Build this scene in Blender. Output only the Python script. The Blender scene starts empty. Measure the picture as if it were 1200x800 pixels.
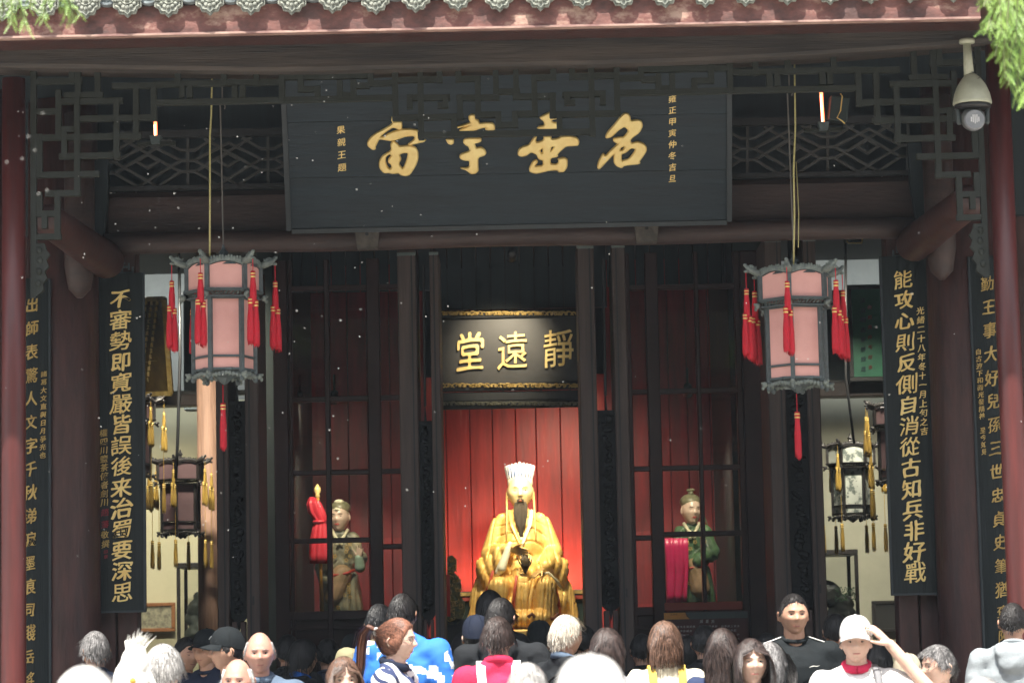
import bpy, bmesh, math, random
import numpy as np
from mathutils import Vector, Matrix, noise

random.seed(7)
R = math.radians
sc = bpy.context.scene
COL = sc.collection

# ------------------------------------------------------------------ camera
F_PX, PITCH, ROLL = 3236.0, R(6.5), R(1.2)
CAM = Vector((0, 0, 1.6))
_fwd = Vector((0, math.cos(PITCH), math.sin(PITCH)))
_up0 = Vector((0, -math.sin(PITCH), math.cos(PITCH)))
_rt0 = Vector((1, 0, 0))
_up = _up0 * math.cos(ROLL) + _rt0 * math.sin(ROLL)
_rt = _rt0 * math.cos(ROLL) - _up0 * math.sin(ROLL)
cam_d = bpy.data.cameras.new('camera')
cam = bpy.data.objects.new('camera', cam_d)
COL.objects.link(cam)
m = Matrix((_rt, _up, -_fwd)).transposed().to_4x4()
m.translation = CAM
cam.matrix_world = m
cam_d.sensor_width = 36
cam_d.lens = F_PX / 1200 * 36
cam_d.clip_start = 0.1
cam_d.clip_end = 2000
cam_d.dof.use_dof = True
cam_d.dof.focus_distance = 17.5
cam_d.dof.aperture_fstop = 3.2
sc.camera = cam

# ------------------------------------------------------------------ light
SUN_EL, SUN_AZ = R(67), R(10)      # sun high behind the photographer, a little to the left
world = bpy.data.worlds.new('World')
sc.world = world
world.use_nodes = True
nt = world.node_tree
sky = nt.nodes.new('ShaderNodeTexSky')
sky.sky_type = 'NISHITA'
sky.sun_disc = False
sky.sun_elevation = SUN_EL
sky.sun_rotation = R(180) + SUN_AZ
sky.air_density = 1.0
sky.dust_density = 3.0
bg = nt.nodes['Background']
bg.inputs['Strength'].default_value = 0.125
hs_ = nt.nodes.new('ShaderNodeHueSaturation'); hs_.inputs['Saturation'].default_value = .45     # thin bright overcast over the blue
nt.links.new(sky.outputs[0], hs_.inputs['Color']); nt.links.new(hs_.outputs[0], bg.inputs[0])
sd = bpy.data.lights.new('sun', 'SUN')
sd.energy = 5.0
sd.angle = R(0.6)
sd.color = (1, .95, .86)
sun = bpy.data.objects.new('sun', sd)
COL.objects.link(sun)
_sd = Vector((-math.sin(SUN_AZ) * math.cos(SUN_EL), -math.cos(SUN_AZ) * math.cos(SUN_EL), math.sin(SUN_EL)))
sun.rotation_euler = _sd.to_track_quat('Z', 'Y').to_euler()
sun.location = (0, -5, 20)
sc.view_settings.view_transform = 'Standard'
sc.view_settings.look = 'None'
sc.view_settings.exposure = 1.38
sc.view_settings.gamma = 1

# ------------------------------------------------------------------ helpers
def ray(px, py):
    return _fwd * F_PX + _rt * (px - 600) + _up * (400 - py)
def P(px, py, Y):
    d = ray(px, py)
    return CAM + d * (Y / d.y)
def scale_at(Y):                       # photograph pixels per metre at depth Y
    return (P(601, 400, Y).x - P(600, 400, Y).x) ** -1

class MB:
    def __init__(s):
        s.v, s.f, s.mi = [], [], []
    def add(s, vs, fs, mi=0):
        n = len(s.v)
        s.v += [tuple(v) for v in vs]
        s.f += [tuple(i + n for i in f) for f in fs]
        s.mi += [mi] * len(fs)
        return s
    def box(s, a, b, rot=None, mi=0, bev=0.0):
        a, b = Vector(a), Vector(b)
        lo = Vector(map(min, a, b)); hi = Vector(map(max, a, b))
        if bev > 0:
            c = bev
            vs, fs = [], []
            X = [lo.x, lo.x + c, hi.x - c, hi.x]; 
            bm = bmesh.new(); bmesh.ops.create_cube(bm, size=1)
            for v in bm.verts:
                v.co = Vector(((v.co.x + .5) * (hi.x - lo.x) + lo.x, (v.co.y + .5) * (hi.y - lo.y) + lo.y, (v.co.z + .5) * (hi.z - lo.z) + lo.z))
            bmesh.ops.bevel(bm, geom=bm.edges[:], offset=c, segments=1, affect='EDGES')
            bm.verts.index_update()
            vs = [v.co.copy() for v in bm.verts]; fs = [[v.index for v in f.verts] for f in bm.faces]
            bm.free()
        else:
            vs = [Vector((x, y, z)) for z in (lo.z, hi.z) for y in (lo.y, hi.y) for x in (lo.x, hi.x)]
            fs = [(0, 2, 3, 1), (4, 5, 7, 6), (0, 1, 5, 4), (2, 6, 7, 3), (0, 4, 6, 2), (1, 3, 7, 5)]
        if rot is not None:
            c = (lo + hi) / 2
            vs = [rot @ (v - c) + c for v in vs]
        return s.add(vs, fs, mi)
    def bar(s, p, q, w, h, up=(0, 0, 1), mi=0):      # rectangular bar between two points
        p, q = Vector(p), Vector(q)
        d = (q - p).normalized(); u = Vector(up)
        sd_ = d.cross(u)
        if sd_.length < 1e-4: sd_ = d.cross(Vector((0, 1, 0)))
        sd_.normalize(); u = sd_.cross(d)
        vs = [e + sd_ * (a * w / 2) + u * (b * h / 2) for e in (p, q) for a, b in ((-1, -1), (1, -1), (1, 1), (-1, 1))]
        return s.add(vs, [(0, 1, 2, 3), (7, 6, 5, 4), (0, 4, 5, 1), (1, 5, 6, 2), (2, 6, 7, 3), (3, 7, 4, 0)], mi)
    def tube(s, pts, rad, n=8, caps=True, mi=0, flat=1.0):
        pts = [Vector(p) for p in pts]
        if not hasattr(rad, '__len__'): rad = [rad] * len(pts)
        vs, fs = [], []
        ref = None
        for i, p in enumerate(pts):
            d = (pts[min(i + 1, len(pts) - 1)] - pts[max(i - 1, 0)]).normalized()
            if ref is None:
                ref = Vector((0, 0, 1)) if abs(d.z) < .9 else Vector((0, 1, 0))
            a = d.cross(ref).normalized(); b = d.cross(a).normalized(); ref = -b if False else ref
            for k in range(n):
                t = 2 * math.pi * k / n
                vs.append(p + a * (math.cos(t) * rad[i]) + b * (math.sin(t) * rad[i] * flat))
        for i in range(len(pts) - 1):
            for k in range(n):
                fs.append((i * n + k, i * n + (k + 1) % n, (i + 1) * n + (k + 1) % n, (i + 1) * n + k))
        if caps:
            fs.append(tuple(range(n))[::-1]); fs.append(tuple(range((len(pts) - 1) * n, len(pts) * n)))
        return s.add(vs, fs, mi)
    def lathe(s, prof, c=(0, 0, 0), n=24, axis='Z', mi=0, phase=0.0, sx=1.0, sy=1.0):
        c = Vector(c); vs, fs = [], []
        for r, h in prof:
            for k in range(n):
                t = 2 * math.pi * k / n + phase
                x, y = r * math.cos(t) * sx, r * math.sin(t) * sy
                vs.append(c + (Vector((x, y, h)) if axis == 'Z' else Vector((x, h, y))))
        for i in range(len(prof) - 1):
            for k in range(n):
                fs.append((i * n + k, i * n + (k + 1) % n, (i + 1) * n + (k + 1) % n, (i + 1) * n + k))
        fs.append(tuple(range(n))[::-1]); fs.append(tuple(range((len(prof) - 1) * n, len(prof) * n)))
        return s.add(vs, fs, mi)
    def ell(s, c, r, rot=None, nu=16, nv=10, mi=0):
        c = Vector(c); vs, fs = [], []
        for j in range(nv + 1):
            ph = math.pi * j / nv - math.pi / 2
            for i in range(nu):
                t = 2 * math.pi * i / nu
                v = Vector((r[0] * math.cos(ph) * math.cos(t), r[1] * math.cos(ph) * math.sin(t), r[2] * math.sin(ph)))
                vs.append((rot @ v if rot else v) + c)
        for j in range(nv):
            for i in range(nu):
                a, b = j * nu + i, j * nu + (i + 1) % nu
                if j == 0: fs.append((a, b + nu, a + nu))
                elif j == nv - 1: fs.append((a, b, a + nu))
                else: fs.append((a, b, b + nu, a + nu))
        return s.add(vs, fs, mi)
    def cap(s, p, q, r0, r1, n=12, mi=0, k=4):        # tapered capsule
        p, q = Vector(p), Vector(q)
        d = (q - p); L = d.length; d.normalize()
        pts, rr = [], []
        for i in range(k + 1):
            a = math.pi / 2 * (1 - i / k) 
            pts.append(p - d * (r0 * math.sin(a))); rr.append(max(r0 * math.cos(a), 1e-4))
        for i in range(k + 1):
            a = math.pi / 2 * i / k
            pts.append(q + d * (r1 * math.sin(a))); rr.append(max(r1 * math.cos(a), 1e-4))
        a_ = d.cross(Vector((0, 0, 1)) if abs(d.z) < .9 else Vector((0, 1, 0))).normalized(); b_ = d.cross(a_)
        vs = [pt + a_ * (math.cos(2 * math.pi * j / n) * r) + b_ * (math.sin(2 * math.pi * j / n) * r) for pt, r in zip(pts, rr) for j in range(n)]
        fs = [(i * n + j, i * n + (j + 1) % n, (i + 1) * n + (j + 1) % n, (i + 1) * n + j) for i in range(len(pts) - 1) for j in range(n)]
        return s.add(vs, fs, mi)
    def prism(s, poly, y0, y1, mi=0):                  # polygon in x,z pushed from y0 to y1
        n = len(poly)
        vs = [Vector((x, y0, z)) for x, z in poly] + [Vector((x, y1, z)) for x, z in poly]
        fs = [tuple(range(n)), tuple(range(n, 2 * n))[::-1]] + [(i, i + n, (i + 1) % n + n, (i + 1) % n) for i in range(n)]
        return s.add(vs, fs, mi)
    def mesh(s, name, mats, smooth=False):
        me = bpy.data.meshes.new(name)
        me.from_pydata([tuple(v) for v in s.v], [], s.f)
        for mm in (mats if isinstance(mats, (list, tuple)) else [mats]): me.materials.append(mm)
        if any(s.mi): me.polygons.foreach_set('material_index', s.mi)
        bm = bmesh.new(); bm.from_mesh(me)
        bmesh.ops.recalc_face_normals(bm, faces=bm.faces[:])
        bm.to_mesh(me); bm.free()
        if smooth:
            me.polygons.foreach_set('use_smooth', [True] * len(me.polygons))
            if smooth == 'auto':
                me.set_sharp_from_angle(angle=R(40))
        me.update()
        return me
    def build(s, name, mat, parent=None, smooth=False):
        return link(name, s.mesh(name, mat, smooth), parent)

def link(name, me, parent=None):
    o = bpy.data.objects.new(name, me)
    COL.objects.link(o)
    if parent is not None: set_parent(o, parent)
    return o
def chain(o):
    t = Vector((0, 0, 0)); M = Matrix()
    lst = []
    while o is not None:
        lst.append(o); o = o.parent
    for q in reversed(lst):
        M = M @ q.matrix_parent_inverse @ q.matrix_basis
    return M
def set_parent(o, parent):
    o.parent = parent
    o.matrix_parent_inverse = chain(parent).inverted()
def tag(o, label=None, cat=None, group=None, kind=None):
    if label: o['label'] = label
    if cat: o['category'] = cat
    if group: o['group'] = group
    if kind: o['kind'] = kind
    return o
def thing(name, label, cat, loc=(0, 0, 0), group=None):
    o = bpy.data.objects.new(name, None)
    COL.objects.link(o)
    o.location = loc
    o.empty_display_size = .1
    return tag(o, label, cat, group)
def copy_tree(o, parent=None):
    inv = o.matrix_parent_inverse.copy()
    c = o.copy(); COL.objects.link(c)
    if parent is not None:
        c.parent = parent; c.matrix_parent_inverse = inv
    for ch in list(o.children): copy_tree(ch, c)
    return c
def unlink_temp(o):
    d = o.data
    bpy.data.objects.remove(o)

# ------------------------------------------------------------------ materials
MC = {}
def mat(name, c1, c2=None, rough=.6, metal=0.0, scale=8.0, detail=5.0, bump=0.0, bscale=None, stretch=(1, 1, 1), lo=.35, hi=.65,
        c3=None, spec=.5, coat=0.0, sheen=0.0, emit=None, estr=0.0, roughvar=.12, trans=0.0):
    if name in MC: return MC[name]
    mt = bpy.data.materials.new(name); mt.use_nodes = True
    n = mt.node_tree.nodes; l = mt.node_tree.links
    b = n['Principled BSDF']
    b.inputs['Roughness'].default_value = rough
    b.inputs['Metallic'].default_value = metal
    b.inputs['Specular IOR Level'].default_value = spec
    b.inputs['Coat Weight'].default_value = coat
    b.inputs['Sheen Weight'].default_value = sheen
    b.inputs['Transmission Weight'].default_value = trans
    if emit:
        b.inputs['Emission Color'].default_value = (*emit, 1); b.inputs['Emission Strength'].default_value = estr
    tc = n.new('ShaderNodeTexCoord'); mp = n.new('ShaderNodeMapping'); mp.inputs['Scale'].default_value = stretch
    l.new(tc.outputs['Object'], mp.inputs['Vector'])
    if c2 is None: c2 = tuple(x * .8 for x in c1)
    nz = n.new('ShaderNodeTexNoise'); nz.inputs['Scale'].default_value = scale; nz.inputs['Detail'].default_value = detail
    nz.inputs['Roughness'].default_value = .65
    l.new(mp.outputs[0], nz.inputs['Vector'])
    cr = n.new('ShaderNodeValToRGB')
    e = cr.color_ramp.elements
    e[0].position, e[0].color = lo, (*c2, 1); e[1].position, e[1].color = hi, (*c1, 1)
    if c3:
        q = e.new((lo + hi) / 2 + .12); q.color = (*c1, 1); e[2].position = hi + .12; e[2].color = (*c3, 1)
    l.new(nz.outputs['Fac'], cr.inputs[0]); l.new(cr.outputs[0], b.inputs['Base Color'])
    if roughvar:
        mr = n.new('ShaderNodeMapRange'); mr.inputs['To Min'].default_value = max(.03, rough - roughvar); mr.inputs['To Max'].default_value = min(1, rough + roughvar)
        l.new(nz.outputs['Fac'], mr.inputs['Value']); l.new(mr.outputs[0], b.inputs['Roughness'])
    if bump:
        nb = n.new('ShaderNodeTexNoise'); nb.inputs['Scale'].default_value = bscale or scale * 4; nb.inputs['Detail'].default_value = 4
        l.new(mp.outputs[0], nb.inputs['Vector'])
        bp = n.new('ShaderNodeBump'); bp.inputs['Strength'].default_value = bump; bp.inputs['Distance'].default_value = .01
        l.new(nb.outputs['Fac'], bp.inputs['Height']); l.new(bp.outputs[0], b.inputs['Normal'])
    MC[name] = mt
    return mt

WOODX, WOODZ = (.6, 6, 6), (6, 6, .5)
M_slate = mat('slate_lacquer', (.014, .026, .036), (.008, .016, .023), rough=.5, scale=3.2, detail=9, spec=.35, bump=.3, stretch=(.5, 3, 5), bscale=14)
M_slate2 = mat('couplet_lacquer', (.012, .018, .020), (.006, .010, .011), rough=.5, scale=4, detail=8, spec=.3, bump=.3, stretch=WOODZ)
M_gold = mat('gilt', (.96, .76, .32), (.82, .58, .20), rough=.42, metal=.12, scale=6, bump=.2)
M_gold2 = mat('dull_gilt', (.56, .40, .14), (.34, .23, .07), rough=.5, metal=.3, scale=20, bump=.3)
M_lat = mat('lattice_wood', (.034, .038, .033), (.019, .022, .019), rough=.75, scale=9, bump=.3, spec=.3)
M_beamg = mat('weathered_beam', (.068, .054, .046), (.022, .019, .018), rough=.75, scale=3.0, stretch=(.35, 4, 6), bump=.5, bscale=16)
M_brown = mat('brown_paint', (.070, .030, .027), (.032, .017, .016), rough=.5, scale=4.5, detail=8, bump=.35, lo=.3, hi=.6, stretch=(3, 3, .5))
M_brown2 = mat('dusty_brown_paint', (.062, .038, .034), (.032, .021, .020), rough=.6, scale=4, detail=8, bump=.3, stretch=(.6, 4, 4))
M_maroon = mat('maroon_lacquer', (.105, .022, .020), (.060, .018, .017), rough=.40, scale=2.0, bump=.1, stretch=WOODZ)
M_fascia = mat('peeling_red_paint', (.17, .072, .060), (.070, .034, .030), rough=.75, scale=4.5, detail=10, c3=(.40, .27, .21), lo=.38, hi=.56, bump=.5, bscale=20, stretch=(1, 1, 1.6))
M_tile = mat('lime_grey_tile', (.34, .35, .30), (.09, .10, .085), rough=.85, scale=28, bump=1.0, bscale=45)
M_tile2 = mat('blue_grey_tile', (.20, .23, .24), (.11, .13, .14), rough=.85, scale=24, bump=1.0, bscale=40)
M_dark = mat('dark_wood', (.020, .022, .024), (.012, .013, .015), rough=.7, scale=4, stretch=WOODZ)  # plain dark wood tone
M_teal = mat('dark_teal_board', (.022, .034, .040), (.014, .022, .027), rough=.65, scale=4, stretch=WOODZ)  # dark teal board colour
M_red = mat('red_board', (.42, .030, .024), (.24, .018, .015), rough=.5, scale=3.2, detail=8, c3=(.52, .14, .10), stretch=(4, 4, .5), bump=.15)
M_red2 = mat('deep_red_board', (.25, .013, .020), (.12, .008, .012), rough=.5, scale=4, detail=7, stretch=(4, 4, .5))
M_cream = mat('cream_plaster', (.62, .58, .40), (.52, .49, .33), rough=.9, scale=1.5)
M_grey = mat('grey_plaster', (.30, .31, .29), (.22, .23, .22), rough=.9, scale=2.5)
M_grey2 = mat('green_grey_plaster', (.055, .068, .066), (.04, .05, .05), rough=.8, scale=2.5)
M_tan = mat('bare_tan_wood', (.42, .25, .18), (.24, .14, .10), rough=.7, scale=4, stretch=(5, 5, .4), bump=.4)
M_paper = mat('salmon_silk', (.78, .43, .38), (.62, .31, .27), rough=.85, scale=2.2, detail=8, bump=.25, bscale=12, lo=.25, hi=.7)
M_lantern = mat('lantern_grey_teal', (.088, .112, .115), (.058, .074, .078), rough=.55, scale=14, bump=.2)
M_tassel = mat('scarlet_silk', (.72, .010, .030), (.48, .006, .022), rough=.5, scale=60, stretch=(8, 8, .4), bump=.6)
M_tasseld = mat('crimson_silk', (.42, .006, .022), (.30, .005, .018), rough=.5, scale=60, stretch=(8, 8, .4), bump=.6)
M_tasselg = mat('mustard_silk', (.46, .29, .04), (.30, .18, .03), rough=.6, scale=60, stretch=(8, 8, .4), bump=.6)
M_band = mat('gold_thread', (.85, .60, .20), rough=.4, metal=.4)
M_rope = mat('yellow_rope', (.52, .47, .20), (.36, .32, .14), rough=.8, scale=60)
M_wire = mat('dull_wire', (.14, .13, .12), rough=.6)
M_stone = mat('worn_stone', (.33, .29, .25), (.20, .18, .16), rough=.85, scale=6, bump=.4)
M_paving = mat('courtyard_paving', (.36, .34, .31), (.25, .24, .22), rough=.9, scale=3, bump=.3)
M_leaf = mat('conifer_green', (.27, .42, .075), (.14, .27, .05), rough=.5, scale=12)
M_twig = mat('green_twig', (.13, .16, .05), rough=.7)
M_camw = mat('aged_white_plastic', (.46, .47, .36), (.34, .35, .26), rough=.4, scale=7)
M_black = mat('black_plastic', (.012, .012, .013), rough=.4)
M_lens = mat('lens_grey', (.30, .31, .32), (.22, .23, .25), rough=.15, coat=.6)
M_white = mat('white_paint', (.75, .74, .70), rough=.5)
M_statue = mat('statue_gilding', (.88, .61, .19), (.66, .39, .09), rough=.45, metal=.22, scale=9, bump=.25, bscale=50)
M_flesh = mat('gilt_face', (.90, .72, .38), (.84, .64, .30), rough=.38, metal=.3, scale=8)
M_cuff = mat('pale_painted_cuff', (.72, .70, .52), (.6, .57, .4), rough=.5)
M_beard = mat('beard_brown', (.075, .055, .03), (.04, .03, .02), rough=.5, scale=50, stretch=(8, 8, .5), bump=.8)
M_blue = mat('crown_blue', (.10, .16, .34), rough=.5)
M_carve = mat('carved_green_gilt', (.05, .09, .05), (.25, .20, .06), rough=.5, metal=.2, scale=30, bump=1, bscale=40)
M_greenframe = mat('green_board', (.035, .26, .14), (.022, .18, .10), rough=.35, scale=3)
M_lampon = mat('lamp_red_glow', (.5, .1, .05), emit=(1, .16, .06), estr=3.0)
M_lampcore = mat('lamp_glow', (.9, .8, .5), emit=(1, .75, .45), estr=5.0)
M_rubred = mat('red_ink', (.25, .015, .03), rough=.7)
M_fluff = mat('seed_fluff', (.5, .5, .48), rough=.9)
M_rose = mat('rose_silk', (.62, .04, .09), (.42, .02, .06), rough=.4, scale=9, sheen=.4)

def glass_mat():
    mt = bpy.data.materials.new('window_glass'); mt.use_nodes = True
    n = mt.node_tree.nodes; l = mt.node_tree.links; n.clear()
    o = n.new('ShaderNodeOutputMaterial'); mx = n.new('ShaderNodeMixShader'); t = n.new('ShaderNodeBsdfTransparent'); g = n.new('ShaderNodeBsdfGlossy')
    g.inputs['Roughness'].default_value = .03
    t.inputs[0].default_value = (.93, .94, .94, 1)
    mx.inputs[0].default_value = .035
    l.new(t.outputs[0], mx.inputs[1]); l.new(g.outputs[0], mx.inputs[2]); l.new(mx.outputs[0], o.inputs[0])
    return mt
M_glass = glass_mat()

# ------------------------------------------------------------------ writing
def curve_mesh(polys, extrude, bevel, offset=0.0):
    cu = bpy.data.curves.new('tmp', 'CURVE'); cu.dimensions = '2D'; cu.fill_mode = 'BOTH'
    cu.extrude = extrude; cu.bevel_depth = bevel; cu.bevel_resolution = 0; cu.offset = offset
    for poly in polys:
        s = cu.splines.new('POLY'); s.points.add(len(poly) - 1)
        for i, (x, y) in enumerate(poly): s.points[i].co = (x, y, 0, 1)
        s.use_cyclic_u = True
    o = bpy.data.objects.new('tmp', cu); COL.objects.link(o)
    dg = bpy.context.evaluated_depsgraph_get()
    me = bpy.data.meshes.new_from_object(o.evaluated_get(dg))
    bpy.data.objects.remove(o); bpy.data.curves.remove(cu)
    return me
def chaikin(poly, k=1):
    for _ in range(k):
        q = []
        for i in range(len(poly)):
            a, b = poly[i], poly[(i + 1) % len(poly)]
            q += [(a[0] * .8 + b[0] * .2, a[1] * .8 + b[1] * .2), (a[0] * .2 + b[0] * .8, a[1] * .2 + b[1] * .8)]
        poly = q
    return poly
_gl = {}
def glyph_outline(ch):
    if ch in _gl: return _gl[ch]
    cu = bpy.data.curves.new('t', 'FONT'); cu.body = ch; cu.resolution_u = 2
    o = bpy.data.objects.new('t', cu); COL.objects.link(o)
    dg = bpy.context.evaluated_depsgraph_get()
    oc = o.evaluated_get(dg); c2 = oc.to_curve(dg)
    polys = []
    for s in c2.splines:
        pts = [p.co for p in s.bezier_points]
        out = []
        n = len(pts)
        for i in range(n):
            a, b = s.bezier_points[i], s.bezier_points[(i + 1) % n]
            L = (a.co - b.co).length
            straight = (a.handle_right - a.co).length < 1e-4 or abs((a.handle_right - a.co).normalized().dot((b.co - a.co).normalized())) > .9995 if L > 1e-6 else True
            k = max(1, int(L / .14)) if straight else 3
            for j in range(k):
                t = j / k
                q = a.co * (1 - t) ** 3 + a.handle_right * 3 * t * (1 - t) ** 2 + b.handle_left * 3 * t * t * (1 - t) + b.co * t ** 3
                out.append((q.x - .5, q.y - .38))
        # drop duplicates
        o2 = []
        for q in out:
            if not o2 or (q[0] - o2[-1][0]) ** 2 + (q[1] - o2[-1][1]) ** 2 > 1e-5: o2.append(q)
        while len(o2) > 3 and (o2[0][0] - o2[-1][0]) ** 2 + (o2[0][1] - o2[-1][1]) ** 2 < 1e-5: o2.pop()
        if len(o2) > 2: polys.append(o2)
    oc.to_curve_clear()
    bpy.data.objects.remove(o); bpy.data.curves.remove(cu)
    _gl[ch] = polys
    return polys
def brush(polys, seed, w, h, rise=.13, slant=.07, wob=.033):
    out = []
    big = max(polys, key=lambda p: max(v[0] for v in p) - min(v[0] for v in p) + max(v[1] for v in p) - min(v[1] for v in p)) if polys else []
    ar = sum(p[0] * q_[1] - q_[0] * p[1] for p, q_ in zip(big, big[1:] + big[:1]))
    sg = 1 if ar > 0 else -1
    dense = len(polys) > 7 or sum(map(len, polys)) > 100
    def swell(poly):                 # brush weight: heavy verticals and slanted strokes, light horizontals, swelling along the stroke
        r = []; n = len(poly)
        xs_, ys_ = [v[0] for v in poly], [v[1] for v in poly]; room = .13 * min(max(xs_) - min(xs_), max(ys_) - min(ys_))
        for i in range(n):
            p, a, b = poly[i], poly[i - 1], poly[(i + 1) % n]
            tx, ty = b[0] - a[0], b[1] - a[1]; L_ = math.hypot(tx, ty) or 1
            nx, ny = ty / L_ * sg, -tx / L_ * sg
            d = .009 + .013 * abs(nx) - .005 * abs(ny) + .009 * noise.noise(Vector((p[0] * 4 + seed, p[1] * 4, 3.3)))
            d = min(d * (.25 if dense else 1), room)
            if wob == 0: d = 0
            r.append((p[0] + nx * d, p[1] + ny * d))
        return r
    for poly in map(swell, polys):
        q = []
        for x, y in poly:
            a = noise.noise_vector(Vector((x * 1.8 + seed * 3.1, y * 1.8, seed)))
            b = noise.noise_vector(Vector((x * 6 + seed, y * 6, seed * 2.7))) * (.15 if dense else 1)
            x2 = x + slant * y + wob * 2.2 * a.x + wob * .55 * b.x
            y2 = y + rise * x + wob * 2.2 * a.y + wob * .55 * b.y - .06 * x * x
            q.append((x2 * w, y2 * h))
        out.append(q if dense else chaikin(q, 1))
    return out
def place_flat(me, origin, xd=(1, 0, 0), zd=(0, 0, 1), off=0.0):
    """mesh laid out in x,y -> plane through origin spanned by xd,zd, raised by off toward the viewer"""
    xd, zd, o = Vector(xd), Vector(zd), Vector(origin)
    nn = xd.cross(zd)          # points to -Y for x, z
    n = len(me.vertices); a = np.empty(n * 3); me.vertices.foreach_get('co', a); a = a.reshape(-1, 3)
    b = a[:, :1] * np.array(xd) + a[:, 1:2] * np.array(zd) + (a[:, 2:3] + off) * np.array(nn) + np.array(o)
    me.vertices.foreach_set('co', b.ravel()); me.update()
def glyph_obj(ch, pos, w, h, mt, parent, name='character', seed=0, bold=.005, depth=.12, xd=(1, 0, 0), zd=(0, 0, 1), **k):
    s = (w + h) / 2
    me = curve_mesh(brush(glyph_outline(ch), seed, w, h, **k), s * depth * .5, s * bold, 0)
    place_flat(me, pos, xd, zd, s * depth * .5)
    me.name = name; me.materials.append(mt)
    return link(name, me, parent)
def glyph_line(items, w, h, mt, parent, name, bold=.006, depth=.06, xd=(1, 0, 0), zd=(0, 0, 1), seed=3, wob=.03):
    polys = []
    s = (w + h) / 2
    o = Vector(items[0][1]); xdv, zdv = Vector(xd), Vector(zd)
    for i, (ch, pos) in enumerate(items):
        d = Vector(pos) - o; dx, dz = d.dot(xdv), d.dot(zdv)
        for p in brush(glyph_outline(ch), seed + i, w, h, wob=wob): polys.append([(x + dx, y + dz) for x, y in p])
    me = curve_mesh(polys, s * depth * .5, s * bold, 0)
    place_flat(me, o, xd, zd, s * depth * .5)
    me.materials.append(mt)
    o = link(name, me, parent); o['kind'] = 'stuff'
    return o

# ------------------------------------------------------------------ sculpting
def fuse(mb, voxel, smooth=4, fac=.5):
    o = mb.build('tmp', None) if False else link('tmp', mb.mesh('tmp', []))
    r = o.modifiers.new('r', 'REMESH'); r.mode = 'VOXEL'; r.voxel_size = voxel; r.use_smooth_shade = True
    if smooth:
        s = o.modifiers.new('s', 'SMOOTH'); s.factor = fac; s.iterations = smooth
    dg = bpy.context.evaluated_depsgraph_get()
    me = bpy.data.meshes.new_from_object(o.evaluated_get(dg))
    bpy.data.objects.remove(o)
    me.polygons.foreach_set('use_smooth', [True] * len(me.polygons))
    return me
def displace(me, fn):
    n = len(me.vertices); co = np.empty(n * 3); me.vertices.foreach_get('co', co); co = co.reshape(-1, 3)
    no = np.empty(n * 3); me.vertex_normals.foreach_get('vector', no); no = no.reshape(-1, 3)
    co = co + no * fn(co, no)[:, None]
    me.vertices.foreach_set('co', co.ravel()); me.update()
def fin(me, name, mt, parent):
    me.name = name; me.materials.clear(); me.materials.append(mt)
    return link(name, me, parent)

# ================================================================== GROUND AND HALL SHELL
YE, Y1, Y2, YD, YS, YB, YW = 15.0, 16.0, 17.9, 18.7, 19.7, 22.0, 23.2
FLOOR = 0.15
MB().box((-40, -30, -.4), (40, 15.0, 0)).build('courtyard_ground', M_paving).__setitem__('kind', 'structure')
MB().box((-40, 15.004, -.4), (40, 40, FLOOR - .004)).build('hall_floor', M_stone).__setitem__('kind', 'structure')
# unseen wall added behind the camera to darken the glass reflections
struct_w = MB().box((-26, -15, 0), (26, -14.6, 15)).build('unseen_reflection_wall', mat('reflection_wall_green', (.05, .07, .035), (.03, .04, .025), rough=.9, scale=2))
struct_w['kind'] = 'structure'
# hall walls that close the building in
def struct(name, mb, mt):
    return tag(mb.build(name, mt), kind='structure')
struct('side_wall', MB().box((-8.2, 18.4, FLOOR), (-8, 24, 7)), M_grey)
struct('side_wall', MB().box((8, 18.4, FLOOR), (8.2, 24, 7)), M_grey)
xl0, xl1 = P(95, 600, YW).x, P(330, 600, YW).x
xr0, xr1 = P(880, 500, YW).x, P(1110, 500, YW).x
zL = P(200, 470, YW).z
zb = P(200, 342, YW).z
w = struct('gallery_wall', MB().box((xl0 - 3, YW, FLOOR), (xl1, YW + .2, zL)), M_cream)
struct('gallery_wall', MB().box((xr0, YW, FLOOR), (xr1 + 3, YW + .2, zL - .02)), mat('grey_cream_plaster', (.44, .43, .34), (.34, .34, .27), rough=.9, scale=1.5))
struct('gallery_wall', MB().box((xl0 - 3, YW + .01, zL), (xl1, YW + .2, 7)), M_grey)
struct('gallery_wall', MB().box((xr0, YW + .01, zL - .02), (xr1 + 3, YW + .2, 7)), M_grey)
struct('back_wall', MB().box((xl1, YB + .3, FLOOR), (xr0, YB + .5, 7)), M_dark)
# partitions beside the shrine
struct('partition_wall', MB().box((P(303, 600, YS + .2).x, YS + .25, FLOOR), (P(330, 600, YS + .2).x, YS + .35, 6)), M_grey2)
struct('partition_wall', MB().box((P(868, 600, YS + .2).x, YS + .25, FLOOR), (P(907, 600, YS + .2).x, YS + .35, 6)), M_grey2)
struct('partition_wall', MB().box((P(326, 600, YS).x, YS + .36, FLOOR), (P(326, 600, YS).x + .08, YB + .3, 6)), M_dark)
struct('partition_wall', MB().box((P(878, 600, YS).x - .08, YS + .36, FLOOR), (P(878, 600, YS).x, YB + .3, 6)), M_dark)
# plank walls closing the porch ends beside the columns
struct('porch_end_wall', MB().box((-8.2, Y2 + .5, FLOOR), (P(40, 500, Y2).x, Y2 + .6, 6)), M_brown)
struct('porch_end_wall', MB().box((P(1160, 500, Y2).x, Y2 + .5, FLOOR), (8.2, Y2 + .6, 6)), M_brown)

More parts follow.
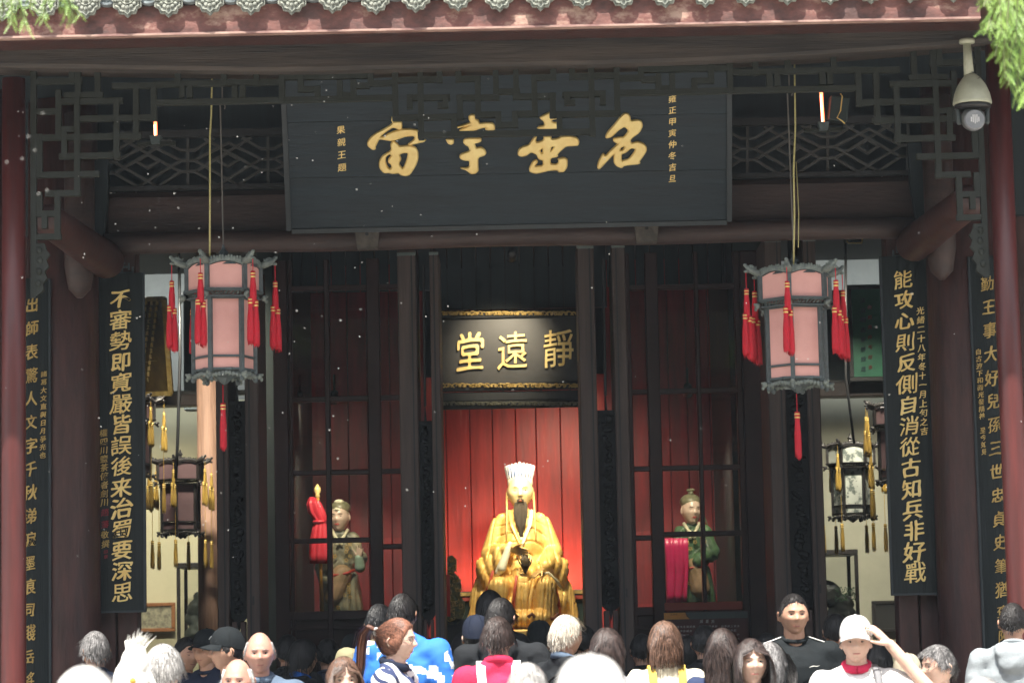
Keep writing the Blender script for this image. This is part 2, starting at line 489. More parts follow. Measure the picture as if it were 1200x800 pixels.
# ------------------------------------------------------------------ roof
roof = thing('temple_roof', 'grey tiled temple roof eave with carved drip tiles and peeling red board along the top', 'roof', (0, YE, 5))
zt = P(600, 8, YE).z
deck = MB()
deck.prism([(-9, 0), (9, 0), (9, .12), (-9, .12)], 0, .01)
deck = MB()
for sgn in (0,):
    a, b, c = (YE + .06, zt + .06), (19.6, zt + 2.0), (24.6, zt - .3)
    vs = []
    for X in (-9, 9):
        for (y, z) in (a, b, c): vs += [(X, y, z), (X, y, z + .12)]
    fs = [(0, 6, 8, 2), (2, 8, 10, 4), (1, 3, 9, 7), (3, 5, 11, 9), (0, 1, 7, 6), (4, 10, 11, 5), (0, 2, 3, 1), (2, 4, 5, 3), (6, 7, 9, 8), (8, 9, 11, 10)]
    deck.add(vs, fs)
deck.build('roof_deck', M_brown, roof)
# gable ends
for X in (-8.6, 8.6):
    MB().add([(X, YE + 1, 4), (X, 24.5, 4), (X, 24.5, zt - .25), (X, 19.6, zt + 1.98), (X, YE + 1, zt + .4)], [(0, 1, 2, 3, 4)]).build('gable', M_brown, roof)
# fascia board, with a pale strip under it that paints its edge highlight
f0, f1 = P(-60, 46, YE + .08), P(1150, 21.5, YE + .08)
slopeF = (f1.z - f0.z) / (f1.x - f0.x)
def fz(x): return f0.z + (x - f0.x) * slopeF
xe0, xe1 = -5.2, P(1151, 22, YE).x
hb = .155
vs = []
for X in (xe0, xe1):
    z = fz(X); vs += [(X, YE + .05, z), (X, YE + .09, z), (X, YE + .05, z + hb), (X, YE + .09, z + hb)]
MB().add(vs, [(0, 4, 5, 1), (0, 2, 6, 4), (1, 5, 7, 3), (2, 3, 7, 6), (0, 1, 3, 2), (4, 6, 7, 5)]).build('fascia_board', M_fascia, roof)
m_edge = mat('painted_edge_highlight', (.40, .27, .22), (.18, .09, .08), rough=.7, scale=5, stretch=(1, 4, 4))
MB().bar((xe0, YE + .065, fz(xe0) - .006), (xe1, YE + .065, fz(xe1) - .006), .06, .012).build('fascia_highlight', m_edge, roof)
# soffit boards from fascia up to the beam
MB().bar((xe0, YE + .60, 5.20), (xe1 + .3, YE + .60, 5.20), .95, .03).build('soffit', M_brown, roof)
# tiles
def drip_mesh():
    pts = []
    for i in range(25):
        a = math.pi + math.pi * i / 24
        r = .085 + .006 * math.cos(i * math.pi / 2)
        pts.append((r * math.cos(a), r * 1.12 * math.sin(a) * (1 + .10 * math.exp(-((i - 12) / 3) ** 2))))
    pts += [(.078, .045), (.04, .02), (0, .012), (-.04, .02), (-.078, .045)]
    mb = MB().prism(pts, 0, .022)
    # carved relief: rim, scroll bosses, petals
    rim = [(p[0] * .86, -.003, p[1] * .86) for p in pts[1:24]]
    mb.tube(rim, .0055, 5)
    for i in range(7):
        a = math.pi * (1.08 + .84 * i / 6)
        c = (.052 * math.cos(a), -.004, .056 * math.sin(a))
        mb.ell(c, (.011, .007, .012), nu=8, nv=5)
    for i in range(5):
        a = math.pi * (1.12 + .76 * i / 4)
        mb.tube([(.036 * math.cos(a + .25 * s), -.004, .036 * math.sin(a + .25 * s)) for s in (-1, -.3, .3, 1)], .0045, 4)
    mb.ell((0, -.004, -.012), (.013, .009, .012), nu=8, nv=5)
    mb.ell((-.026, -.004, -.006), (.008, .006, .007), nu=6, nv=4); mb.ell((.026, -.004, -.006), (.008, .006, .007), nu=6, nv=4)
    return mb.mesh('drip_tile', M_tile, 'auto')
def disc_mesh():
    mb = MB().lathe([(.0, -.004), (.020, -.008), (.024, -.001), (.034, -.001), (.037, -.007), (.042, -.007), (.045, 0), (.055, 0), (.059, -.012), (.070, -.012), (.075, 0), (.075, .03), (.06, .03)], axis='Y', n=22)
    for i in range(10):
        a = 2 * math.pi * i / 10
        mb.ell((.050 * math.cos(a), -.002, .050 * math.sin(a)), (.005, .005, .005), nu=6, nv=4)
    return mb.mesh('round_tile_end', M_tile2, 'auto')
dm, rm = drip_mesh(), disc_mesh()
ridge_m = MB().tube([(0, .03, 0), (0, 4.4, 1.82)], .078, 10).mesh('cover_tile_row', M_tile2, True)
trough_m = MB().bar((0, .0, 0), (0, 4.4, 1.82), .226, .02).mesh('trough_tile_row', M_tile2)
pitch = P(197.4, 10, YE).x - P(149, 10, YE).x
x0 = P(149, 10, YE).x
for i in range(-5, 21):
    X = x0 + i * pitch
    z = P(149 + 48.4 * i, 4 + 0 * i, YE).z
    zc = fz(X) + hb + .006
    if X < xe1 + .02:
        o = link('drip_tile', dm, roof); o.location = (X, YE + random.uniform(-.01, .01), zc + .03 + random.uniform(-.006, .006)); o.rotation_euler = (random.uniform(-.05, .05), random.uniform(-.07, .07), random.uniform(-.1, .1))
        o = link('trough_tile_row', trough_m, roof); o.location = (X, YE + .03, zc + .075)
    Xr = X + pitch / 2
    if Xr < xe1 + .02:
        o = link('round_tile_end', rm, roof); o.location = (Xr, YE + .02, zc + .07 + random.uniform(-.004, .004)); o.rotation_euler = (0, random.uniform(0, 6), 0)
        o = link('cover_tile_row', ridge_m, roof); o.location = (Xr, YE + .02, zc + .09)

# ------------------------------------------------------------------ front beam, posts
def slab_path(name, top, bot, y0, y1, mt, parent=None, n=24):
    """long timber whose top and bottom edges follow px polylines at depth y0"""
    def ev(pl, x):
        for (a, b), (c, d) in zip(pl, pl[1:]):
            if a <= x <= c: return b + (d - b) * (x - a) / (c - a)
        return pl[-1][1]
    xs = [top[0][0] + (top[-1][0] - top[0][0]) * i / n for i in range(n + 1)]
    vs, fs = [], []
    for x in xs:
        t, b = P(x, ev(top, x), y0), P(x, ev(bot, x), y0)
        ev_ = .02
        vs += [(b.x, y0 + ev_, b.z), (b.x, y0, b.z + ev_), (t.x, y0, t.z - ev_), (t.x, y0 + ev_, t.z), (t.x, y1, t.z), (b.x, y1, b.z)]
    for i in range(n):
        for k in range(6): fs.append((i * 6 + k, (i + 1) * 6 + k, (i + 1) * 6 + (k + 1) % 6, i * 6 + (k + 1) % 6))
    fs += [(0, 1, 2, 3, 4, 5), tuple(range(n * 6, n * 6 + 6))[::-1]]
    return MB().add(vs, fs).build(name, mt, parent)
bm_ = slab_path('eave_beam', [(-60, 44), (300, 42), (600, 37), (900, 28), (1240, 14)], [(-60, 77), (130, 80), (333, 83), (600, 77), (830, 71), (1000, 61), (1150, 49), (1240, 44)], Y1 - .12, Y1 + .14, M_beamg)
tag(bm_, 'long weathered dark timber beam directly under the red eave board', 'beam')

def post(px_top, Y, r, mt, name, label, cat, ztop=5.05):
    X = P(px_top, 250, Y).x
    t = thing(name, label, cat, (X, Y, FLOOR))
    MB().lathe([(r, FLOOR + .25), (r * 1.02, 1.5), (r, 3.2), (r * .97, ztop)], (X, Y, 0), 28).build('shaft', mt, t, True)
    MB().lathe([(r * 1.6, FLOOR), (r * 1.75, FLOOR + .06), (r * 1.7, FLOOR + .16), (r * 1.25, FLOOR + .25)], (X, Y, 0), 24).build('stone_base', M_stone, t, True)
    return t
post(16, Y1, .07, M_maroon, 'eave_post', 'slim red lacquered post at the far left edge of the porch', 'post', 5.04)
post(1176, Y1, .07, M_maroon, 'eave_post', 'slim red lacquered post near the right edge below the security camera', 'post', 5.17)
# main columns of the second row
XcL = P(72, 500, Y2).x
post(74, Y2 + .12, .235, M_brown, 'column', 'thick brown red column between the two vertical plaques on the left', 'column', 5.3)
post(1124, Y2 + .12, .235, M_brown, 'column', 'thick brown red column between the two vertical plaques on the right', 'column', 5.3)
post(-14, Y1 + .3, .09, M_brown, 'eave_post', 'darker brown post mostly outside the left edge of the picture', 'post', 5.04)

def jamb(pxa, pxb, label):
    a, b = P(pxa, 735, Y2 + .25).x, P(pxb, 735, Y2 + .25).x
    t = thing('plank_post', label, 'post', ((a + b) / 2, Y2 + .35, FLOOR))
    m_ = (a + b) / 2
    zt_ = 4.75
    MB().box((a, Y2 + .25, FLOOR), (m_ - .006, Y2 + .45, zt_), bev=.006).build('plank', M_brown, t)
    MB().box((m_ + .006, Y2 + .255, FLOOR), (b, Y2 + .45, zt_), bev=.006).build('plank', M_brown, t)
    return t
jamb(112, 161, 'flat brown two plank post behind the left black couplet board')
jamb(1054, 1103, 'flat brown two plank post behind the right black couplet board')

# ------------------------------------------------------------------ fretwork hung under the beam
fret = thing('fretwork_frieze', 'dark angular wooden fretwork hanging under the eave beam above the plaque', 'fretwork', (0, Y1 + .02, 5))
unit = MB().box((-.5, -.5, -.5), (.5, .5, .5), bev=.02).mesh('fret_bar', M_lat)
def fbar(xa, za, xb, zb, t=.034, y=Y1 + .02, d=.04, parent=fret, name='fret_bar', me=unit, j=[0]):
    j[0] += 1
    o = link(name, me, parent)
    o.location = ((xa + xb) / 2, y + (.0015 if abs(xa - xb) > abs(za - zb) else -.0015) + (j[0] % 7) * .0003, (za + zb) / 2)
    L = math.hypot(xb - xa, zb - za)
    o.rotation_euler = (0, -math.atan2(zb - za, xb - xa), 0)
    o.scale = (L + t, d, t)
    return o
def fpx(x0_, y0_, x1_, y1_, mirror=True, t=.034, **k):
    a, b = P(x0_, y0_, Y1), P(x1_, y1_, Y1)
    if abs(x0_ - x1_) < abs(y0_ - y1_): a.x = b.x = (a.x + b.x) / 2
    else: a.z = b.z = (a.z + b.z) / 2
    fbar(a.x, a.z, b.x, b.z, t, **k)
    if mirror: fbar(-a.x - .008, a.z, -b.x - .008, b.z, t, **k)
LAT = [(39, 80, 39, 345), (40, 95, 92, 95), (84, 80, 84, 95), (91, 82, 91, 110), (78, 111, 117, 111), (114, 82, 114, 111), (72, 118, 140, 118),
       (136, 118, 136, 183), (134, 100, 182, 100), (159, 100, 159, 160), (180, 105, 180, 138), (90, 138, 180, 138), (40, 160, 162, 160),
       (40, 130, 68, 130), (68, 108, 68, 160), (75, 151, 75, 182), (75, 151, 88, 151), (90, 118, 90, 226), (72, 182, 137, 182), (46, 160, 46, 204),
       (40, 204, 112, 204), (56, 226, 91, 226), (67, 226, 67, 277), (46, 228, 46, 250), (46, 250, 62, 250), (52, 250, 52, 264), (40, 277, 68, 277),
       (182, 97, 330, 97), (182, 117, 462, 117), (208, 85, 208, 97), (262, 85, 262, 97), (300, 85, 300, 97), (213, 103, 213, 111), (222, 103, 222, 111), (275, 103, 275, 111), (284, 103, 284, 111),
       (330, 83, 330, 117), (334, 89, 434, 89), (434, 89, 434, 97), (434, 97, 462, 97), (352, 89, 352, 104), (352, 104, 372, 104), (372, 104, 372, 112), (398, 97, 398, 111), (398, 111, 412, 111), (414, 97, 414, 111), (414, 100, 430, 100),
       (463, 82, 463, 134), (463, 93, 515, 93), (515, 83, 515, 93), (493, 83, 493, 160), (493, 114, 524, 114), (522, 114, 522, 123), (516, 123, 522, 123), (480, 114, 480, 124), (480, 114, 492, 114),
       (463, 137, 540, 137), (532, 137, 532, 154), (493, 157, 582, 157), (537, 83, 537, 92), (537, 92, 560, 92), (560, 92, 560, 134), (538, 114, 582, 114), (539, 114, 539, 137), (581, 82, 581, 108), (560, 134, 584, 134), (584, 134, 584, 146)]
for q in LAT: fpx(*q)
fpx(581, 107, 606, 107, mirror=False); fpx(584, 146, 604, 146, mirror=False); fpx(582, 156.2, 606, 155.7, mirror=False)
# carved drop at the bottom of each hanging corner
def carved_drop(s):
    pts = []
    base = [(36, 285), (52, 285), (54, 292), (58, 298), (54, 304), (57, 312), (52, 318), (55, 326), (50, 332), (51, 340), (44, 346), (36, 346)]
    for x, y in base:
        p = P(x, y, Y1); pts.append(((p.x) * s - (.008 if s < 0 else 0), p.z))
    mb = MB().prism(pts, Y1, Y1 + .035)
    for x, y in ((46, 293), (47, 305), (46, 318), (45, 332)):
        p = P(x, y, Y1); mb.ell((p.x * s, Y1 - .004, p.z), (.018, .012, .022), nu=10, nv=6)
    mb.build('carved_drop', M_lat, fret)
carved_drop(1); carved_drop(-1)

# ------------------------------------------------------------------ second row: lattice window band, brown beam, log
def band(x_a, x_b, vx, label):
    Yb = Y2 + .02
    t = thing('lattice_window', label, 'lattice', (P((x_a + x_b) / 2, 190, Yb).x, Yb, P(600, 218, Yb).z))
    yref = lambda x, y: y - .021 * (x - 230)
    me = MB().box((-.5, -.5, -.5), (.5, .5, .5)).mesh('lattice_strip', M_lat2)
    cnt = [0]
    def ln(xa, ya, xb, yb, tk=.018):
        # clip to x range
        if xa > xb: xa, ya, xb, yb = xb, yb, xa, ya
        if xb <= x_a or xa >= x_b: return
        if xa < x_a: ya += (yb - ya) * (x_a - xa) / (xb - xa); xa = x_a
        if xb > x_b: yb = ya + (yb - ya) * (x_b - xa) / (xb - xa); xb = x_b
        a, b = P(xa, yref(xa, ya), Yb), P(xb, yref(xb, yb), Yb)
        cnt[0] += 1
        o = link('lattice_strip', me, t); o.location = ((a.x + b.x) / 2, Yb + (cnt[0] % 9) * .0009, (a.z + b.z) / 2)
        o.rotation_euler = (0, -math.atan2(b.z - a.z, b.x - a.x), 0); o.scale = (math.hypot(b.x - a.x, b.z - a.z) + tk * .5, .02, tk)
    for xv in vx:
        p = 94
        ln(xv, 163, xv + .01, 217)
        for s in (0,):
            for (a, b, c, d) in [(8, 176, 30, 163), (8, 188, 48, 168), (48, 168, 86, 188), (8, 188, 57, 217), (86, 188, 37, 217), (86, 176, 64, 163), (8, 201, 34, 217), (86, 201, 60, 217),
                                 (0, 176, 8, 176), (86, 176, 94, 176), (0, 188, 8, 188), (86, 188, 94, 188), (0, 201, 8, 201), (86, 201, 94, 201),
                                 (20, 163, 78, 197), (74, 163, 16, 197), (34, 188, 47, 180), (47, 180, 60, 188), (34, 188, 47, 196), (47, 196, 60, 188), (16, 197, 8, 201), (78, 197, 86, 201)]:
                ln(xv + a, b, xv + c, d)
    a, b = P(x_a, yref(x_a, 157), Yb), P(x_b, yref(x_b, 157), Yb)
    c, d = P(x_a, yref(x_a, 220), Yb), P(x_b, yref(x_b, 220), Yb)
    MB().bar((a.x, Yb, a.z), (b.x, Yb, a.z), .05, .05).build('top_rail', M_dark, t)
    MB().bar((a.x, Yb, c.z), (b.x, Yb, c.z), .05, .03).build('bottom_rail', M_dark, t)
    return t
M_lat2 = mat('faded_lattice_wood', (.055, .057, .054), (.035, .037, .036), rough=.7, scale=9)
band(128, 345, [32, 126, 220, 314], 'diamond lattice window band left of the great black plaque')
band(845, 1066, [782, 876, 970, 1064], 'diamond lattice window band right of the great black plaque')
# darkness behind the lattice: boarded upper wall
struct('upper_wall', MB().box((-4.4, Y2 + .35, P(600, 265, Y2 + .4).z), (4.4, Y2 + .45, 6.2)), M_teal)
zB0, zB1 = P(600, 282, Y2).z, P(600, 213, Y2).z
bb = thing('architrave', 'broad brown painted beam spanning behind the bottom of the great plaque', 'beam', (0, Y2, zB0))
MB().box((P(118, 250, Y2).x, Y2 + .08, zB0), (P(1084, 250, Y2).x, Y2 + .28, zB1), bev=.04).build('beam_body', M_brown2, bb)
lg = thing('log_lintel', 'rounded brown log lintel running just under the great plaque', 'beam', (0, Y2 - .02, P(600, 275, Y2).z))
zl = P(600, 276, Y2 - .05).z
n_ = 16
MB().tube([(-2.65 + 5.3 * i / n_, Y2 - .02, zl + .006 * math.sin(i)) for i in range(n_ + 1)], .072, 16).build('log', M_brown2, lg, True)
# two weathered support blocks under the plaque
for px_, py_, lb in ((430, 278, 'weathered wooden block under the left part of the great plaque'), (758, 271, 'weathered wooden block under the right part of the great plaque')):
    p = P(px_, py_, Y2 - .16)
    t = thing('support_block', lb, 'block', (p.x, Y2 - .14, p.z - .07))
    mb = MB().prism([(p.x - .080, p.z + .066), (p.x + .080, p.z + .066), (p.x + .066, p.z - .068), (p.x - .066, p.z - .068)], Y2 - .16, Y2 - .04)
    mb.build('block', mat('worn_block_wood', (.12, .105, .09), (.05, .045, .04), rough=.8, scale=10, bump=.5), t)
    MB().tube([(p.x, Y2 - .168, p.z + .02), (p.x, Y2 - .155, p.z + .02)], .012, 8).build('peg', M_dark, t)
# curved corner brackets between column and architrave, diagonal struts out to the posts
for s in (1, -1):
    sd_ = 'left' if s > 0 else 'right'
    a = P(118, 292, Y2 - .1); b = P(62, 215, Y1 + .5)
    t = thing('diagonal_strut', f'thick round diagonal strut rising from the {sd_} column toward the front post', 'strut', (a.x * s, Y2 - .1, a.z))
    MB().cap((a.x * s + .02 * s, Y2 + .0, a.z - .06), (b.x * s, Y1 + .35, b.z - .25), .12, .10, 18).build('strut_body', M_brown, t, True)
    a = P(108, 180, Y2 - .1)
    t = thing('bracket_post', f'short hanging brown post above the {sd_} column beside the lattice window', 'post', (a.x * s, Y2 - .1, a.z))
    MB().lathe([(.02, -.66), (.075, -.60), (.10, -.45), (.10, .55)], (P(97, 250, Y2).x * s, Y2 - .14, P(600, 225, Y2).z), 18).build('post_body', M_brown2, t, True)
    c0, c1 = P(112, 190, Y2), P(128, 262, Y2)
    pl = [(c0.x, c0.z), (P(128, 190, Y2).x, c0.z), (P(127, 240, Y2).x, P(127, 240, Y2).z), (P(121, 270, Y2).x, P(0, 285, Y2).z), (P(108, 296, Y2).x, P(0, 303, Y2).z), (c0.x - .02, P(0, 296, Y2).z)]
    t2 = MB().prism([(x * s, z) for x, z in pl], Y2 - .06, Y2 + .02).build('shoulder_bracket', M_teal)
    tag(t2, f'curved dark bracket filling the corner between {sd_} column and architrave', 'bracket')
    # ring for hanging the couplet: small fretted cap
    for pxc, pyc, Yc, lb in ((143, 311, Y2 + .18, 'inner'), (1059, 291, Y2 + .18, 'inner')):
        if (pxc < 600) != (s > 0): continue
        p = P(pxc, pyc, Yc)
        t = thing('fretted_hanger', f'small grey fretted hook ornament above the {sd_} black couplet board', 'hook', (p.x, Yc, p.z - .05))
        mb = MB()
        for (x0_, z0_, x1_, z1_) in [(-.07, -.05, .07, -.05), (-.07, -.05, -.07, -.01), (.07, -.05, .07, -.01), (-.045, -.01, .045, -.01), (-.045, -.03, -.045, .015), (.045, -.03, .045, .015), (-.02, .015, .02, .015), (0, -.05, 0, .06)]:
            mb.bar((p.x + x0_, Yc, p.z + z0_), (p.x + x1_, Yc, p.z + z1_), .012, .012, up=(0, 1, 0))
        mb.build('hook_frame', M_lantern, t)

# ------------------------------------------------------------------ the great plaque
Tl, Bl = P(331, 84, 17.25), P(340, 268, 17.62)
zT, zBt = P(593, 79, 17.25).z, P(597, 263, 17.62).z
xT0, xT1 = P(331, 84, 17.25).x, P(855, 73, 17.25).x
up_v = Vector((0, 17.25 - 17.62, zT - zBt)); Hh = up_v.length; up_v.normalize()
o_ = Vector((0, 17.62, zBt))
nrm = Vector((1, 0, 0)).cross(up_v)             # toward the viewer
def onplane(px, py, o=o_, n=nrm, lift=0.0):
    d = ray(px, py); t = (o + n * lift - CAM).dot(n) / d.dot(n)
    return CAM + d * t
rotp = Matrix((Vector((1, 0, 0)), -nrm, up_v)).transposed()
def pl_box(x0_, x1_, u0, u1, d0, d1):           # box in plaque coordinates (x, up, depth toward viewer)
    c = Vector(((x0_ + x1_) / 2, 0, 0)) + o_ + up_v * ((u0 + u1) / 2) + nrm * ((d0 + d1) / 2)
    hx, hu, hd = (x1_ - x0_) / 2, (u1 - u0) / 2, (d1 - d0) / 2
    vs = [c + Vector((1, 0, 0)) * (a * hx) + nrm * (b * hd) + up_v * (e * hu) for e in (-1, 1) for b in (1, -1) for a in (-1, 1)]
    return vs
FB = [(0, 2, 3, 1), (4, 5, 7, 6), (0, 1, 5, 4), (2, 6, 7, 3), (0, 4, 6, 2), (1, 3, 7, 5)]
gp = thing('great_plaque', 'great slate black plaque leaning over the entrance with four gold characters', 'plaque', (0, 17.7, zBt))
px0, px1 = (xT0 + P(340, 268, 17.62).x) / 2, (xT1 + P(853, 258, 17.62).x) / 2
hs = [0, Hh * .325, Hh * .68, Hh]
for i in range(3):
    MB().add(pl_box(px0, px1, hs[i] + (.0012 if i else 0), hs[i + 1] - (.0012 if i < 2 else 0), -.06, -.001 * (i == 1)), FB).build('plank', M_slate, gp)
rim_m = mat('plaque_rim', (.024, .034, .040), (.014, .020, .025), rough=.5, scale=5)
for (a, b, c, d) in ((px0 - .02, px0 + .012, -.01, Hh + .01), (px1 - .012, px1 + .02, -.01, Hh + .01)):
    MB().add(pl_box(a, b, c, d, -.07, .012), FB).build('rim', rim_m, gp)
MB().add(pl_box(px0 + .013, px1 - .013, -.03, -.001, -.07, .012), FB).build('rim', rim_m, gp)
# traced brush characters: (scale, origin, polygons)
BIG = {
 '宙': (6.667, (420, 120), [
  [(262,108),(272,150),(305,146),(340,147),(343,195),(325,212),(300,200),(270,192),(215,225),(165,268),(200,265),(250,232),(330,207),(400,203),(468,212),(470,285),(530,288),(512,305),(475,312),(410,330),(385,325),(440,285),(440,258),(370,262),(310,285),(260,297),(210,290),(165,282),(150,310),(133,345),(135,362),(110,366),(75,338),(70,310),(90,275),(130,240),(190,210),(255,172),(268,158),(258,130)],
  [(262,305),(280,298),(312,325),(318,340),(400,332),(450,348),(468,385),(468,440),(450,490),(405,560),(375,572),(335,565),(315,548),(270,553),(240,545),(200,548),(165,510),(162,460),(185,415),(215,395),(250,375),(258,360),(252,330)],
  [(215,420),(245,398),(262,410),(235,440),(235,465),(255,480),(262,500),(245,520),(222,490),(212,455)],
  [(320,405),(350,390),(390,390),(380,440),(350,515),(325,490),(318,470),(335,440),(325,415)]]),
 '宇': (6.667, (420, 120), [
  [(768,190),(860,158),(880,155),(862,130),(862,105),(880,92),(905,92),(915,110),(918,132),(940,135),(945,162),(1000,153),(1050,157),(1066,180),(1066,213),(1000,213),(990,205),(1010,190),(960,198),(910,215),(840,220),(782,218),(830,192),(870,175),(770,198)],
  [(683,283),(745,283),(745,315),(725,327),(700,318)],
  [(822,290),(838,278),(885,274),(958,276),(960,300),(935,312),(905,318),(920,355),(955,345),(985,362),(1000,390),(985,412),(935,425),(935,500),(938,530),(915,552),(880,555),(855,535),(835,522),(798,512),(798,507),(850,508),(868,495),(868,450),(830,450),(798,438),(790,415),(805,398),(860,380),(872,370),(860,340),(838,330),(820,310)]]),
 '垂': (6.0, (600, 120), [
  [(175,182),(190,165),(228,160),(225,132),(195,108),(200,98),(278,60),(283,98),(320,98),(318,112),(275,120),(285,138),(320,140),(332,158),(330,180),(250,182)],
  [(40,350),(48,325),(80,305),(115,298),(135,270),(150,245),(175,233),(165,268),(175,280),(222,262),(222,235),(275,235),(275,258),(325,250),(345,235),(405,232),(455,243),(473,270),(465,300),(425,303),(380,305),(350,330),(320,360),(322,378),(270,388),(270,430),(315,432),(330,410),(320,395),(370,383),(390,400),(388,450),(365,485),(325,487),(322,472),(260,475),(205,490),(165,497),(125,485),(120,460),(145,410),(170,400),(182,415),(160,440),(170,445),(218,440),(220,405),(185,395),(175,365),(135,345),(100,372),(65,378),(42,368)],
  [(195,335),(215,315),(217,350),(205,355)],
  [(275,308),(300,305),(280,335),(270,340)]]),
 '名': (6.0, (600, 120), [
  [(655,240),(670,205),(720,150),(760,100),(790,72),(815,75),(832,100),(832,128),(880,118),(910,128),(918,165),(895,210),(850,240),(830,262),(838,285),(880,272),(920,282),(945,310),(945,340),(915,385),(895,410),(900,425),(880,432),(790,440),(770,458),(735,445),(715,420),(715,385),(722,355),(690,385),(640,440),(612,467),(598,455),(605,415),(640,350),(655,375),(690,335),(755,280),(735,285),(710,268),(712,250),(760,240),(785,243),(820,195),(790,165),(745,195),(700,240),(665,250)],
  [(757,335),(765,312),(790,303),(795,312),(775,335)],
  [(768,360),(800,350),(835,318),(868,322),(860,345),(820,395),(790,400),(770,410)]]),
}
for ch, (sc_, og, polys) in BIG.items():
    q = []
    for poly in polys:
        pp = []
        for x, y in chaikin(poly, 1):
            w_ = onplane(og[0] + x / sc_, og[1] + y / sc_)
            pp.append((w_.x, (w_ - o_).dot(up_v)))
        q.append(pp)
    me = curve_mesh(q, .010, .008, -.006)
    place_flat(me, o_, (1, 0, 0), up_v, .012)
    me.materials.append(M_gold); link('character', me, gp)
def col_on_plane(chars, x0_, y0_, x1_, y1_, w_, h_, mt, parent, name, f=onplane, xd=(1, 0, 0), zd=(0, 0, 1), **k):
    n = len(chars)
    its = [(c, f(x0_ + (x1_ - x0_) * i / (n - 1), y0_ + (y1_ - y0_) * i / (n - 1))) for i, c in enumerate(chars) if c != ' ']
    return glyph_line(its, w_, h_, mt, parent, name, xd=xd, zd=zd, **k)
col_on_plane('雍正甲寅仲冬吉旦', 788, 116, 788, 209, .052, .052, M_gold, gp, 'inscription', zd=up_v)
col_on_plane('果親王題', 399.5, 152, 401, 196, .056, .056, M_gold, gp, 'inscription', zd=up_v)

# ------------------------------------------------------------------ couplet boards
def couplet(name_lb, tl, tr, bl, br, Y, chars, cx0, cy0, cx1, cy1, w_px, h_px, small=None, mt=M_gold, th=.04, curve=0.0, bold=.004):
    s = scale_at(Y)
    a, b, c, d = P(*tl, Y), P(*tr, Y), P(*bl, Y), P(*br, Y)
    xa, xb = (a.x + c.x) / 2, (b.x + d.x) / 2
    zt_, zb_ = (a.z + b.z) / 2, (c.z + d.z) / 2
    t = thing('couplet_board', name_lb, 'couplet board', ((xa + xb) / 2, Y + .05, zb_), 'couplet boards hung on the columns')
    # slightly bowed board
    n = 8; vs, fs = [], []
    for i in range(n + 1):
        u = i / n; x = xa + (xb - xa) * u; y = Y + curve * (2 * u - 1) ** 2
        vs += [(x, y, zb_), (x, y, zt_), (x, y + th, zt_), (x, y + th, zb_)]
    for i in range(n):
        for k in range(4): fs.append((i * 4 + k, (i + 1) * 4 + k, (i + 1) * 4 + (k + 1) % 4, i * 4 + (k + 1) % 4))
    fs += [(0, 1, 2, 3), tuple(range(n * 4, n * 4 + 4))[::-1]]
    MB().add(vs, fs).build('board', M_slate2, t, False)
    for x, sg in ((xa, -1), (xb, 1)):
        MB().box((x - .008, Y + curve - .008, zb_), (x + .008, Y + curve + .02, zt_), bev=.003).build('edge_strip', rim_m, t)
    MB().box((xa + .01, Y - .006, zb_), (xb - .01, Y + .02, zb_ + .014)).build('edge_strip', rim_m, t)
    N = len(chars)
    for i, ch in enumerate(chars):
        px_, py_ = cx0 + (cx1 - cx0) * i / (N - 1), cy0 + (cy1 - cy0) * i / (N - 1)
        p = P(px_, py_, Y)
        rr = random.Random(ord(ch))
        k = 1.0 + rr.uniform(-.06, .06)
        glyph_obj(ch, p, w_px * k / s, h_px * k / s, mt, t, seed=ord(ch) % 97, bold=bold, depth=.08)
    if small:
        for (chars2, x0_, y0_, x1_, y1_, wp, mt2) in small:
            if len(chars2) == 1: chars2 += ' '
            col_on_plane(chars2, x0_, y0_, x1_, y1_, wp / s, wp / s, mt2, t, 'inscription', f=lambda px, py: P(px, py, Y + curve * .4), bold=.008)
    return t
couplet('left black couplet board with fifteen bright gold characters beside the left pink lantern', (113, 320), (168, 320), (115, 719), (170, 716), Y2 + .14,
        '不審勢即寬嚴皆誤後来治蜀要深思', 141, 350, 143.5, 693, 26, 24,
        [('權四川鹽茶使者劍川', 121.5, 507, 122.5, 588, 9.5, M_gold2), ('趙藩', 123, 600, 123, 614, 9.5, M_rubred), ('敬撰', 123, 626, 123.5, 637, 9.5, M_gold2), ('印章', 124, 646, 124, 652, 5, M_rubred)])
couplet('right black couplet board with fifteen bright gold characters hung beside the green board', (1031, 301), (1085, 299), (1046, 698), (1100, 696), Y2 + .14,
        '能攻心則反側自消從古知兵非好戰', 1058, 327, 1072.5, 670, 25, 24,
        [('光緒二十八年冬十一月上旬之吉', 1078.5, 364, 1083, 505, 9.5, M_gold)])
couplet('narrow dark couplet board at the far left with thin gold characters behind the red post', (12, 326), (60, 326), (3, 860), (55, 860), Y2 - .16,
        '出師表驚人文字千秋涕淚墨痕同濺岳將軍', 38, 357, 32.5, 824, 16, 19,
        [('諸葛大文直與日月爭光也', 51.5, 438, 50, 533, 7.5, M_gold2)], mt=M_gold2, curve=.03, bold=.004)
couplet('narrow dark couplet board at far right, thin gold characters partly behind the red post', (1135, 300), (1182, 299), (1158, 830), (1206, 828), Y2 - .16,
        '勤王事大好兒孫三世忠貞史筆猶褒陳庶子', 1157, 332, 1180, 800, 16, 19,
        [('自古波下和而光發精神 至今如見', 1146.5, 412, 1153.5, 529, 7.5, M_gold2)], mt=M_gold2, curve=.03, bold=.004)

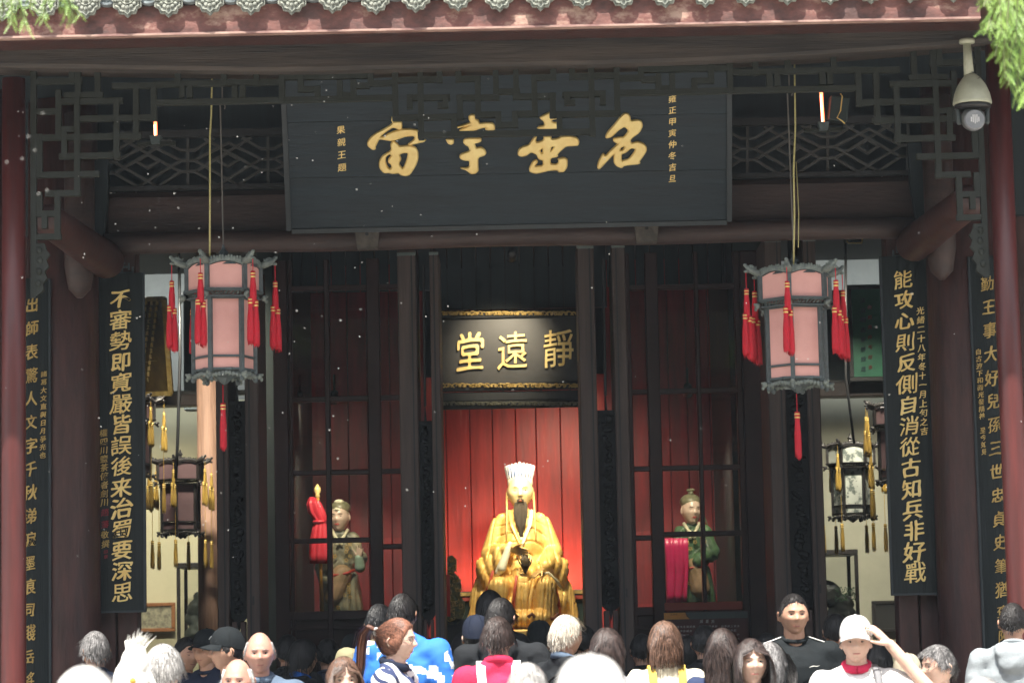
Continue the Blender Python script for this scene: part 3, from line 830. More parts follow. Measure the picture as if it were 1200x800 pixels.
# ------------------------------------------------------------------ folding door leaves seen edge on
def door_pair(xs, lb, ytop=289, dk=(490, 718), slot=True):
    """xs = (left stile a,b, right stile a,b) px at y~600"""
    t = thing('folding_door', lb, 'door', (P((xs[0] + xs[3]) / 2, 600, YD).x, YD, FLOOR), 'pairs of folding door leaves')
    zt_ = P(600, ytop, YD).z
    for k, (a, b) in enumerate(((xs[0], xs[1]), (xs[2], xs[3]))):
        xa, xb = P(a, 600, YD).x, P(b, 600, YD).x
        MB().box((xa, YD + .001 * k, FLOOR + .02), (xb, YD + .62, zt_ - .01 * k), bev=.008).build('door_leaf', M_beamd, t)
        # raised moulding line on the edge
        MB().box((xb - .035 if k == 0 else xa + .024, YD - .006, FLOOR + .02), (xb - .024 if k == 0 else xa + .035, YD + .01, zt_ - .02)).build('moulding', M_dark, t)
        zs = P(600, 697, YD).z
        if slot and k == 1:
            MB().box(((xa + xb) / 2 - .008, YD - .002, zs - .03), ((xa + xb) / 2 + .006, YD + .01, zs + .03)).build('lock_slot', M_black, t)
        MB().box((xa, YD - .01, P(600, ytop + 7, YD).z), (xb, YD - .002, P(600, ytop + 7, YD).z + .02)).build('hinge_plate', mat('pale_hinge', (.16, .2, .19), rough=.4, metal=.5), t)
    # carved dark panel between the leaves
    xa, xb = P(xs[1], 600, YD).x + .012, P(xs[2], 600, YD).x - .012
    z1, z0 = P(600, dk[0], YD).z, P(600, dk[1], YD).z
    xm, hw = (xa + xb) / 2, (xb - xa) / 2 + .010
    mb = MB().prism([(xm - hw, z1), (xm - hw, z0), (xm - .012, z0 - .05), (xm, z0 - .10), (xm + .012, z0 - .05), (xm + hw, z0), (xm + hw, z1), (xm + .008, z1), (xm, z1 + .12), (xm - .008, z1)], YD + .05, YD + .09)
    q = random.Random(int(xs[0]))
    z = z0 + .04
    while z < z1 - .03:
        mb.ell((xm + q.uniform(-.3, .3) * hw, YD + .045, z), (hw * q.uniform(.35, .6), .02, q.uniform(.012, .03)), Matrix.Rotation(q.uniform(-.8, .8), 3, 'Y'), nu=8, nv=5)
        z += q.uniform(.03, .055)
    mb.build('carved_panel', M_blackwood, t)
    MB().tube([(xm, YD + .06, z1 + .1), (xm + .004, YD + .06, zt_ - .1)], .009, 6).build('hanging_cord', M_dark, t)
    # filler stiles low down
    for a, b in ((xa, xm - .012), (xm + .012, xb)):
        MB().box((a, YD + .03, FLOOR + .02), (b, YD + .12, z0 - .03), bev=.004).build('lower_stile', M_brown2, t)
    return t
M_beamd = mat('greyed_brown_wood', (.064, .045, .040), (.034, .025, .023), rough=.65, scale=4, detail=8, stretch=(7, 7, .4), bump=.25)
M_blackwood = mat('black_carved_wood', (.012, .013, .015), (.006, .007, .008), rough=.7, scale=20, bump=.6, spec=.2)
door_pair((470, 492, 508, 519), 'edge on pair of brown door leaves left of the golden statue', 290)
door_pair((683, 703, 724, 740), 'edge on pair of brown door leaves right of the golden statue', 286, (482, 712))
door_pair((254, 268, 288, 304), 'edge on pair of brown door leaves under the left pink lantern', 300, (462, 716))
door_pair((905, 925, 951, 966), 'edge on pair of brown door leaves under the right pink lantern', 283, (462, 716))

# ================================================================== SHRINE
# red boards behind the statue (parts of one screen each)
def boards(x_a, x_b, y_a, y_b, pitch_px, Y, mt, label, name='board_screen', seed=1):
    t = thing(name, label, 'screen', (P((x_a + x_b) / 2, 600, Y).x, Y, P(600, y_b, Y).z))
    rr = random.Random(seed); x = x_a
    while x < x_b - 2:
        w_ = min(pitch_px * rr.uniform(.88, 1.12), x_b - x)
        if x_b - (x + w_) < pitch_px * .4: w_ = x_b - x
        a, b = P(x, 600, Y).x, P(x + w_, 600, Y).x
        me = MB().box((a + .003, Y + rr.uniform(-.004, .004), P(600, y_b, Y).z), (b - .003, Y + .03, P(600, y_a, Y).z), bev=.004)
        me.build('board', mt, t)
        x += w_
    return t
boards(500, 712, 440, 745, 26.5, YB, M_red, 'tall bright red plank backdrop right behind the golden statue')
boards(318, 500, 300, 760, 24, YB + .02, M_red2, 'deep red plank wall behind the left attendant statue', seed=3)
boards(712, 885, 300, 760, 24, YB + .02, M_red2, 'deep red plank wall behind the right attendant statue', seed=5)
# low red panels near the central doors that catch the statue lamps
# inner ceiling boards above the niche
Yc = 20.3
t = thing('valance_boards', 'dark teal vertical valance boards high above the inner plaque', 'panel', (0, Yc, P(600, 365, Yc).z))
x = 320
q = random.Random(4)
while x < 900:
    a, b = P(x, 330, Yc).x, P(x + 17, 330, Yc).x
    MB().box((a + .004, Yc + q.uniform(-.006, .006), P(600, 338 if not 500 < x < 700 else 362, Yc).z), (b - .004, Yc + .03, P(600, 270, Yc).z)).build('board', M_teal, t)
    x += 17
struct('inner_ceiling', MB().box((-3.6, YD + .7, P(600, 262, YD + .7).z + .1), (3.6, YB + .3, P(600, 262, YD + .7).z + .16)), M_dark)

def window_screen(label, verts, horis, ya, yb, Y, mt, sill=None):
    """verts: (px, width px); horis: (xa, xb, y, width px)"""
    s = scale_at(Y)
    x0_, x1_ = verts[0][0], verts[-1][0]
    t = thing('window_screen', label, 'window', (P((x0_ + x1_) / 2, 600, Y).x, Y, FLOOR))
    za, zb_ = P(600, ya, Y).z, FLOOR
    for i, (px_, w_) in enumerate(verts):
        X = P(px_, 600, Y).x
        MB().box((X - w_ / 2 / s, Y - .03 - .002 * i, zb_ + .02), (X + w_ / 2 / s, Y + .04, za), bev=.006).build('upright', mt, t)
    for i, (xa, xb, y, w_) in enumerate(horis):
        a, b = P(xa, y, Y), P(xb, y, Y)
        z = P((xa + xb) / 2, y, Y).z
        MB().box((a.x, Y - .022 - .0015 * i, z - w_ / 2 / s), (b.x, Y + .032, z + w_ / 2 / s), bev=.005).build('crossbar', mt, t)
    return t
def panes(t, xs, ys, Y):
    for (a, b) in xs:
        for (c, d) in ys:
            p, q_ = P(a, 600, Y), P(b, 600, Y)
            za, zb_ = P((a + b) / 2, c, Y).z, P((a + b) / 2, d, Y).z
            MB().box((p.x, Y + .003, zb_), (q_.x, Y + .007, za)).build('pane', M_glass, t)
M_frame = mat('dark_red_brown_frame', (.050, .022, .022), (.030, .015, .016), rough=.5, scale=3)
M_framer = mat('orange_red_rail', (.33, .055, .035), (.24, .04, .028), rough=.45, scale=3)  # orange-red paint of the sill and rails
tL = window_screen('dark framed glazed screen in front of the left attendant with the red banner',
                   [(331, 17), (343, 4), (386, 6), (441, 15), (474, 7)],
                   [(340, 478, 337, 6), (340, 478, 467, 6), (340, 478, 553, 6), (340, 436, 633, 6), (446, 478, 640, 6), (340, 478, 720, 10), (340, 478, 735, 4)], 300, 800, YS, M_frame)
panes(tL, [(345, 383), (389, 434), (448, 470)], [(340, 464), (470, 550), (556, 630), (637, 715)], YS)
tR = window_screen('dark framed glazed screen in front of the right attendant with the magenta cloth',
                   [(742, 5), (770, 15), (823, 5), (871, 7), (888, 26)],
                   [(738, 875, 336, 6), (738, 875, 458, 6), (738, 875, 548, 6), (738, 766, 630, 6), (776, 875, 625, 6), (738, 766, 716, 10), (738, 766, 735, 4)], 300, 800, YS, M_frame)
a, b = P(778, 711, YS), P(870, 711, YS)
MB().box((a.x, YS - .035, a.z - .03), (b.x, YS + .03, a.z + .03), bev=.006).build('red_sill', M_framer, tR)
panes(tR, [(745, 762), (778, 820), (826, 867)], [(339, 455), (461, 545), (551, 622), (628, 707)], YS)
# dado panels beneath the windows
for xa, xb, lb in ((341, 477, 'dark red brown panel below the left glazed screen'), (740, 872, 'dark red brown panel below the right glazed screen')):
    a, b = P(xa, 760, YS).x, P(xb, 760, YS).x
    t = thing('dado_panel', lb, 'panel', ((a + b) / 2, YS, FLOOR))
    z1 = P(600, 722, YS).z
    w4 = (b - a) / 3
    for i in range(3):
        MB().box((a + w4 * i + .004, YS + .012, FLOOR + .02), (a + w4 * (i + 1) - .004, YS + .04, z1 + .02), bev=.008).build('board', M_frame, t)

# information panel under the right window
Yp = YS - .16
a, b = P(778, 715, Yp), P(876, 715, Yp)
zt_, zb_ = P(828, 716, Yp).z, P(828, 790, Yp).z
ip = thing('information_panel', 'dark red information panel with orange corner tab and white print under the right window', 'sign', ((a.x + b.x) / 2, Yp, zb_))
MB().box((a.x, Yp, zb_), (b.x, Yp + .02, zt_)).build('panel_board', mat('sign_maroon', (.075, .022, .022), rough=.5), ip)
zh = P(828, 724.5, Yp).z
xo = P(805, 715, Yp).x
MB().prism([(xo - .01, zt_ - .004), (b.x, zt_ - .004), (b.x, zh), (xo + .02, zh)], Yp - .003, Yp - .0005).build('grey_strip', mat('sign_grey', (.085, .10, .095), rough=.5), ip)
MB().prism([(a.x, zt_ - .004), (xo - .012, zt_ - .004), (xo - .004, zh + .02), (xo + .018, zh), (a.x, zh)], Yp - .006, Yp - .001).build('orange_tab', mat('sign_orange', (.62, .28, .055), rough=.5), ip)
M_print = mat('white_print', (.55, .53, .5), rough=.6)
glyph_line([(c, P(822 + i * 6.7, 727.5, Yp)) for i, c in enumerate('諸葛亮')], .024, .026, M_print, ip, 'title', bold=.01, depth=.03, wob=.0)
glyph_line([(c, P(787 + i * 2.7, 719.5, Yp - .006)) for i, c in enumerate('武侯祠')], .015, .015, mat('brown_print', (.25, .12, .03), rough=.6), ip, 'tab_text', bold=.01, depth=.03, wob=.0) 
tx = '臥龍先生隱居隆中後輔佐劉備聯孫抗曹建立蜀漢政權'
for r_ in range(4):
    its = [(tx[(i + r_ * 5) % len(tx)], P(791 + i * 3.7, 734 + r_ * 5 - i * .05, Yp)) for i in range(21) if (i + r_) % 7]
    glyph_line(its, .019, .017, M_print, ip, 'text_line', bold=.0, depth=.03, wob=.0)

# inner plaque
Yq = 20.0
ipq = thing('inner_plaque', 'black inner plaque with three gold characters above the golden statue', 'plaque', (0, Yq, P(602, 478, Yq).z))
def row(xa, xb, ya, yb, Y, y1=None, name='x', mt=M_slate2, parent=None, bev=.006):
    a, b = P(xa, (ya + yb) / 2, Y), P(xb, (ya + yb) / 2, Y)
    z1, z0 = P((xa + xb) / 2, ya, Y).z, P((xa + xb) / 2, yb, Y).z
    return MB().box((a.x, Y, z0), (b.x, y1 or Y + .05, z1), bev=bev).build(name, mt, parent)
M_slateq = mat('inner_plaque_lacquer', (.040, .038, .036), (.016, .017, .018), rough=.45, scale=2.0)
row(510, 692, 372, 449, Yq, name='board', mt=M_slateq, parent=ipq)
row(508, 694, 364, 372, Yq - .03, name='top_band', mt=M_dark, parent=ipq)
row(510, 694, 448, 457, Yq - .03, name='bottom_band', mt=M_dark, parent=ipq)
row(508, 696, 458, 469, Yq - .01, name='dark_rail', mt=M_dark, parent=ipq)
row(508, 696, 469, 478, Yq - .03, name='lower_band', mt=M_dark, parent=ipq)
def scrollwork(xa, xb, y, h, Y, mt, parent, seed):
    q = random.Random(seed); mb = MB(); s = scale_at(Y)
    x = xa + 2
    while x < xb - 2:
        p = P(x, y, Y); sg = q.choice((-1, 1)); r0 = h / 2 / s * q.uniform(.7, 1.05)
        pts = []
        for i in range(9):
            a = i / 8 * math.pi * q.uniform(1.3, 1.7)
            rr = r0 * (1 - i / 11)
            pts.append((p.x + rr * math.cos(a) * sg * 1.3, Y - .012 + q.uniform(-.004, .004), p.z + rr * math.sin(a) * q.choice((1, 1, -1) if i == 0 else (1,))))
        mb.tube(pts, q.uniform(.0035, .0065), 5)
        if q.random() < .5: mb.ell((p.x + q.uniform(-.01, .01), Y - .01, p.z), (.012, .008, .010), nu=7, nv=5)
        x += h * q.uniform(.35, .7)
    return mb.build('scrollwork', mt, parent, True)
scrollwork(511, 690, 368, 7.5, Yq - .035, M_gold2, ipq, 1)
scrollwork(513, 692, 452.5, 8, Yq - .035, M_gold2, ipq, 2)
scrollwork(511, 693, 473.5, 7, Yq - .035, mat('tarnished_scroll', (.12, .12, .085), rough=.5), ipq, 3)
for ch, cx, cy, w_, h_ in (('堂', 551, 412, 35, 48), ('遠', 600.5, 410.5, 37, 46), ('靜', 654, 408, 37, 46)):
    s = scale_at(Yq)
    me = curve_mesh(brush(glyph_outline(ch), 5, w_ / s, h_ / s, rise=.05, slant=.04, wob=.02), .014, 0, 0)
    place_flat(me, P(cx, cy, Yq), off=.012); me.materials.append(M_gold); link('character', me, ipq)

# ------------------------------------------------------------------ golden statue
st = thing('golden_statue', 'golden seated robed statue with long dark beard and fluted white crown', 'statue', (P(613, 735, 21).x, 21, P(613, 737, 21).z))
Y3 = 21.0
U = 1 / scale_at(Y3)
base = P(613, 736, Y3)
def SV(dx, dz, dy=0.0): return Vector((base.x + dx * U, Y3 + dy, base.z + dz * U))
def SE(mb, dx, dz, dy, rx, rz, ry, rot=None, **k): mb.ell(SV(dx, dz, dy), (rx * U, ry, rz * U), rot, **k)
RY = lambda a: Matrix.Rotation(R(a), 3, 'Y')
mb = MB()
SE(mb, 0, 110, 0, 29, 30, .15); SE(mb, 0, 90, -.02, 31, 34, .18); SE(mb, 0, 66, -.03, 38, 30, .2)
mb.cap(SV(-20, 123, .01), SV(20, 123, .01), 11.5 * U, 11.5 * U)
mb.cap(SV(0, 125, 0), SV(0, 138, -.01), 15 * U, 9 * U)
mb.cap(SV(-24, 120, .01), SV(-36, 86, -.02), 11.5 * U, 11.5 * U); mb.cap(SV(24, 120, .01), SV(37, 86, -.02), 11.5 * U, 11.5 * U)
mb.cap(SV(-36, 86, -.04), SV(-15, 90, -.24), 11.5 * U, 8 * U); mb.cap(SV(37, 86, -.04), SV(27, 70, -.26), 11.5 * U, 9 * U)
# hanging sleeves
SE(mb, -33, 66, -.10, 11, 24, .11, RY(-14)); SE(mb, -40, 56, -.06, 11, 28, .13, RY(-20)); SE(mb, -24, 72, -.2, 9, 24, .06, RY(-8))
SE(mb, 34, 64, -.12, 12, 22, .12, RY(20)); SE(mb, 41, 54, -.06, 11, 28, .13, RY(20)); SE(mb, 24, 66, -.26, 9, 9, .06)
# thighs, knees, shins
for s in (-1, 1):
    mb.cap(SV(16 * s, 54, 0), SV(27 * s, 47, -.34), 16 * U, 12.5 * U)
    mb.cap(SV(27 * s, 46, -.36), SV(27 * s, 8, -.34), 13 * U, 15 * U)
    mb.cap(SV(34 * s, 90, .0), SV(48 * s, 40, -.02), 8 * U, 12 * U); mb.cap(SV(48 * s, 40, -.02), SV(55 * s, 9, -.03), 12 * U, 11 * U)
    mb.cap(SV(34 * s, 88, .06), SV(44 * s, 20, .06), 10 * U, 16 * U); SE(mb, 38 * s, 24, -.06, 16, 26, .16, RY(10 * s)); mb.cap(SV(60 * s, 4, -.04), SV(50 * s, 34, -.02), 6 * U, 5 * U)
    SE(mb, 20 * s, 10, -.40, 13, 12, .1)
SE(mb, 0, 34, -.21, 20, 40, .155); SE(mb, 0, 10, -.30, 22, 12, .12)
mb.box(SV(-56, 2, .1), SV(56, 12, -.25))
me = fuse(mb, .0062, 9)
def folds(co, no):
    dx = (co[:, 0] - base.x) / U; dz = (co[:, 2] - base.z) / U; y = co[:, 1] - Y3
    low = 1 / (1 + np.exp((dz - 58) / 5)); side = np.clip((np.abs(dx) - 24) / 14, 0, 1)
    V = lambda ph, w=.28: -np.exp(-(np.sin(ph / 2) / w) ** 2)
    # lower robes: long folds falling from the knees and side drapes
    w1 = 1.8 * np.sin(dz * .045 + 1) + 1.2 * np.sin(dx * .21)
    lo = V(dx * .50 + w1) * (1 - side) * np.clip((60 - dz) / 18, 0.1, 1) + V(np.abs(dx) * .62 + dz * .20 + .5 * w1, .24) * side
    lo = lo + .6 * V(dx * 1.15 + 1.4 * w1 + 2, .25)
    # upper robes: curved folds radiating from shoulders to the folded arms
    rad = np.hypot(np.abs(dx) - 2, (dz - 66) * .85)
    up = V(rad * .62 + 1.5 * np.sin(dx * .12 + dz * .08), .24)
    slee = .7 * V(dz * .16 + np.abs(dx) * .60 + .8 * np.sin(dz * .09), .20)
    w_ = np.clip((np.abs(dx) - 22) / 8, 0, 1)
    hi = up * (1 - w_) * .8 + slee * w_
    return .015 * (low * lo + (1 - low) * hi) * np.where(dz > 136, 0, 1)
displace(me, folds)
fin(me, 'robe', M_statue, st)
# scalloped hem
mb = MB()
for s in (-1, 1):
    pts = [SV(s * (6 + i * 4.2), 12 + 3.5 * math.sin(i * 1.7) - (i == 9) * 3, -.49 + .01 * i) for i in range(10)]
    mb.tube(pts, [2.2 * U] * 10, 8)
mb.build('robe_hem', mat('dark_red_hem', (.16, .05, .02), rough=.5), st, True)  # hem in plain dark red
# red linings that show between the folds
for pts in ([(-33, 66), (-38, 48), (-46, 34), (-50, 20)], [(-6, 60), (-9, 40), (-12, 14)], [(37, 50), (41, 30), (42, 12)]):
    mb = MB(); mb.tube([SV(x, z, -.36 if abs(x) < 20 else -.235 - .002 * z) for x, z in pts], [1.5 * U, 1.9 * U, 1.9 * U, 1.6 * U][:len(pts)], 6)
    mb.build('red_lining', mat('lining_red', (.55, .09, .04), rough=.5), st, True)
# collar bands crossing the chest
for s in (1, -1):
    mb = MB(); mb.tube([SV(-13 * s, 136, -.055), SV(-10 * s, 118, -.15), SV(-2 * s, 98, -.195), SV(5 * s, 84, -.215)], [2.6 * U] * 4, 8, flat=.6)
    mb.build('collar_band', M_statue if s > 0 else M_cuff, st, True)
# white inner cuff of the raised arm and hand
mb = MB(); mb.cap(SV(-13, 96, -.30), SV(-23, 68, -.33), 3.4 * U, 5.2 * U, 10); mb.cap(SV(-16, 90, -.31), SV(-27, 64, -.31), 3.4 * U, 4.5 * U, 10)
fin(fuse(mb, .007, 2), 'cuff', M_cuff, st)
def hand_prims(mb, wrist, dirv, palmn, s=1.0, curl=.25, side=1, spread=.12):
    """a palm, four unequal fingers and a thumb; s = hand scale (1 -> 0.18 m long)"""
    d = Vector(dirv).normalized(); n_ = Vector(palmn).normalized(); sd_ = d.cross(n_).normalized() * side
    w_ = Vector(wrist)
    for k in (-1, -.33, .33, 1):
        mb.cap(w_ + sd_ * (k * .016 * s), w_ + d * .085 * s + sd_ * (k * .030 * s), .015 * s, .0125 * s, 8, k=3)
    L = (.062, .075, .070, .052)
    for i, k in enumerate((-1, -.33, .33, 1)):
        p = w_ + d * .085 * s + sd_ * (k * .030 * s); dd = (d + sd_ * (k * spread)).normalized()
        for j in range(3):
            q_ = p + dd * (L[i] * s * (.45, .32, .27)[j])
            mb.cap(p, q_, (.0105 - .0012 * j) * s, (.0095 - .0014 * j) * s, 7, k=3)
            p = q_; dd = (dd + n_ * curl * (1 + .4 * j)).normalized()
    p = w_ + d * .02 * s - sd_ * .022 * s
    dd = (d * .65 - sd_ * .75 + n_ * .25).normalized()
    for j in range(3):
        q_ = p + dd * (.040, .032, .026)[j] * s
        mb.cap(p, q_, (.0145 - .002 * j) * s, (.012 - .002 * j) * s, 7, k=3); p = q_; dd = (dd + d * .35 + n_ * curl * .5).normalized()
mb = MB(); hand_prims(mb, SV(-11, 90, -.33), (1, -.25, -.30), (-.1, -1, -.4), .85, .12, 1)
fin(fuse(mb, .0045, 1), 'hand', mat('gilt_hand', (.62, .40, .14), rough=.4, metal=.3), st)
mb = MB(); hand_prims(mb, SV(24, 66, -.36), (-.8, -.4, -.5), (0, .3, -1), .75, .3, -1)
fin(fuse(mb, .0045, 1), 'hand', MC['gilt_hand'], st)
# dark folded feather fan held at the waist
mb = MB()
for i in range(7):
    a = R(-24 + 8 * i)
    mb.tube([SV(4, 62, -.33), SV(4 + 16 * math.sin(a), 62 + 22 * math.cos(a) - 8, -.36), SV(3 + 24 * math.sin(a), 62 + 36 * math.cos(a) - 12, -.35)], [.006, .016, .003], 6, flat=.3)
mb.build('feather_fan', mat('fan_brown', (.10, .07, .03), rough=.6, scale=30, bump=.5), st, True)
# pale edge of the right sleeve, resting hand cuff
MB().tube([SV(20, 60, -.34), SV(30, 62, -.35), SV(40, 52, -.3), SV(47, 42, -.24)], [1.6 * U, 2 * U, 2 * U, 1.2 * U], 8).build('cuff', M_cuff, st, True)

def head_mesh(w=.152, d=.190, h=.235, nu=56, nv=44, feat=1.0, jaw=.30, noseS=1.0):
    vs, fs = [], []
    for j in range(nv + 1):
        ph = math.pi * j / nv - math.pi / 2
        for i in range(nu):
            t = 2 * math.pi * i / nu
            vs.append(head_pt(math.cos(ph) * math.sin(t), -math.cos(ph) * math.cos(t), math.sin(ph), w, d, h, feat, jaw, noseS))
    for j in range(nv):
        for i in range(nu):
            a, b = j * nu + i, j * nu + (i + 1) % nu
            fs.append((a, b, b + nu, a + nu))
    return vs, fs
def head_pt(dx, dy, dz, w=.152, d=.190, h=.235, feat=1.0, jaw=.30, noseS=1.0):
    x, y, z = dx * w / 2, dy * d / 2, dz * h / 2
    t = max(0, -dz)
    x *= 1 - jaw * t ** 1.8
    x *= 1 + .06 * math.exp(-((dz + .05) / .25) ** 2)
    y *= (1 - .10 * t) if dy < 0 else (1 - .42 * t)
    if dy < 0:
        f = min(1, max(0, (-dy - .15) / .35)); f = f * f * (3 - 2 * f)
        fl = -d / 2 * (abs(dy) ** .75) if True else y
        y = y * (1 - .5 * f) + fl * (1 - .10 * t) * .5 * f
        G = lambda xc, zc, sx, sz: math.exp(-((abs(x) - xc) / sx) ** 2 - ((z - zc) / sz) ** 2) * f * feat
        y -= .020 * noseS * math.exp(-(x / .0105) ** 2) * f * feat * (math.exp(-((z + .024) / .024) ** 2) if z > -.024 else math.exp(-((z + .024) / .009) ** 2))
        y -= .008 * noseS * G(.011, -.027, .008, .008)
        y -= .005 * G(.022, .024, .022, .009)
        y += .0085 * G(.030, .004, .016, .012)
        y -= .005 * G(.042, -.022, .018, .020)
        y -= .006 * G(0, -.050, .020, .0055) - .003 * G(0, -.0565, .018, .003)
        y -= .006 * G(0, -.063, .017, .0055)
        y += .003 * G(0, -.075, .02, .007)
        y -= .007 * G(0, -.092, .020, .014)
    return Vector((x, y, z))
def front_y(x, z, **k):
    # solve on the surface by sampling direction
    w, d, h = k.get('w', .152), k.get('d', .19), k.get('h', .235)
    dz = max(-.98, min(.98, z / (h / 2)))
    best = None
    for i in range(60):
        dx = -1 + 2 * i / 59
        r2 = 1 - dz * dz
        if dx * dx > r2: continue
        p = head_pt(dx, -math.sqrt(r2 - dx * dx), dz, **k)
        e = abs(p.x - x)
        if best is None or e < best[0]: best = (e, p.y)
    return best[1]
def face_parts(xf, parent, skin, lipm, scale=1.0, brow_m=None, open_mouth=False, eyes=True, white_m=None, smile=0.0):
    """xf maps head-local vectors to world"""
    brow_m = brow_m or MC_hair('black')
    for s in (-1, 1):
        y = front_y(.030, .003)
        mb = MB(); mb.ell((.031 * s, y + .0035, .003), (.0125, .006, .0050 if eyes else .003), nu=10, nv=6)
        mb.v = [xf(Vector(v)) for v in mb.v]; mb.build('eye', white_m or M_eye, parent, True)
        mb = MB(); mb.ell((.031 * s, y - .0012, .003), (.0050, .002, .0045), nu=10, nv=6)
        mb.tube([((.018 + .0065 * i) * s, y - .0015 + .0008 * i * i * .3, .005 + .0036 * math.sin(math.pi * (i + .6) / 4.6)) for i in range(5)], .0010, 5)
        mb.v = [xf(Vector(v)) for v in mb.v]; mb.build('iris', M_iris, parent, True)
        mb = MB(); mb.tube([((.014 + .0085 * i) * s, front_y(.014 + .0085 * i, .022) - .001, .019 + .005 * math.sin(math.pi * (i + .8) / 5)) for i in range(5)], [.0012, .0020, .0021, .0017, .0006], 6)
        mb.v = [xf(Vector(v)) for v in mb.v]; mb.build('eyebrow', brow_m, parent, True)
    y = front_y(0, -.057)
    mb = MB()
    o_m = .006 if open_mouth else 0
    for z0_, th in ((-.0525, .0036), (-.0615 - o_m, .0042)):
        mb.tube([(x * .001, front_y(abs(x) * .001, -.057) + .0000 - .0005, z0_ + (.0008 + smile * .003) * (abs(x) / 22) ** 2 * 2) for x in (-22, -14, -7, 0, 7, 14, 22)], [.001, th * .75, th, th * .9, th, th * .75, .001], 7)
    mb.v = [xf(Vector(v)) for v in mb.v]; mb.build('lips', lipm, parent, True)
    if open_mouth:
        mb = MB().ell((0, y + .001, -.0600), (.013, .004, .006), nu=10, nv=6)
        mb.v = [xf(Vector(v)) for v in mb.v]; mb.build('mouth', M_iris, parent, True)
M_eye = mat('eye_white', (.36, .30, .27), rough=.3)
M_iris = mat('eye_dark', (.015, .010, .008), rough=.2)
HAIRC = {'black': ((.012, .010, .010), (.005, .0045, .0045)), 'brown': ((.11, .060, .040), (.05, .028, .019)), 'auburn': ((.17, .070, .042), (.085, .038, .024)),
         'darkbrown': ((.036, .023, .020), (.016, .011, .010)), 'grey': ((.34, .33, .32), (.16, .155, .15)), 'white': ((.62, .61, .59), (.42, .41, .40)),
         'saltpepper': ((.17, .165, .165), (.045, .043, .043)), 'shadowblack': ((.006, .006, .007), (.003, .003, .0035)), 'beige': ((.46, .42, .35), (.28, .25, .21))}
def MC_hair(k):
    a, b = HAIRC[k]
    if 'hair_' + k in MC: return MC['hair_' + k]
    mt = mat('hair_' + k, a, b, rough=.40, scale=120, lo=.38, hi=.62, stretch=(1, 1, .22), spec=.35, bump=.35, bscale=240, roughvar=0)
    n = mt.node_tree.nodes; l = mt.node_tree.links; pb = n['Principled BSDF']
    src = pb.inputs['Base Color'].links[0].from_socket
    g = n.new('ShaderNodeNewGeometry'); mr = n.new('ShaderNodeMapRange'); mr.inputs['To Min'].default_value = .35; mr.inputs['To Max'].default_value = 1.9
    l.new(g.outputs['Random Per Island'], mr.inputs['Value'])
    hv = n.new('ShaderNodeHueSaturation'); l.new(src, hv.inputs['Color']); l.new(mr.outputs[0], hv.inputs['Value']); l.new(hv.outputs[0], pb.inputs['Base Color'])
    m3 = n.new('ShaderNodeMapRange'); m3.inputs['To Min'].default_value = .28; m3.inputs['To Max'].default_value = .6; l.new(g.outputs['Random Per Island'], m3.inputs['Value']); l.new(m3.outputs[0], pb.inputs['Roughness'])
    return mt

# statue head
hc = SV(0, 158, -.03)
kx = 29 * U / .152
vs, fs = head_mesh(jaw=.22)
MB().add([hc + Vector((v.x * kx, v.y * kx, v.z * kx * .98)) for v in vs], fs).build('head', M_flesh, st, True)
face_parts(lambda v: hc + v * kx, st, M_flesh, mat('painted_lips', (.50, .12, .05), rough=.4), brow_m=mat('painted_brow', (.30, .19, .08), rough=.5), white_m=mat('painted_eye', (.55, .42, .22), rough=.4))
for s in (-1, 1):
    MB().ell(hc + Vector((s * 14 * U, .01, -2 * U)), (.012, .02, 7.5 * U), nu=10, nv=8).build('ear', M_flesh, st, True)
    MB().tube([SV(15.5 * s, 158, -.02), SV(16 * s, 140, -.06), SV(16.5 * s, 112, -.15), SV(17 * s, 100, -.17)], [.007, .009, .008, .003], 6, flat=.5).build('temple_ribbon', M_gold2, st, True)
mb = MB()
q = random.Random(3)
for i in range(46):
    x = q.uniform(-1, 1); 
    y0_ = hc.y + front_y(abs(x) * .02, -.09) * kx
    p0 = Vector((hc.x + x * 5.5 * U, y0_ + .008, hc.z - 11 * U - abs(x) * 0))
    L = (52 - 22 * abs(x)) * U * q.uniform(.8, 1)
    pts = [p0, p0 + Vector((x * 1 * U, -.045, -L * .2)), p0 + Vector((x * 2 * U, -.055, -L * .5)), p0 + Vector((x * .5 * U, -.07, -L * .8)), p0 + Vector((0, -.075, -L))]
    mb.tube(pts, [.004, .0085, .008, .006, .001], 5)
for s in (-1, 1):
    for k in range(5):
        mb.tube([hc + Vector((s * .003, -.098 * kx, -.047 * kx)), hc + Vector((s * .022, -.095 * kx, (-.052 - .003 * k) * kx)), hc + Vector((s * (.028 + .001 * k), -.10, -.10 * kx - .02 * k))], [.004, .004, .001], 5)
mb.build('beard', M_beard, st, True)
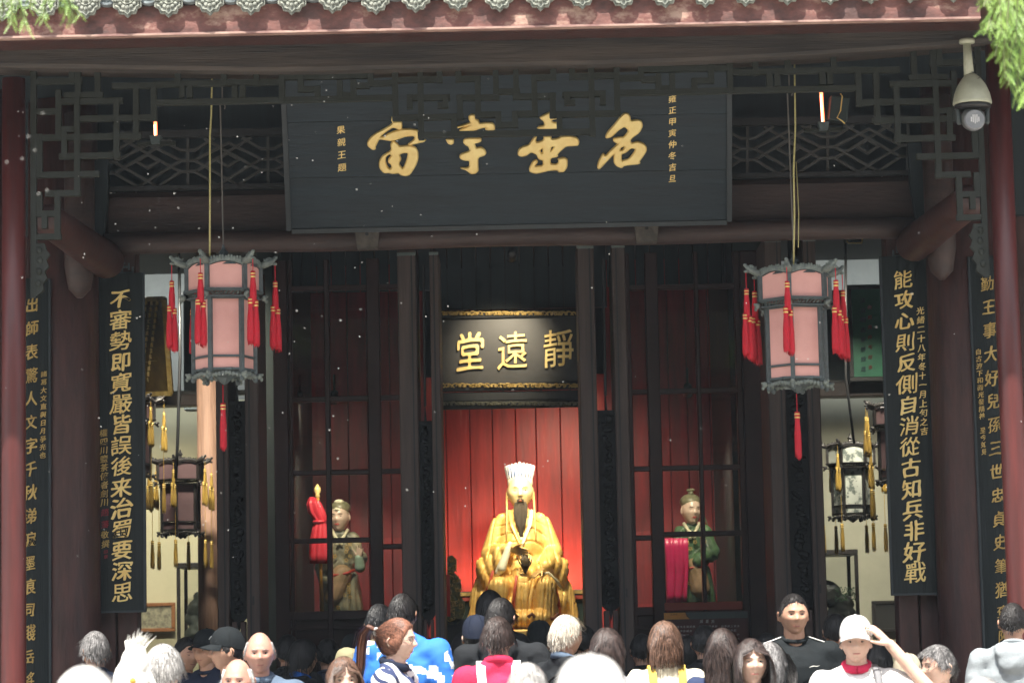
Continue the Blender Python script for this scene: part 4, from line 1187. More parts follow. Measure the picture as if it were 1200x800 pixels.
# crown
mb = MB(); mb.lathe([(14.2 * U, 0), (14.6 * U, .01), (14.6 * U, 8 * U), (13.8 * U, 9 * U)], SV(0, 165, -.01), 28); mb.build('crown_band', M_cuff, st, True)
nfl = 22
for i in range(nfl):
    a = 2 * math.pi * i / nfl
    r0, r1 = 13.8 * U, 16.0 * U
    cx_, cy_ = math.sin(a), -math.cos(a)
    top = (21.5 + 3.6 * (1 - abs(cx_))) * U
    c0 = SV(0, 165, -.01)
    mb = MB(); mb.cap(c0 + Vector((r0 * cx_, r0 * cy_, 9 * U)), c0 + Vector((r1 * cx_, r1 * cy_, top)), .011, .013, 8, k=3)
    mb.build('crown_flute', M_white, st, True)
    a2 = a + math.pi / nfl
    cx_, cy_ = math.sin(a2), -math.cos(a2)
    MB().tube([c0 + Vector((r0 * cx_, r0 * cy_, 9 * U)), c0 + Vector((r1 * cx_, r1 * cy_, top - 2 * U))], .0085, 6).build('crown_groove', M_blue, st, True)
MB().lathe([(.01, 0), (13.4 * U, 0), (14.6 * U, 21 * U), (8 * U, 23.5 * U)], SV(0, 166, -.01), 20).build('crown_cap', M_blue, st, True)

# pedestal and carved throne sides
ped = thing('pedestal', 'dark stone pedestal block under the golden statue hidden behind the crowd', 'pedestal', (base.x, Y3, FLOOR))
MB().box((base.x - .62, Y3 - .55, FLOOR), (base.x + .62, Y3 + .4, base.z - .09), bev=.02).build('block', M_dark, ped)
MB().box((base.x - .58, Y3 - .50, base.z - .088), (base.x + .58, Y3 + .38, base.z - .012), bev=.012).build('gilt_slab', M_statue, ped)
for s, lb in ((-1, 'dark green throne side behind the left sleeve of the golden statue'), (1, 'dark green throne side behind the right sleeve of the golden statue')):
    t = thing('throne_side', lb, 'throne', (base.x + s * 76 * U, Y3 + .05, base.z))
    xa, xb = (SV(58 * s, 0).x, SV(90 * s, 0).x)
    MB().box((xa, Y3 + .02, base.z - .3), (xb, Y3 + .3, SV(0, 44).z), bev=.012).build('side_panel', mat('throne_green', (.02, .04, .034), (.012, .022, .02), rough=.4, scale=9), t)
    MB().box((xa - .003 * s, Y3 + .0, SV(0, 39).z), (xb + .003 * s, Y3 + .015, SV(0, 43).z)).build('gilt_rail', M_gold2, t)
    MB().box((xa - .003 * s, Y3 - .006, SV(0, 33).z), (xb + .003 * s, Y3 + .012, SV(0, 37).z)).build('red_rail', M_framer, t)
    for i in range(9):
        MB().ell(SV(60 * s, 2 + 4.4 * i, .01), (.006, .008, .010), nu=6, nv=4).build('stud', M_cuff, t, True)
# carved drum-stand left of the statue
Yt = 20.4
t = thing('carved_stand', 'ornate green and gilt carved stand with red edge beside the left central door', 'stand', (P(534, 740, Yt).x, Yt, FLOOR))
out = [(524, 652), (530, 650), (535, 655), (535, 665), (532, 670), (538, 676), (541, 686), (539, 696), (544, 704), (545, 716), (541, 726), (536, 731), (524, 732)]
MB().prism([(P(x, y, Yt).x, P(x, y, Yt).z) for x, y in out], Yt, Yt + .06).build('carved_back', M_carve, t)
mb = MB(); q = random.Random(8)
for i in range(42):
    x, y = q.uniform(526, 541), q.uniform(655, 728)
    if x > 533 and y < 676: x -= 6
    p = P(x, y, Yt); r_ = q.uniform(.010, .02); a0 = q.uniform(0, 6)
    mb.tube([(p.x + r_ * (1 - j / 9) * math.cos(a0 + j * .8), Yt - .006, p.z + r_ * (1 - j / 9) * math.sin(a0 + j * .8)) for j in range(7)], .0038, 5)
mb.build('gilt_scrolls', M_gold2, t, True)
MB().box(P(523.5, 722, Yt - .03), P(527, 673, Yt + .0)).build('red_edge', mat('bright_red_edge', (.62, .05, .03), rough=.5), t)
MB().box((P(524, 735, Yt).x, Yt, FLOOR), (P(546, 735, Yt).x, Yt + .3, P(0, 733, Yt).z - .02)).build('stand_base', M_dark, t)

# ------------------------------------------------------------------ attendant statues
def attendant(cx, top, bot, facing, robe, label, kind):
    Ya = 20.9
    s = scale_at(Ya); u = 1 / s
    o = P(cx, bot, Ya)
    t = thing('attendant_statue', label, 'statue', (o.x, Ya, o.z))
    H_ = (bot - top)
    V_ = lambda dx, dz, dy=0.0: Vector((o.x + dx * u, Ya + dy, o.z + dz * u))
    mb = MB()
    mb.ell(V_(0, H_ - 62, 0), (17 * u, .09, 24 * u)); mb.ell(V_(0, H_ - 82, 0), (16 * u, .1, 24 * u))
    mb.cap(V_(-13, H_ - 45), V_(13, H_ - 45), 7 * u, 7 * u); mb.cap(V_(0, H_ - 42), V_(0, H_ - 32), 6 * u, 5 * u)
    mb.cap(V_(0, H_ - 90), V_(0, 8), 17 * u, 20 * u); mb.cap(V_(-8, H_ - 95), V_(-12, -40), 14 * u, 18 * u); mb.cap(V_(8, H_ - 95), V_(12, -40), 14 * u, 18 * u)
    me_hi = MB()
    if kind == 'L':
        mb.cap(V_(-15, H_ - 47), V_(-22, H_ - 78, -.05), 8 * u, 8 * u); mb.cap(V_(-22, H_ - 78, -.05), V_(-16, H_ - 92, -.17), 8 * u, 9 * u)
        mb.cap(V_(15, H_ - 47), V_(24, H_ - 74, -.04), 8 * u, 7 * u); mb.cap(V_(24, H_ - 74, -.04), V_(26, H_ - 68, -.16), 7 * u, 7 * u)
    else:
        mb.cap(V_(-14, H_ - 47), V_(-18, H_ - 72, -.07), 7 * u, 7 * u); mb.cap(V_(-18, H_ - 72, -.07), V_(-24, H_ - 66, -.17), 7 * u, 7 * u)
        mb.cap(V_(15, H_ - 47), V_(20, H_ - 70, -.02), 9 * u, 12 * u); mb.cap(V_(20, H_ - 70, -.02), V_(6, H_ - 80, -.14), 11 * u, 8 * u)
    me = fuse(mb, .009, 3)
    def fd(co, no):
        x = (co[:, 0] - o.x) / u; z = (co[:, 2] - o.z) / u
        return .005 * np.sin(x * .8 + 1.5 * np.sin(z * .07)) * np.clip((H_ - 85 - z) / 20, 0, 1) + .004 * np.sin(z * .5 + np.abs(x) * .6) * (z > H_ - 85)
    displace(me, fd)
    fin(me, 'robe', robe, t)
    # apron / tabard panel
    mb = MB(); mb.cap(V_(2, H_ - 88, -.085), V_(7 if kind == 'R' else -8, H_ - 112, -.10), 12 * u, 12 * u, 12)
    me = fuse(mb, .008, 3); fin(me, 'apron', mat('tan_apron', (.36, .24, .14), (.22, .15, .08), rough=.6, scale=12), t)
    MB().tube([V_(-17, H_ - 86, -.08), V_(-6, H_ - 89, -.15), V_(8, H_ - 87, -.15), V_(17, H_ - 83, -.07)], 1.8 * u, 8).build('sash', mat('sash_red', (.42, .05, .035), rough=.5), t, True)
    hk = 24 * u / .152 * .93
    c = V_(0, H_ - 21, -.01)
    rz = Matrix.Rotation(R(facing), 3, 'Z')
    f = lambda v: c + rz @ (v * hk)
    vs, fs = head_mesh(jaw=.25, nu=40, nv=32)
    MB().add([f(v) for v in vs], fs).build('head', mat('porcelain_face', (.66, .50, .40), rough=.35), t, True)
    face_parts(f, t, None, mat('red_lips', (.5, .03, .03), rough=.4), brow_m=MC_hair('black'))
    for s_ in (-1, 1):
        mb = MB().ell((s_ * .078, .005, -.005), (.009, .016, .028), nu=8, nv=6); mb.v = [f(Vector(v)) for v in mb.v]; mb.build('ear', MC['porcelain_face'], t, True)
    # collar
    MB().tube([V_(-9, H_ - 36, -.02), V_(-5, H_ - 44, -.08), V_(3, H_ - 54, -.11)], [2 * u] * 3, 7).build('collar', M_cuff, t, True)
    MB().tube([V_(9, H_ - 36, -.02), V_(5, H_ - 44, -.08), V_(-3, H_ - 54, -.115)], [2 * u] * 3, 7).build('collar', M_cuff, t, True)
    hm = mat('painted_green_hat', (.10, .11, .06), (.22, .20, .12), rough=.4, scale=14)
    mb = MB(); mb.ell((0, .014, .066), (.083, .094, .066), nu=20, nv=12)
    mb.v = [f(Vector(v)) for v in mb.v]
    mb.build('hat', hm, t, True)
    if kind == 'R':
        mb = MB(); mb.ell((0, .0, .135), (.022, .022, .022)); mb.ell((-.018, -.01, .158), (.02, .014, .012)); mb.ell((.016, 0, .162), (.018, .014, .012)); mb.ell((0, 0, .152), (.012, .012, .022))
        mb.v = [f(Vector(v)) for v in mb.v]; mb.build('topknot', hm, t, True)
        MB().tube([V_(11, H_ - 12, .02), V_(14, H_ - 25, .01), V_(19, H_ - 40, -.02)], [.008, .007, .004], 6).build('hat_ribbon', hm, t, True)
    else:
        mb = MB(); mb.ell((0, -.02, .12), (.04, .03, .02)); mb.tube([(-.075, -.02, .03), (0, -.098, .062), (.075, -.02, .03)], [.008, .012, .008], 8)
        mb.v = [f(Vector(v)) for v in mb.v]; mb.build('hat_band', M_cuff, t, True)
    q = random.Random(cx)
    mb = MB()
    for i in range(26):
        x, z = q.uniform(-14, 14), q.uniform(H_ - 72, H_ - 50) if i < 12 else q.uniform(0, H_ - 100)
        p = V_(x, z, -.10 - .02 * (z < 40)); 
        for j in range(5):
            a = j * 1.257 + i
            mb.ell(p + Vector((.011 * math.cos(a), -.012, .011 * math.sin(a))), (.006, .004, .005), nu=6, nv=4)
    mb.build('gilt_flowers', M_gold2, t, True)
    return t, V_, H_, u
MR = lambda: mat('dark_green_robe', (.035, .055, .04), (.018, .024, .022), rough=.5, scale=10, c3=(.18, .15, .05), lo=.4, hi=.6)
tA, V_, H_, u_ = attendant(400, 586, 722, -14, mat('dark_grey_green_robe', (.40, .36, .24), (.10, .11, .08), rough=.5, scale=5), 'small painted attendant statue with raised hand beside a furled red banner', 'L')
mb = MB(); hand_prims(mb, V_(23, H_ - 70, -.20), (.15, -.25, 1), (-.3, -1, 0), .62, .25, 1, .3)
fin(fuse(mb, .004, 1), 'hand', MC['porcelain_face'], tA)
mb = MB(); mb.cap(V_(24, H_ - 80, -.17), V_(23, H_ - 70, -.19), 6.5 * u_, 5 * u_); fin(fuse(mb, .006, 2), 'cuff', mat('mint_cuff', (.30, .42, .33), rough=.5), tA)
tB, V_, H_, u_ = attendant(813, 578, 712, 16, mat('green_painted_robe', (.10, .20, .09), (.03, .05, .035), rough=.45, scale=7, c3=(.25, .22, .07)), 'small painted attendant statue in green holding a tray draped with magenta cloth', 'R')
# tray and hanging cloth
tr = thing('offering_tray', 'wooden tray carried on the arm of the right attendant statue', 'tray', V_(-22, H_ - 66, -.22))
MB().box(V_(-32, H_ - 58, -.30), V_(-6, H_ - 63, -.12), bev=.006).build('tray_body', M_gold2, tr)
mb = MB()
n = 22; vs = []; fs = []
for i in range(n + 1):
    u0 = i / n
    for j in range(9):
        v0 = j / 8
        x = -33 + 24 * u0 + 1.0 * math.sin(v0 * 4); z = H_ - 56 - 72 * v0 if v0 > 0 else H_ - 55
        vs.append(V_(x + (5 * (1 - v0) - 2) * (u0 - .5), z, -.31 + (.010 * math.sin(u0 * 15 + v0 * 3) + .006 * math.sin(u0 * 31 + v0 * 1.3 + 2)) * (0.2 + v0)))
for i in range(n):
    for j in range(8): fs.append((i * 9 + j, i * 9 + j + 1, (i + 1) * 9 + j + 1, (i + 1) * 9 + j))
clo = mb.add(vs, fs)
o = clo.build('magenta_cloth', mat('magenta_silk', (.62, .02, .13), (.45, .012, .08), rough=.4, scale=4), None, True)
md = o.modifiers.new('solid', 'SOLIDIFY'); md.thickness = .012
tag(o, 'magenta silk cloth hanging from the tray of the right attendant', 'cloth')
# sleeve of right attendant yellow-green flowers are part of robe; furled banner on the left
Yb_ = 20.65
t = thing('furled_banner', 'red banner furled round a gold tipped pole beside the left attendant statue', 'banner', (P(374, 720, Yb_).x, Yb_, P(374, 722, Yb_).z))
MB().tube([P(378, 722, Yb_), P(372, 578, Yb_)], .014, 10).build('pole', mat('gilt_pole', (.60, .30, .05), rough=.4, metal=.3), t, True)
p = P(372, 574, Yb_)
MB().lathe([(.004, -.05), (.02, -.045), (.014, -.03), (.026, -.005), (.024, .015), (.004, .045)], p, 14).build('finial', M_gold, t, True)
for k in range(3):
    MB().lathe([(.012, -.006), (.021, 0), (.012, .006)], P(372.3, 582 + 4 * k, Yb_), 14).build('ring', M_gold2, t, True)
mb = MB()
prof = [(585, -7, 6), (590, -6, 9), (600, -3, 10), (607, 1, 8), (612, 1, 6), (618, 1, 9), (632, 1, 12), (650, 1, 13.5), (660, 1, 13)]
vs, fs = [], []
N = 40
for (y, dx, w_) in prof:
    c = P(374.5 + dx, y, Yb_)
    for i in range(N):
        a = 2 * math.pi * i / N
        rr = w_ / scale_at(Yb_) * (1 + .16 * math.sin(a * 7 + y * .03) + .07 * math.sin(a * 13))* (.9)
        vs.append((c.x + rr * math.cos(a), Yb_ + .55 * rr * math.sin(a), c.z + (.02 * math.cos(a + 2) if y == 585 else 0)))
for j in range(len(prof) - 1):
    for i in range(N): fs.append((j * N + i, j * N + (i + 1) % N, (j + 1) * N + (i + 1) % N, (j + 1) * N + i))
fs += [tuple(range(N)), tuple(range((len(prof) - 1) * N, len(prof) * N))[::-1]]
MB().add(vs, fs).build('cloth', mat('banner_red_silk', (.66, .035, .06), (.50, .025, .045), rough=.45, scale=5), t, True)
tp = P(374, 611, Yb_)
MB().lathe([(.045, -.01), (.052, 0), (.045, .01)], tp, 16, sy=.7).build('tie', MC['banner_red_silk'], t, True)
# red curtain strip and grey shelf lattice behind left attendant
t = MB().tube([P(349, 640, 21.3), P(350, 680, 21.3), P(350, 722, 21.3)], [.03, .035, .04], 10, flat=.4).build('curtain', M_rose, None, True)
tag(t, 'narrow red curtain gathered at the left edge of the left glazed screen', 'curtain')
for x_, lb in ((399, 'plain dark plinth carrying the left attendant statue'), (813, 'plain dark plinth carrying the right attendant statue')):
    p = P(x_, 722 if x_ < 500 else 712, 20.9)
    tag(MB().box((p.x - .22, 20.6, FLOOR), (p.x + .22, 21.15, p.z - .25), bev=.01).build('plinth', M_dark), lb, 'plinth')
t = MB().cap(P(862, 634, 21.4), P(882, 622, 21.4), .035, .03, 10).build('wooden_fish', mat('red_lacquer_bit', (.38, .08, .05), rough=.4), None, True)
tag(t, 'small red lacquered sleeve end showing at the right edge of the right window', 'ornament')

# shrine spotlights: statue lamps; washes, uplights and plaque spot are added, unseen
def spot(px_, py_, Y, target, power, size, label, blend=.5, col=(1, .86, .62)):
    p = P(px_, py_, Y)
    t = thing('spotlight', label, 'spotlight', p)
    d = (Vector(target) - p).normalized()
    mb = MB(); mb.tube([p - d * .06, p + d * .03], [.028, .034], 12); mb.build('housing', M_black, t, True)
    MB().tube([p - d * .02, p - d * .02 + Vector((0, 0, .16))], .008, 6).build('bracket', M_black, t)
    ld = bpy.data.lights.new('spot_light', 'SPOT'); ld.energy = power; ld.spot_size = R(size); ld.spot_blend = blend; ld.color = col; ld.shadow_soft_size = .06
    lo_ = bpy.data.objects.new('spot_light', ld); COL.objects.link(lo_)
    lo_.location = p + d * .05; lo_.rotation_euler = d.to_track_quat('-Z', 'Y').to_euler()
    set_parent(lo_, t)
    return t
spot(634, 470, 20.12, SV(0, 128, 0), 42, 62, 'black spotlight tucked behind the inner plaque aimed at the golden statue from the right', .7)
spot(590, 470, 20.12, SV(-4, 60, 0), 40, 70, 'black spotlight tucked behind the inner plaque aimed at the golden statue from the left', .7)
spot(668, 470, 20.6, P(668, 650, YB), 26, 110, 'small spotlight added behind the inner plaque to wash the red boards', .8)
spot(578, 712, 21.72, P(560, 625, YB), 10, 120, 'small warm uplight added behind the left sleeve of the golden statue', .9, (1, .55, .3))
spot(650, 712, 21.72, P(665, 620, YB), 15, 120, 'small warm uplight added behind the right sleeve of the golden statue', .9, (1, .55, .3))
spot(600, 300, 18.95, P(588, 412, 20), 48, 46, 'small spotlight added behind the log lintel to brighten the inner plaque', .9)
spot(352, 466, 20.6, P(405, 640, YB), 7, 95, 'small spotlight added to wash the deep red boards of the left shrine bay', .8)
spot(858, 458, 20.6, P(800, 640, YB), 7, 95, 'small spotlight added to wash the deep red boards of the right shrine bay', .8)
spot(392, 467, 19.86, P(398, 640, 20.9), 42, 60, 'small spotlight above the left attendant statue')
spot(806, 459, 19.86, P(812, 640, 20.9), 42, 60, 'small spotlight above the right attendant statue')

# ================================================================== LANTERNS
def tassel(parent, top, s, mt, L=1.0, double=True, cordz=.1, seed=0):
    """hanging tassel, top = world point of the cord's upper end; s scale (m for whole tassel ~ .5*s)"""
    q = random.Random(seed); top = Vector(top)
    MB().tube([top, top - Vector((0, 0, cordz))], .0028 * max(s, .8), 5).build('cord', mt, parent)
    p = top - Vector((0, 0, cordz))
    def one(p, L_, r0, r1, nm='tassel'):
        mb = MB()
        n = 18; vs, fs = [], []
        prof = [(0, r0), (.08, r0 * 1.1), (.2, r0 * .9), (.5, (r0 + r1) * .55), (.8, r1), (.97, r1 * 1.02), (1.0, r1 * .9)]
        for j, (t, r) in enumerate(prof):
            for i in range(n):
                a = 2 * math.pi * i / n
                rr = r * (1 + (.10 * math.sin(i * 2.9 + 1) if t > .1 else 0))
                zz = -L_ * t - (q.uniform(-.02, .012) * s if t >= .97 else 0)
                vs.append(p + Vector((rr * math.cos(a), rr * math.sin(a), zz)))
        for j in range(len(prof) - 1):
            for i in range(n): fs.append((j * n + i, j * n + (i + 1) % n, (j + 1) * n + (i + 1) % n, (j + 1) * n + i))
        fs += [tuple(range(n)), tuple(range((len(prof) - 1) * n, len(prof) * n))[::-1]]
        mb.add(vs, fs)
        for i in range(14):
            a = q.uniform(0, 6.28); r = r1 * q.uniform(.2, .95)
            b = p + Vector((r * math.cos(a), r * math.sin(a), -L_ * .95))
            mb.tube([b, b - Vector((q.uniform(-.004, .004), 0, q.uniform(.01, .035) * s))], [.0022, .0008], 4)
        o = mb.build(nm, mt, parent, True)
        g = MB()
        for k in (.004, .034):
            g.lathe([(r0 * 1.06, -.0055 * s), (r0 * 1.16, 0), (r0 * 1.06, .0055 * s)], p - Vector((0, 0, (.012 + k * .62) * s)), 12)
        g.build('gold_band', M_band, o, True)
    if double:
        one(p, .19 * s, .014 * s, .019 * s)
        for sx in (-1, 1):
            one(p + Vector((.015 * sx * s, .006 * sx * s, -(.165 + .008 * sx) * s)), .27 * s * L, .0145 * s, .021 * s)
    else:
        one(p, .27 * s * L, .015 * s, .019 * s)

def lantern(label, group, cx, cy, Y, delta, S=1.0, frame=None, silk=None, tas=None, double=True, hang=None, cat='lantern', bottom=True, topw=.225, bodyw=.187):
    c = P(cx, cy, Y)
    u = S / 195.0
    t = thing('palace_lantern', label, cat, c, group)
    z = lambda y: c.z + (380 - y) * u
    rt, rb = topw * S, bodyw * S
    A = [R(delta + 60 * k) for k in range(6)]
    V2 = lambda a, r: Vector((c.x - r * math.cos(a), c.y - r * math.sin(a), 0))
    def at(a, r, zz): v = V2(a, r); v.z = zz; return v
    def quadp(name, r, z0_, z1_, inset, mt, arch=0, off=0):
        for k in range(6):
            a, b = V2(A[k], r), V2(A[(k + 1) % 6], r)
            d = (b - a); n_ = Vector((-d.y, d.x, 0)).normalized(); 
            if n_.dot(a - Vector((c.x, c.y, 0))) < 0: n_ = -n_
            a2, b2 = a + d * inset, b - d * inset
            th = .008 * S
            pts = [(0, z0_), (1, z0_), (1, z1_)] + ([(1 - i / 8, z1_ + arch * math.sin(math.pi * i / 8)) for i in range(1, 8)] if arch else []) + [(0, z1_)]
            vs = [a2 + (b2 - a2) * p_[0] + Vector((0, 0, p_[1])) + n_ * (off) for p_ in pts] + [a2 + (b2 - a2) * p_[0] + Vector((0, 0, p_[1])) + n_ * (off - th) for p_ in pts]
            n = len(pts)
            MB().add(vs, [tuple(range(n)), tuple(range(n, 2 * n))[::-1]] + [(i, (i + 1) % n, (i + 1) % n + n, i + n) for i in range(n)]).build(name, mt, t)
    quadp('silk_panel', rt, z(341), z(315), .05, silk, arch=5 * u, off=-.006)
    quadp('silk_panel', rb, z(419), z(353), .06, silk, off=-.006)
    quadp('silk_panel', rb, z(434), z(422), .06, silk, off=-.006)
    w_ = .024 * S
    for k in range(6):
        a = A[k]; ra = (math.cos(a), math.sin(a))
        mb = MB(); mb.bar(at(a, rt, z(344)), at(a, rt, z(310)), w_, w_, up=(ra[0], ra[1], 0)); mb.bar(at(a, rb, z(440)), at(a, rb, z(350)), w_, w_, up=(ra[0], ra[1], 0))
        mb.ell(at(a, rb, z(446)), (.016 * S, .016 * S, .02 * S), nu=8, nv=6)
        mb.build('post', frame, t)
        b = A[(k + 1) % 6]
        # rails per face
        mb = MB()
        for r, y in ((rt, 343.5), (rb, 420.5), (rb, 435.5), (rb, 352)):
            MB().bar(at(a, r, z(y)), at(b, r, z(y)), .014 * S, .012 * S).build('rail', frame, t)
        MB().bar(at(a, rt + .01 * S, z(342)), at(b, rt + .01 * S, z(342)), .02 * S, .007 * S).build('ledge', frame, t)
        MB().bar(at(a, rt * .97, z(350.5)), at(b, rt * .97, z(350.5)), .02 * S, .007 * S).build('ledge', frame, t)
        # pierced carving between the bands, below the body and the crest above
        mb = MB()
        q = random.Random(k * 7 + int(cx))
        pa, pb = at(a, rt * .96, 0), at(b, rt * .96, 0)
        for i in range(9):
            f = (i + .5) / 9
            p = pa.lerp(pb, f); p.z = z(346.5)
            mb.tube([p + Vector(((pb - pa).normalized() * (.011 * S * math.cos(j * 1.1 + i)))) + Vector((0, 0, .010 * S * math.sin(j * 1.1 + i * 1.3))) for j in range(5)], .0034 * S, 5)
        pa, pb = at(a, rb * 1.03, 0), at(b, rb * 1.03, 0)
        for i in range(9):
            f = (i + .5) / 9; p = pa.lerp(pb, f); p.z = z(440 + 3.5 * abs(2 * f - 1))
            mb.ell(p, (.012 * S, .008 * S, .013 * S), nu=7, nv=5)
            mb.tube([p + ((pb - pa).normalized() * (.010 * S * math.cos(j * 1.2 + i * 2))) + Vector((0, 0, .012 * S * math.sin(j * 1.2 + i) - .004)) for j in range(5)], .003 * S, 5)
        pa, pb = at(a, rt * 1.0, 0), at(b, rt * 1.0, 0)
        for i in range(13):
            f = (i + .5) / 13; p = pa.lerp(pb, f); p.z = z(309.5 - 3.2 * math.sin(math.pi * f))
            mb.ell(p, (.013 * S, .009 * S, .015 * S), nu=7, nv=5)
            mb.ell(p + Vector((0, 0, .017 * S * (.5 + .5 * math.sin(i * 2.1) ** 2))), (.008 * S, .007 * S, .011 * S), nu=6, nv=4)
        prev = None
        for i in range(9):
            f = i / 8; p = pa.lerp(pb, f); p.z = z(313.5 - 5.5 * math.sin(math.pi * f))
            if prev is not None: mb.bar(prev, p, .012 * S, .012 * S)
            prev = p
        mb.build('carving', M_lcarve if frame is M_lantern else frame, t, 'auto')['kind'] = 'stuff'
        # dragon head bracket at the corner
        o3 = at(a, rt, z(309)); dr = Vector((-math.cos(a), -math.sin(a), 0))
        mb = MB()
        pts = [o3 + dr * (-.01 * S) - Vector((0, 0, .012 * S)), o3 + dr * (.032 * S) + Vector((0, 0, .004 * S)), o3 + dr * (.064 * S) + Vector((0, 0, .016 * S)), o3 + dr * (.092 * S) + Vector((0, 0, .044 * S))]
        mb.tube(pts, [.018 * S, .022 * S, .018 * S, .010 * S], 8)
        mb.ell(pts[3], (.013 * S, .013 * S, .012 * S), nu=8, nv=6)
        for jj in range(5): mb.ell(pts[1].lerp(pts[2], jj / 4) + Vector((0, 0, (.018 + .006 * (jj % 2)) * S)), (.009 * S, .009 * S, .012 * S), nu=6, nv=4)
        mb.ell(o3 + dr * .085 * S + Vector((0, 0, .006 * S)), (.017 * S, .017 * S, .010 * S), nu=8, nv=6)
        mb.cap(o3 + dr * .06 * S + Vector((0, 0, .018 * S)), o3 + dr * .045 * S + Vector((0, 0, .046 * S)), .007 * S, .003 * S, 6)
        mb.cap(o3 + dr * .08 * S + Vector((0, 0, .022 * S)), o3 + dr * .075 * S + Vector((0, 0, .042 * S)), .006 * S, .002 * S, 6)
        mb.cap(o3 + dr * .03 * S + Vector((0, 0, .01 * S)), o3 + dr * .02 * S + Vector((0, 0, .035 * S)), .009 * S, .004 * S, 6)
        mb.build('dragon_head', M_lcarve if frame is M_lantern else frame, t, True)
        # lower scroll bracket at waist and foot
        for (r, y, q_) in ((rt + .006, 349, 1), (rb + .012, 442, -1)):
            mb = MB()
            o4 = at(a, r, z(y))
            mb.ell(o4 + dr * .014 * S, (.018 * S, .018 * S, .020 * S), nu=8, nv=6)
            mb.ell(o4 + dr * .026 * S + Vector((0, 0, -.020 * S)), (.011 * S, .011 * S, .013 * S), nu=7, nv=5)
            mb.ell(o4 + dr * .030 * S + Vector((0, 0, .010 * S)), (.010 * S, .010 * S, .009 * S), nu=7, nv=5)
            mb.build('scroll_bracket', M_lcarve if frame is M_lantern else frame, t, True)
        if tas: tassel(t, o3 + dr * .088 * S, S * ((.95 + .03 * (k % 3)) if tas is not M_tasselg else .8), tas, double=double, cordz=(.10 - .012 * (k % 3)) * S, seed=k + int(cx))
        if tas is M_tasselg:
            for f_, e_ in ((.64, .01),): tassel(t, o3 + dr * (.06 + e_) * S + Vector((e_, 0, -.36 * S)), S * .95, tas, double=False, cordz=(f_ - .25) * S, seed=k)
    # floor, roof cone and finial
    MB().lathe([(.001, z(434)), (rb * .95, z(434)), (rb * .95, z(437)), (rb * .3, z(444)), (.02 * S, z(450)), (.001, z(452))], (c.x, c.y, 0), 6, phase=R(180 - delta)).build('underside', frame, t)
    MB().lathe([(rt * .95, z(313)), (rt * .9, z(310)), (rt * .35, z(304)), (.025 * S, z(300)), (.018 * S, z(297)), (.03 * S, z(294)), (.012 * S, z(290)), (.006 * S, z(285))], (c.x, c.y, 0), 6, phase=R(180 - delta)).build('top_cover', frame, t)
    if bottom:
        tassel(t, (c.x - .01, c.y, z(452)), S * 1.02, tas, double=False, cordz=.11 * S, seed=99, L=1.0)
    return t
M_lcarve = mat('lantern_pale_carving', (.20, .23, .20), (.10, .12, .115), rough=.6, scale=22, bump=.4)
LL = lantern('left of the two large pink silk palace lanterns hanging in front of the porch', 'large pink palace lanterns', 262.5, 380, 16.62, 10, 1.0, M_lantern, M_paper, M_tassel)
c2 = P(933, 390, 16.62)
LR = copy_tree(LL); LR.location = c2; LR.rotation_euler = (0, 0, R(6)); LR['label'] = 'right of the two large pink silk palace lanterns hanging in front of the porch'
# hanging cords and hooks
def cord(pts, r, mt, label, name='rope', cat='rope'):
    o = MB().tube(pts, r, 7).build(name, mt, None, True)
    return tag(o, label, cat)
cord([P(249, 70, 16.45), P(248, 110, 16.45), P(247.5, 135, 16.45), P(246, 160, 16.45), P(246, 220, 16.45), P(245.8, 300, 16.45)], .0055, M_rope, 'yellow rope running down to the left pink lantern')
cord([P(931, 70, 16.45), P(931.5, 110, 16.45), P(932, 150, 16.45), P(930, 200, 16.45), P(931, 250, 16.45), P(930, 312, 16.45)], .0055, M_rope, 'yellow rope running down to the right pink lantern')
cord([P(933, 190, 16.55), P(936, 250, 16.5), P(935.5, 290, 16.45)], .003, M_rope, 'thin second strand of yellow line beside the right rope')
for cx_, y0_, y1_, lb in ((260.5, 122, 298, 'left'), (925, 106, 308, 'right')):
    c_ = LL.location if lb == 'left' else LR.location
    t = thing('hanging_wire', f'thin grey wire with a hook holding up the {lb} pink lantern', 'wire', P(cx_, y0_, 16.62))
    top_ = P(cx_, y0_, 16.62)
    MB().tube([top_ + Vector((.0, 0, .5)), top_ + Vector((0, 0, .03))], .004, 6).build('upper_wire', M_wire, t)
    hk = [top_ + Vector((.018 * math.sin(a), 0, -.018 + .022 * math.cos(a))) for a in [0, .8, 1.6, 2.3]]
    MB().tube([top_ + Vector((-.012, 0, -.03)), top_ + Vector((-.014, 0, -.008))] + hk, .0045, 6).build('hook', M_wire, t)
    MB().tube([top_ + Vector((-.012, 0, -.03)), Vector((c_.x, c_.y, c_.z + .49))], .0045, 6).build('lower_wire', M_wire, t)

# ------------------------------------------------------------------ side galleries
m_dk = mat('dark_lantern_wood', (.018, .014, .013), (.010, .009, .009), rough=.45, scale=20, bump=.3)
m_dsilk = mat('dim_rose_panel', (.10, .055, .06), rough=.7)
m_psilk = mat('painted_pale_panel', (.40, .42, .38), (.10, .12, .11), rough=.6, scale=16, lo=.42, hi=.5)
g1 = lantern('dark carved gallery lantern with mustard tassels seen beside the bare tan pillar', 'small dark gallery lanterns', 211.5, 586, 20.6, 25, .78, m_dk, m_dsilk, M_tasselg, double=True, bottom=False)
g2 = lantern('dark carved gallery lantern mostly hidden behind the left black couplet board', 'small dark gallery lanterns', 152, 517, 20.0, 15, .8, m_dk, m_dsilk, M_tasselg, double=True, bottom=False)
g3 = lantern('gallery lantern with pale painted panels left of the right black couplet board', 'small dark gallery lanterns', 998, 567, 20.6, 0, .78, m_dk, m_psilk, M_tasselg, double=True, bottom=False)
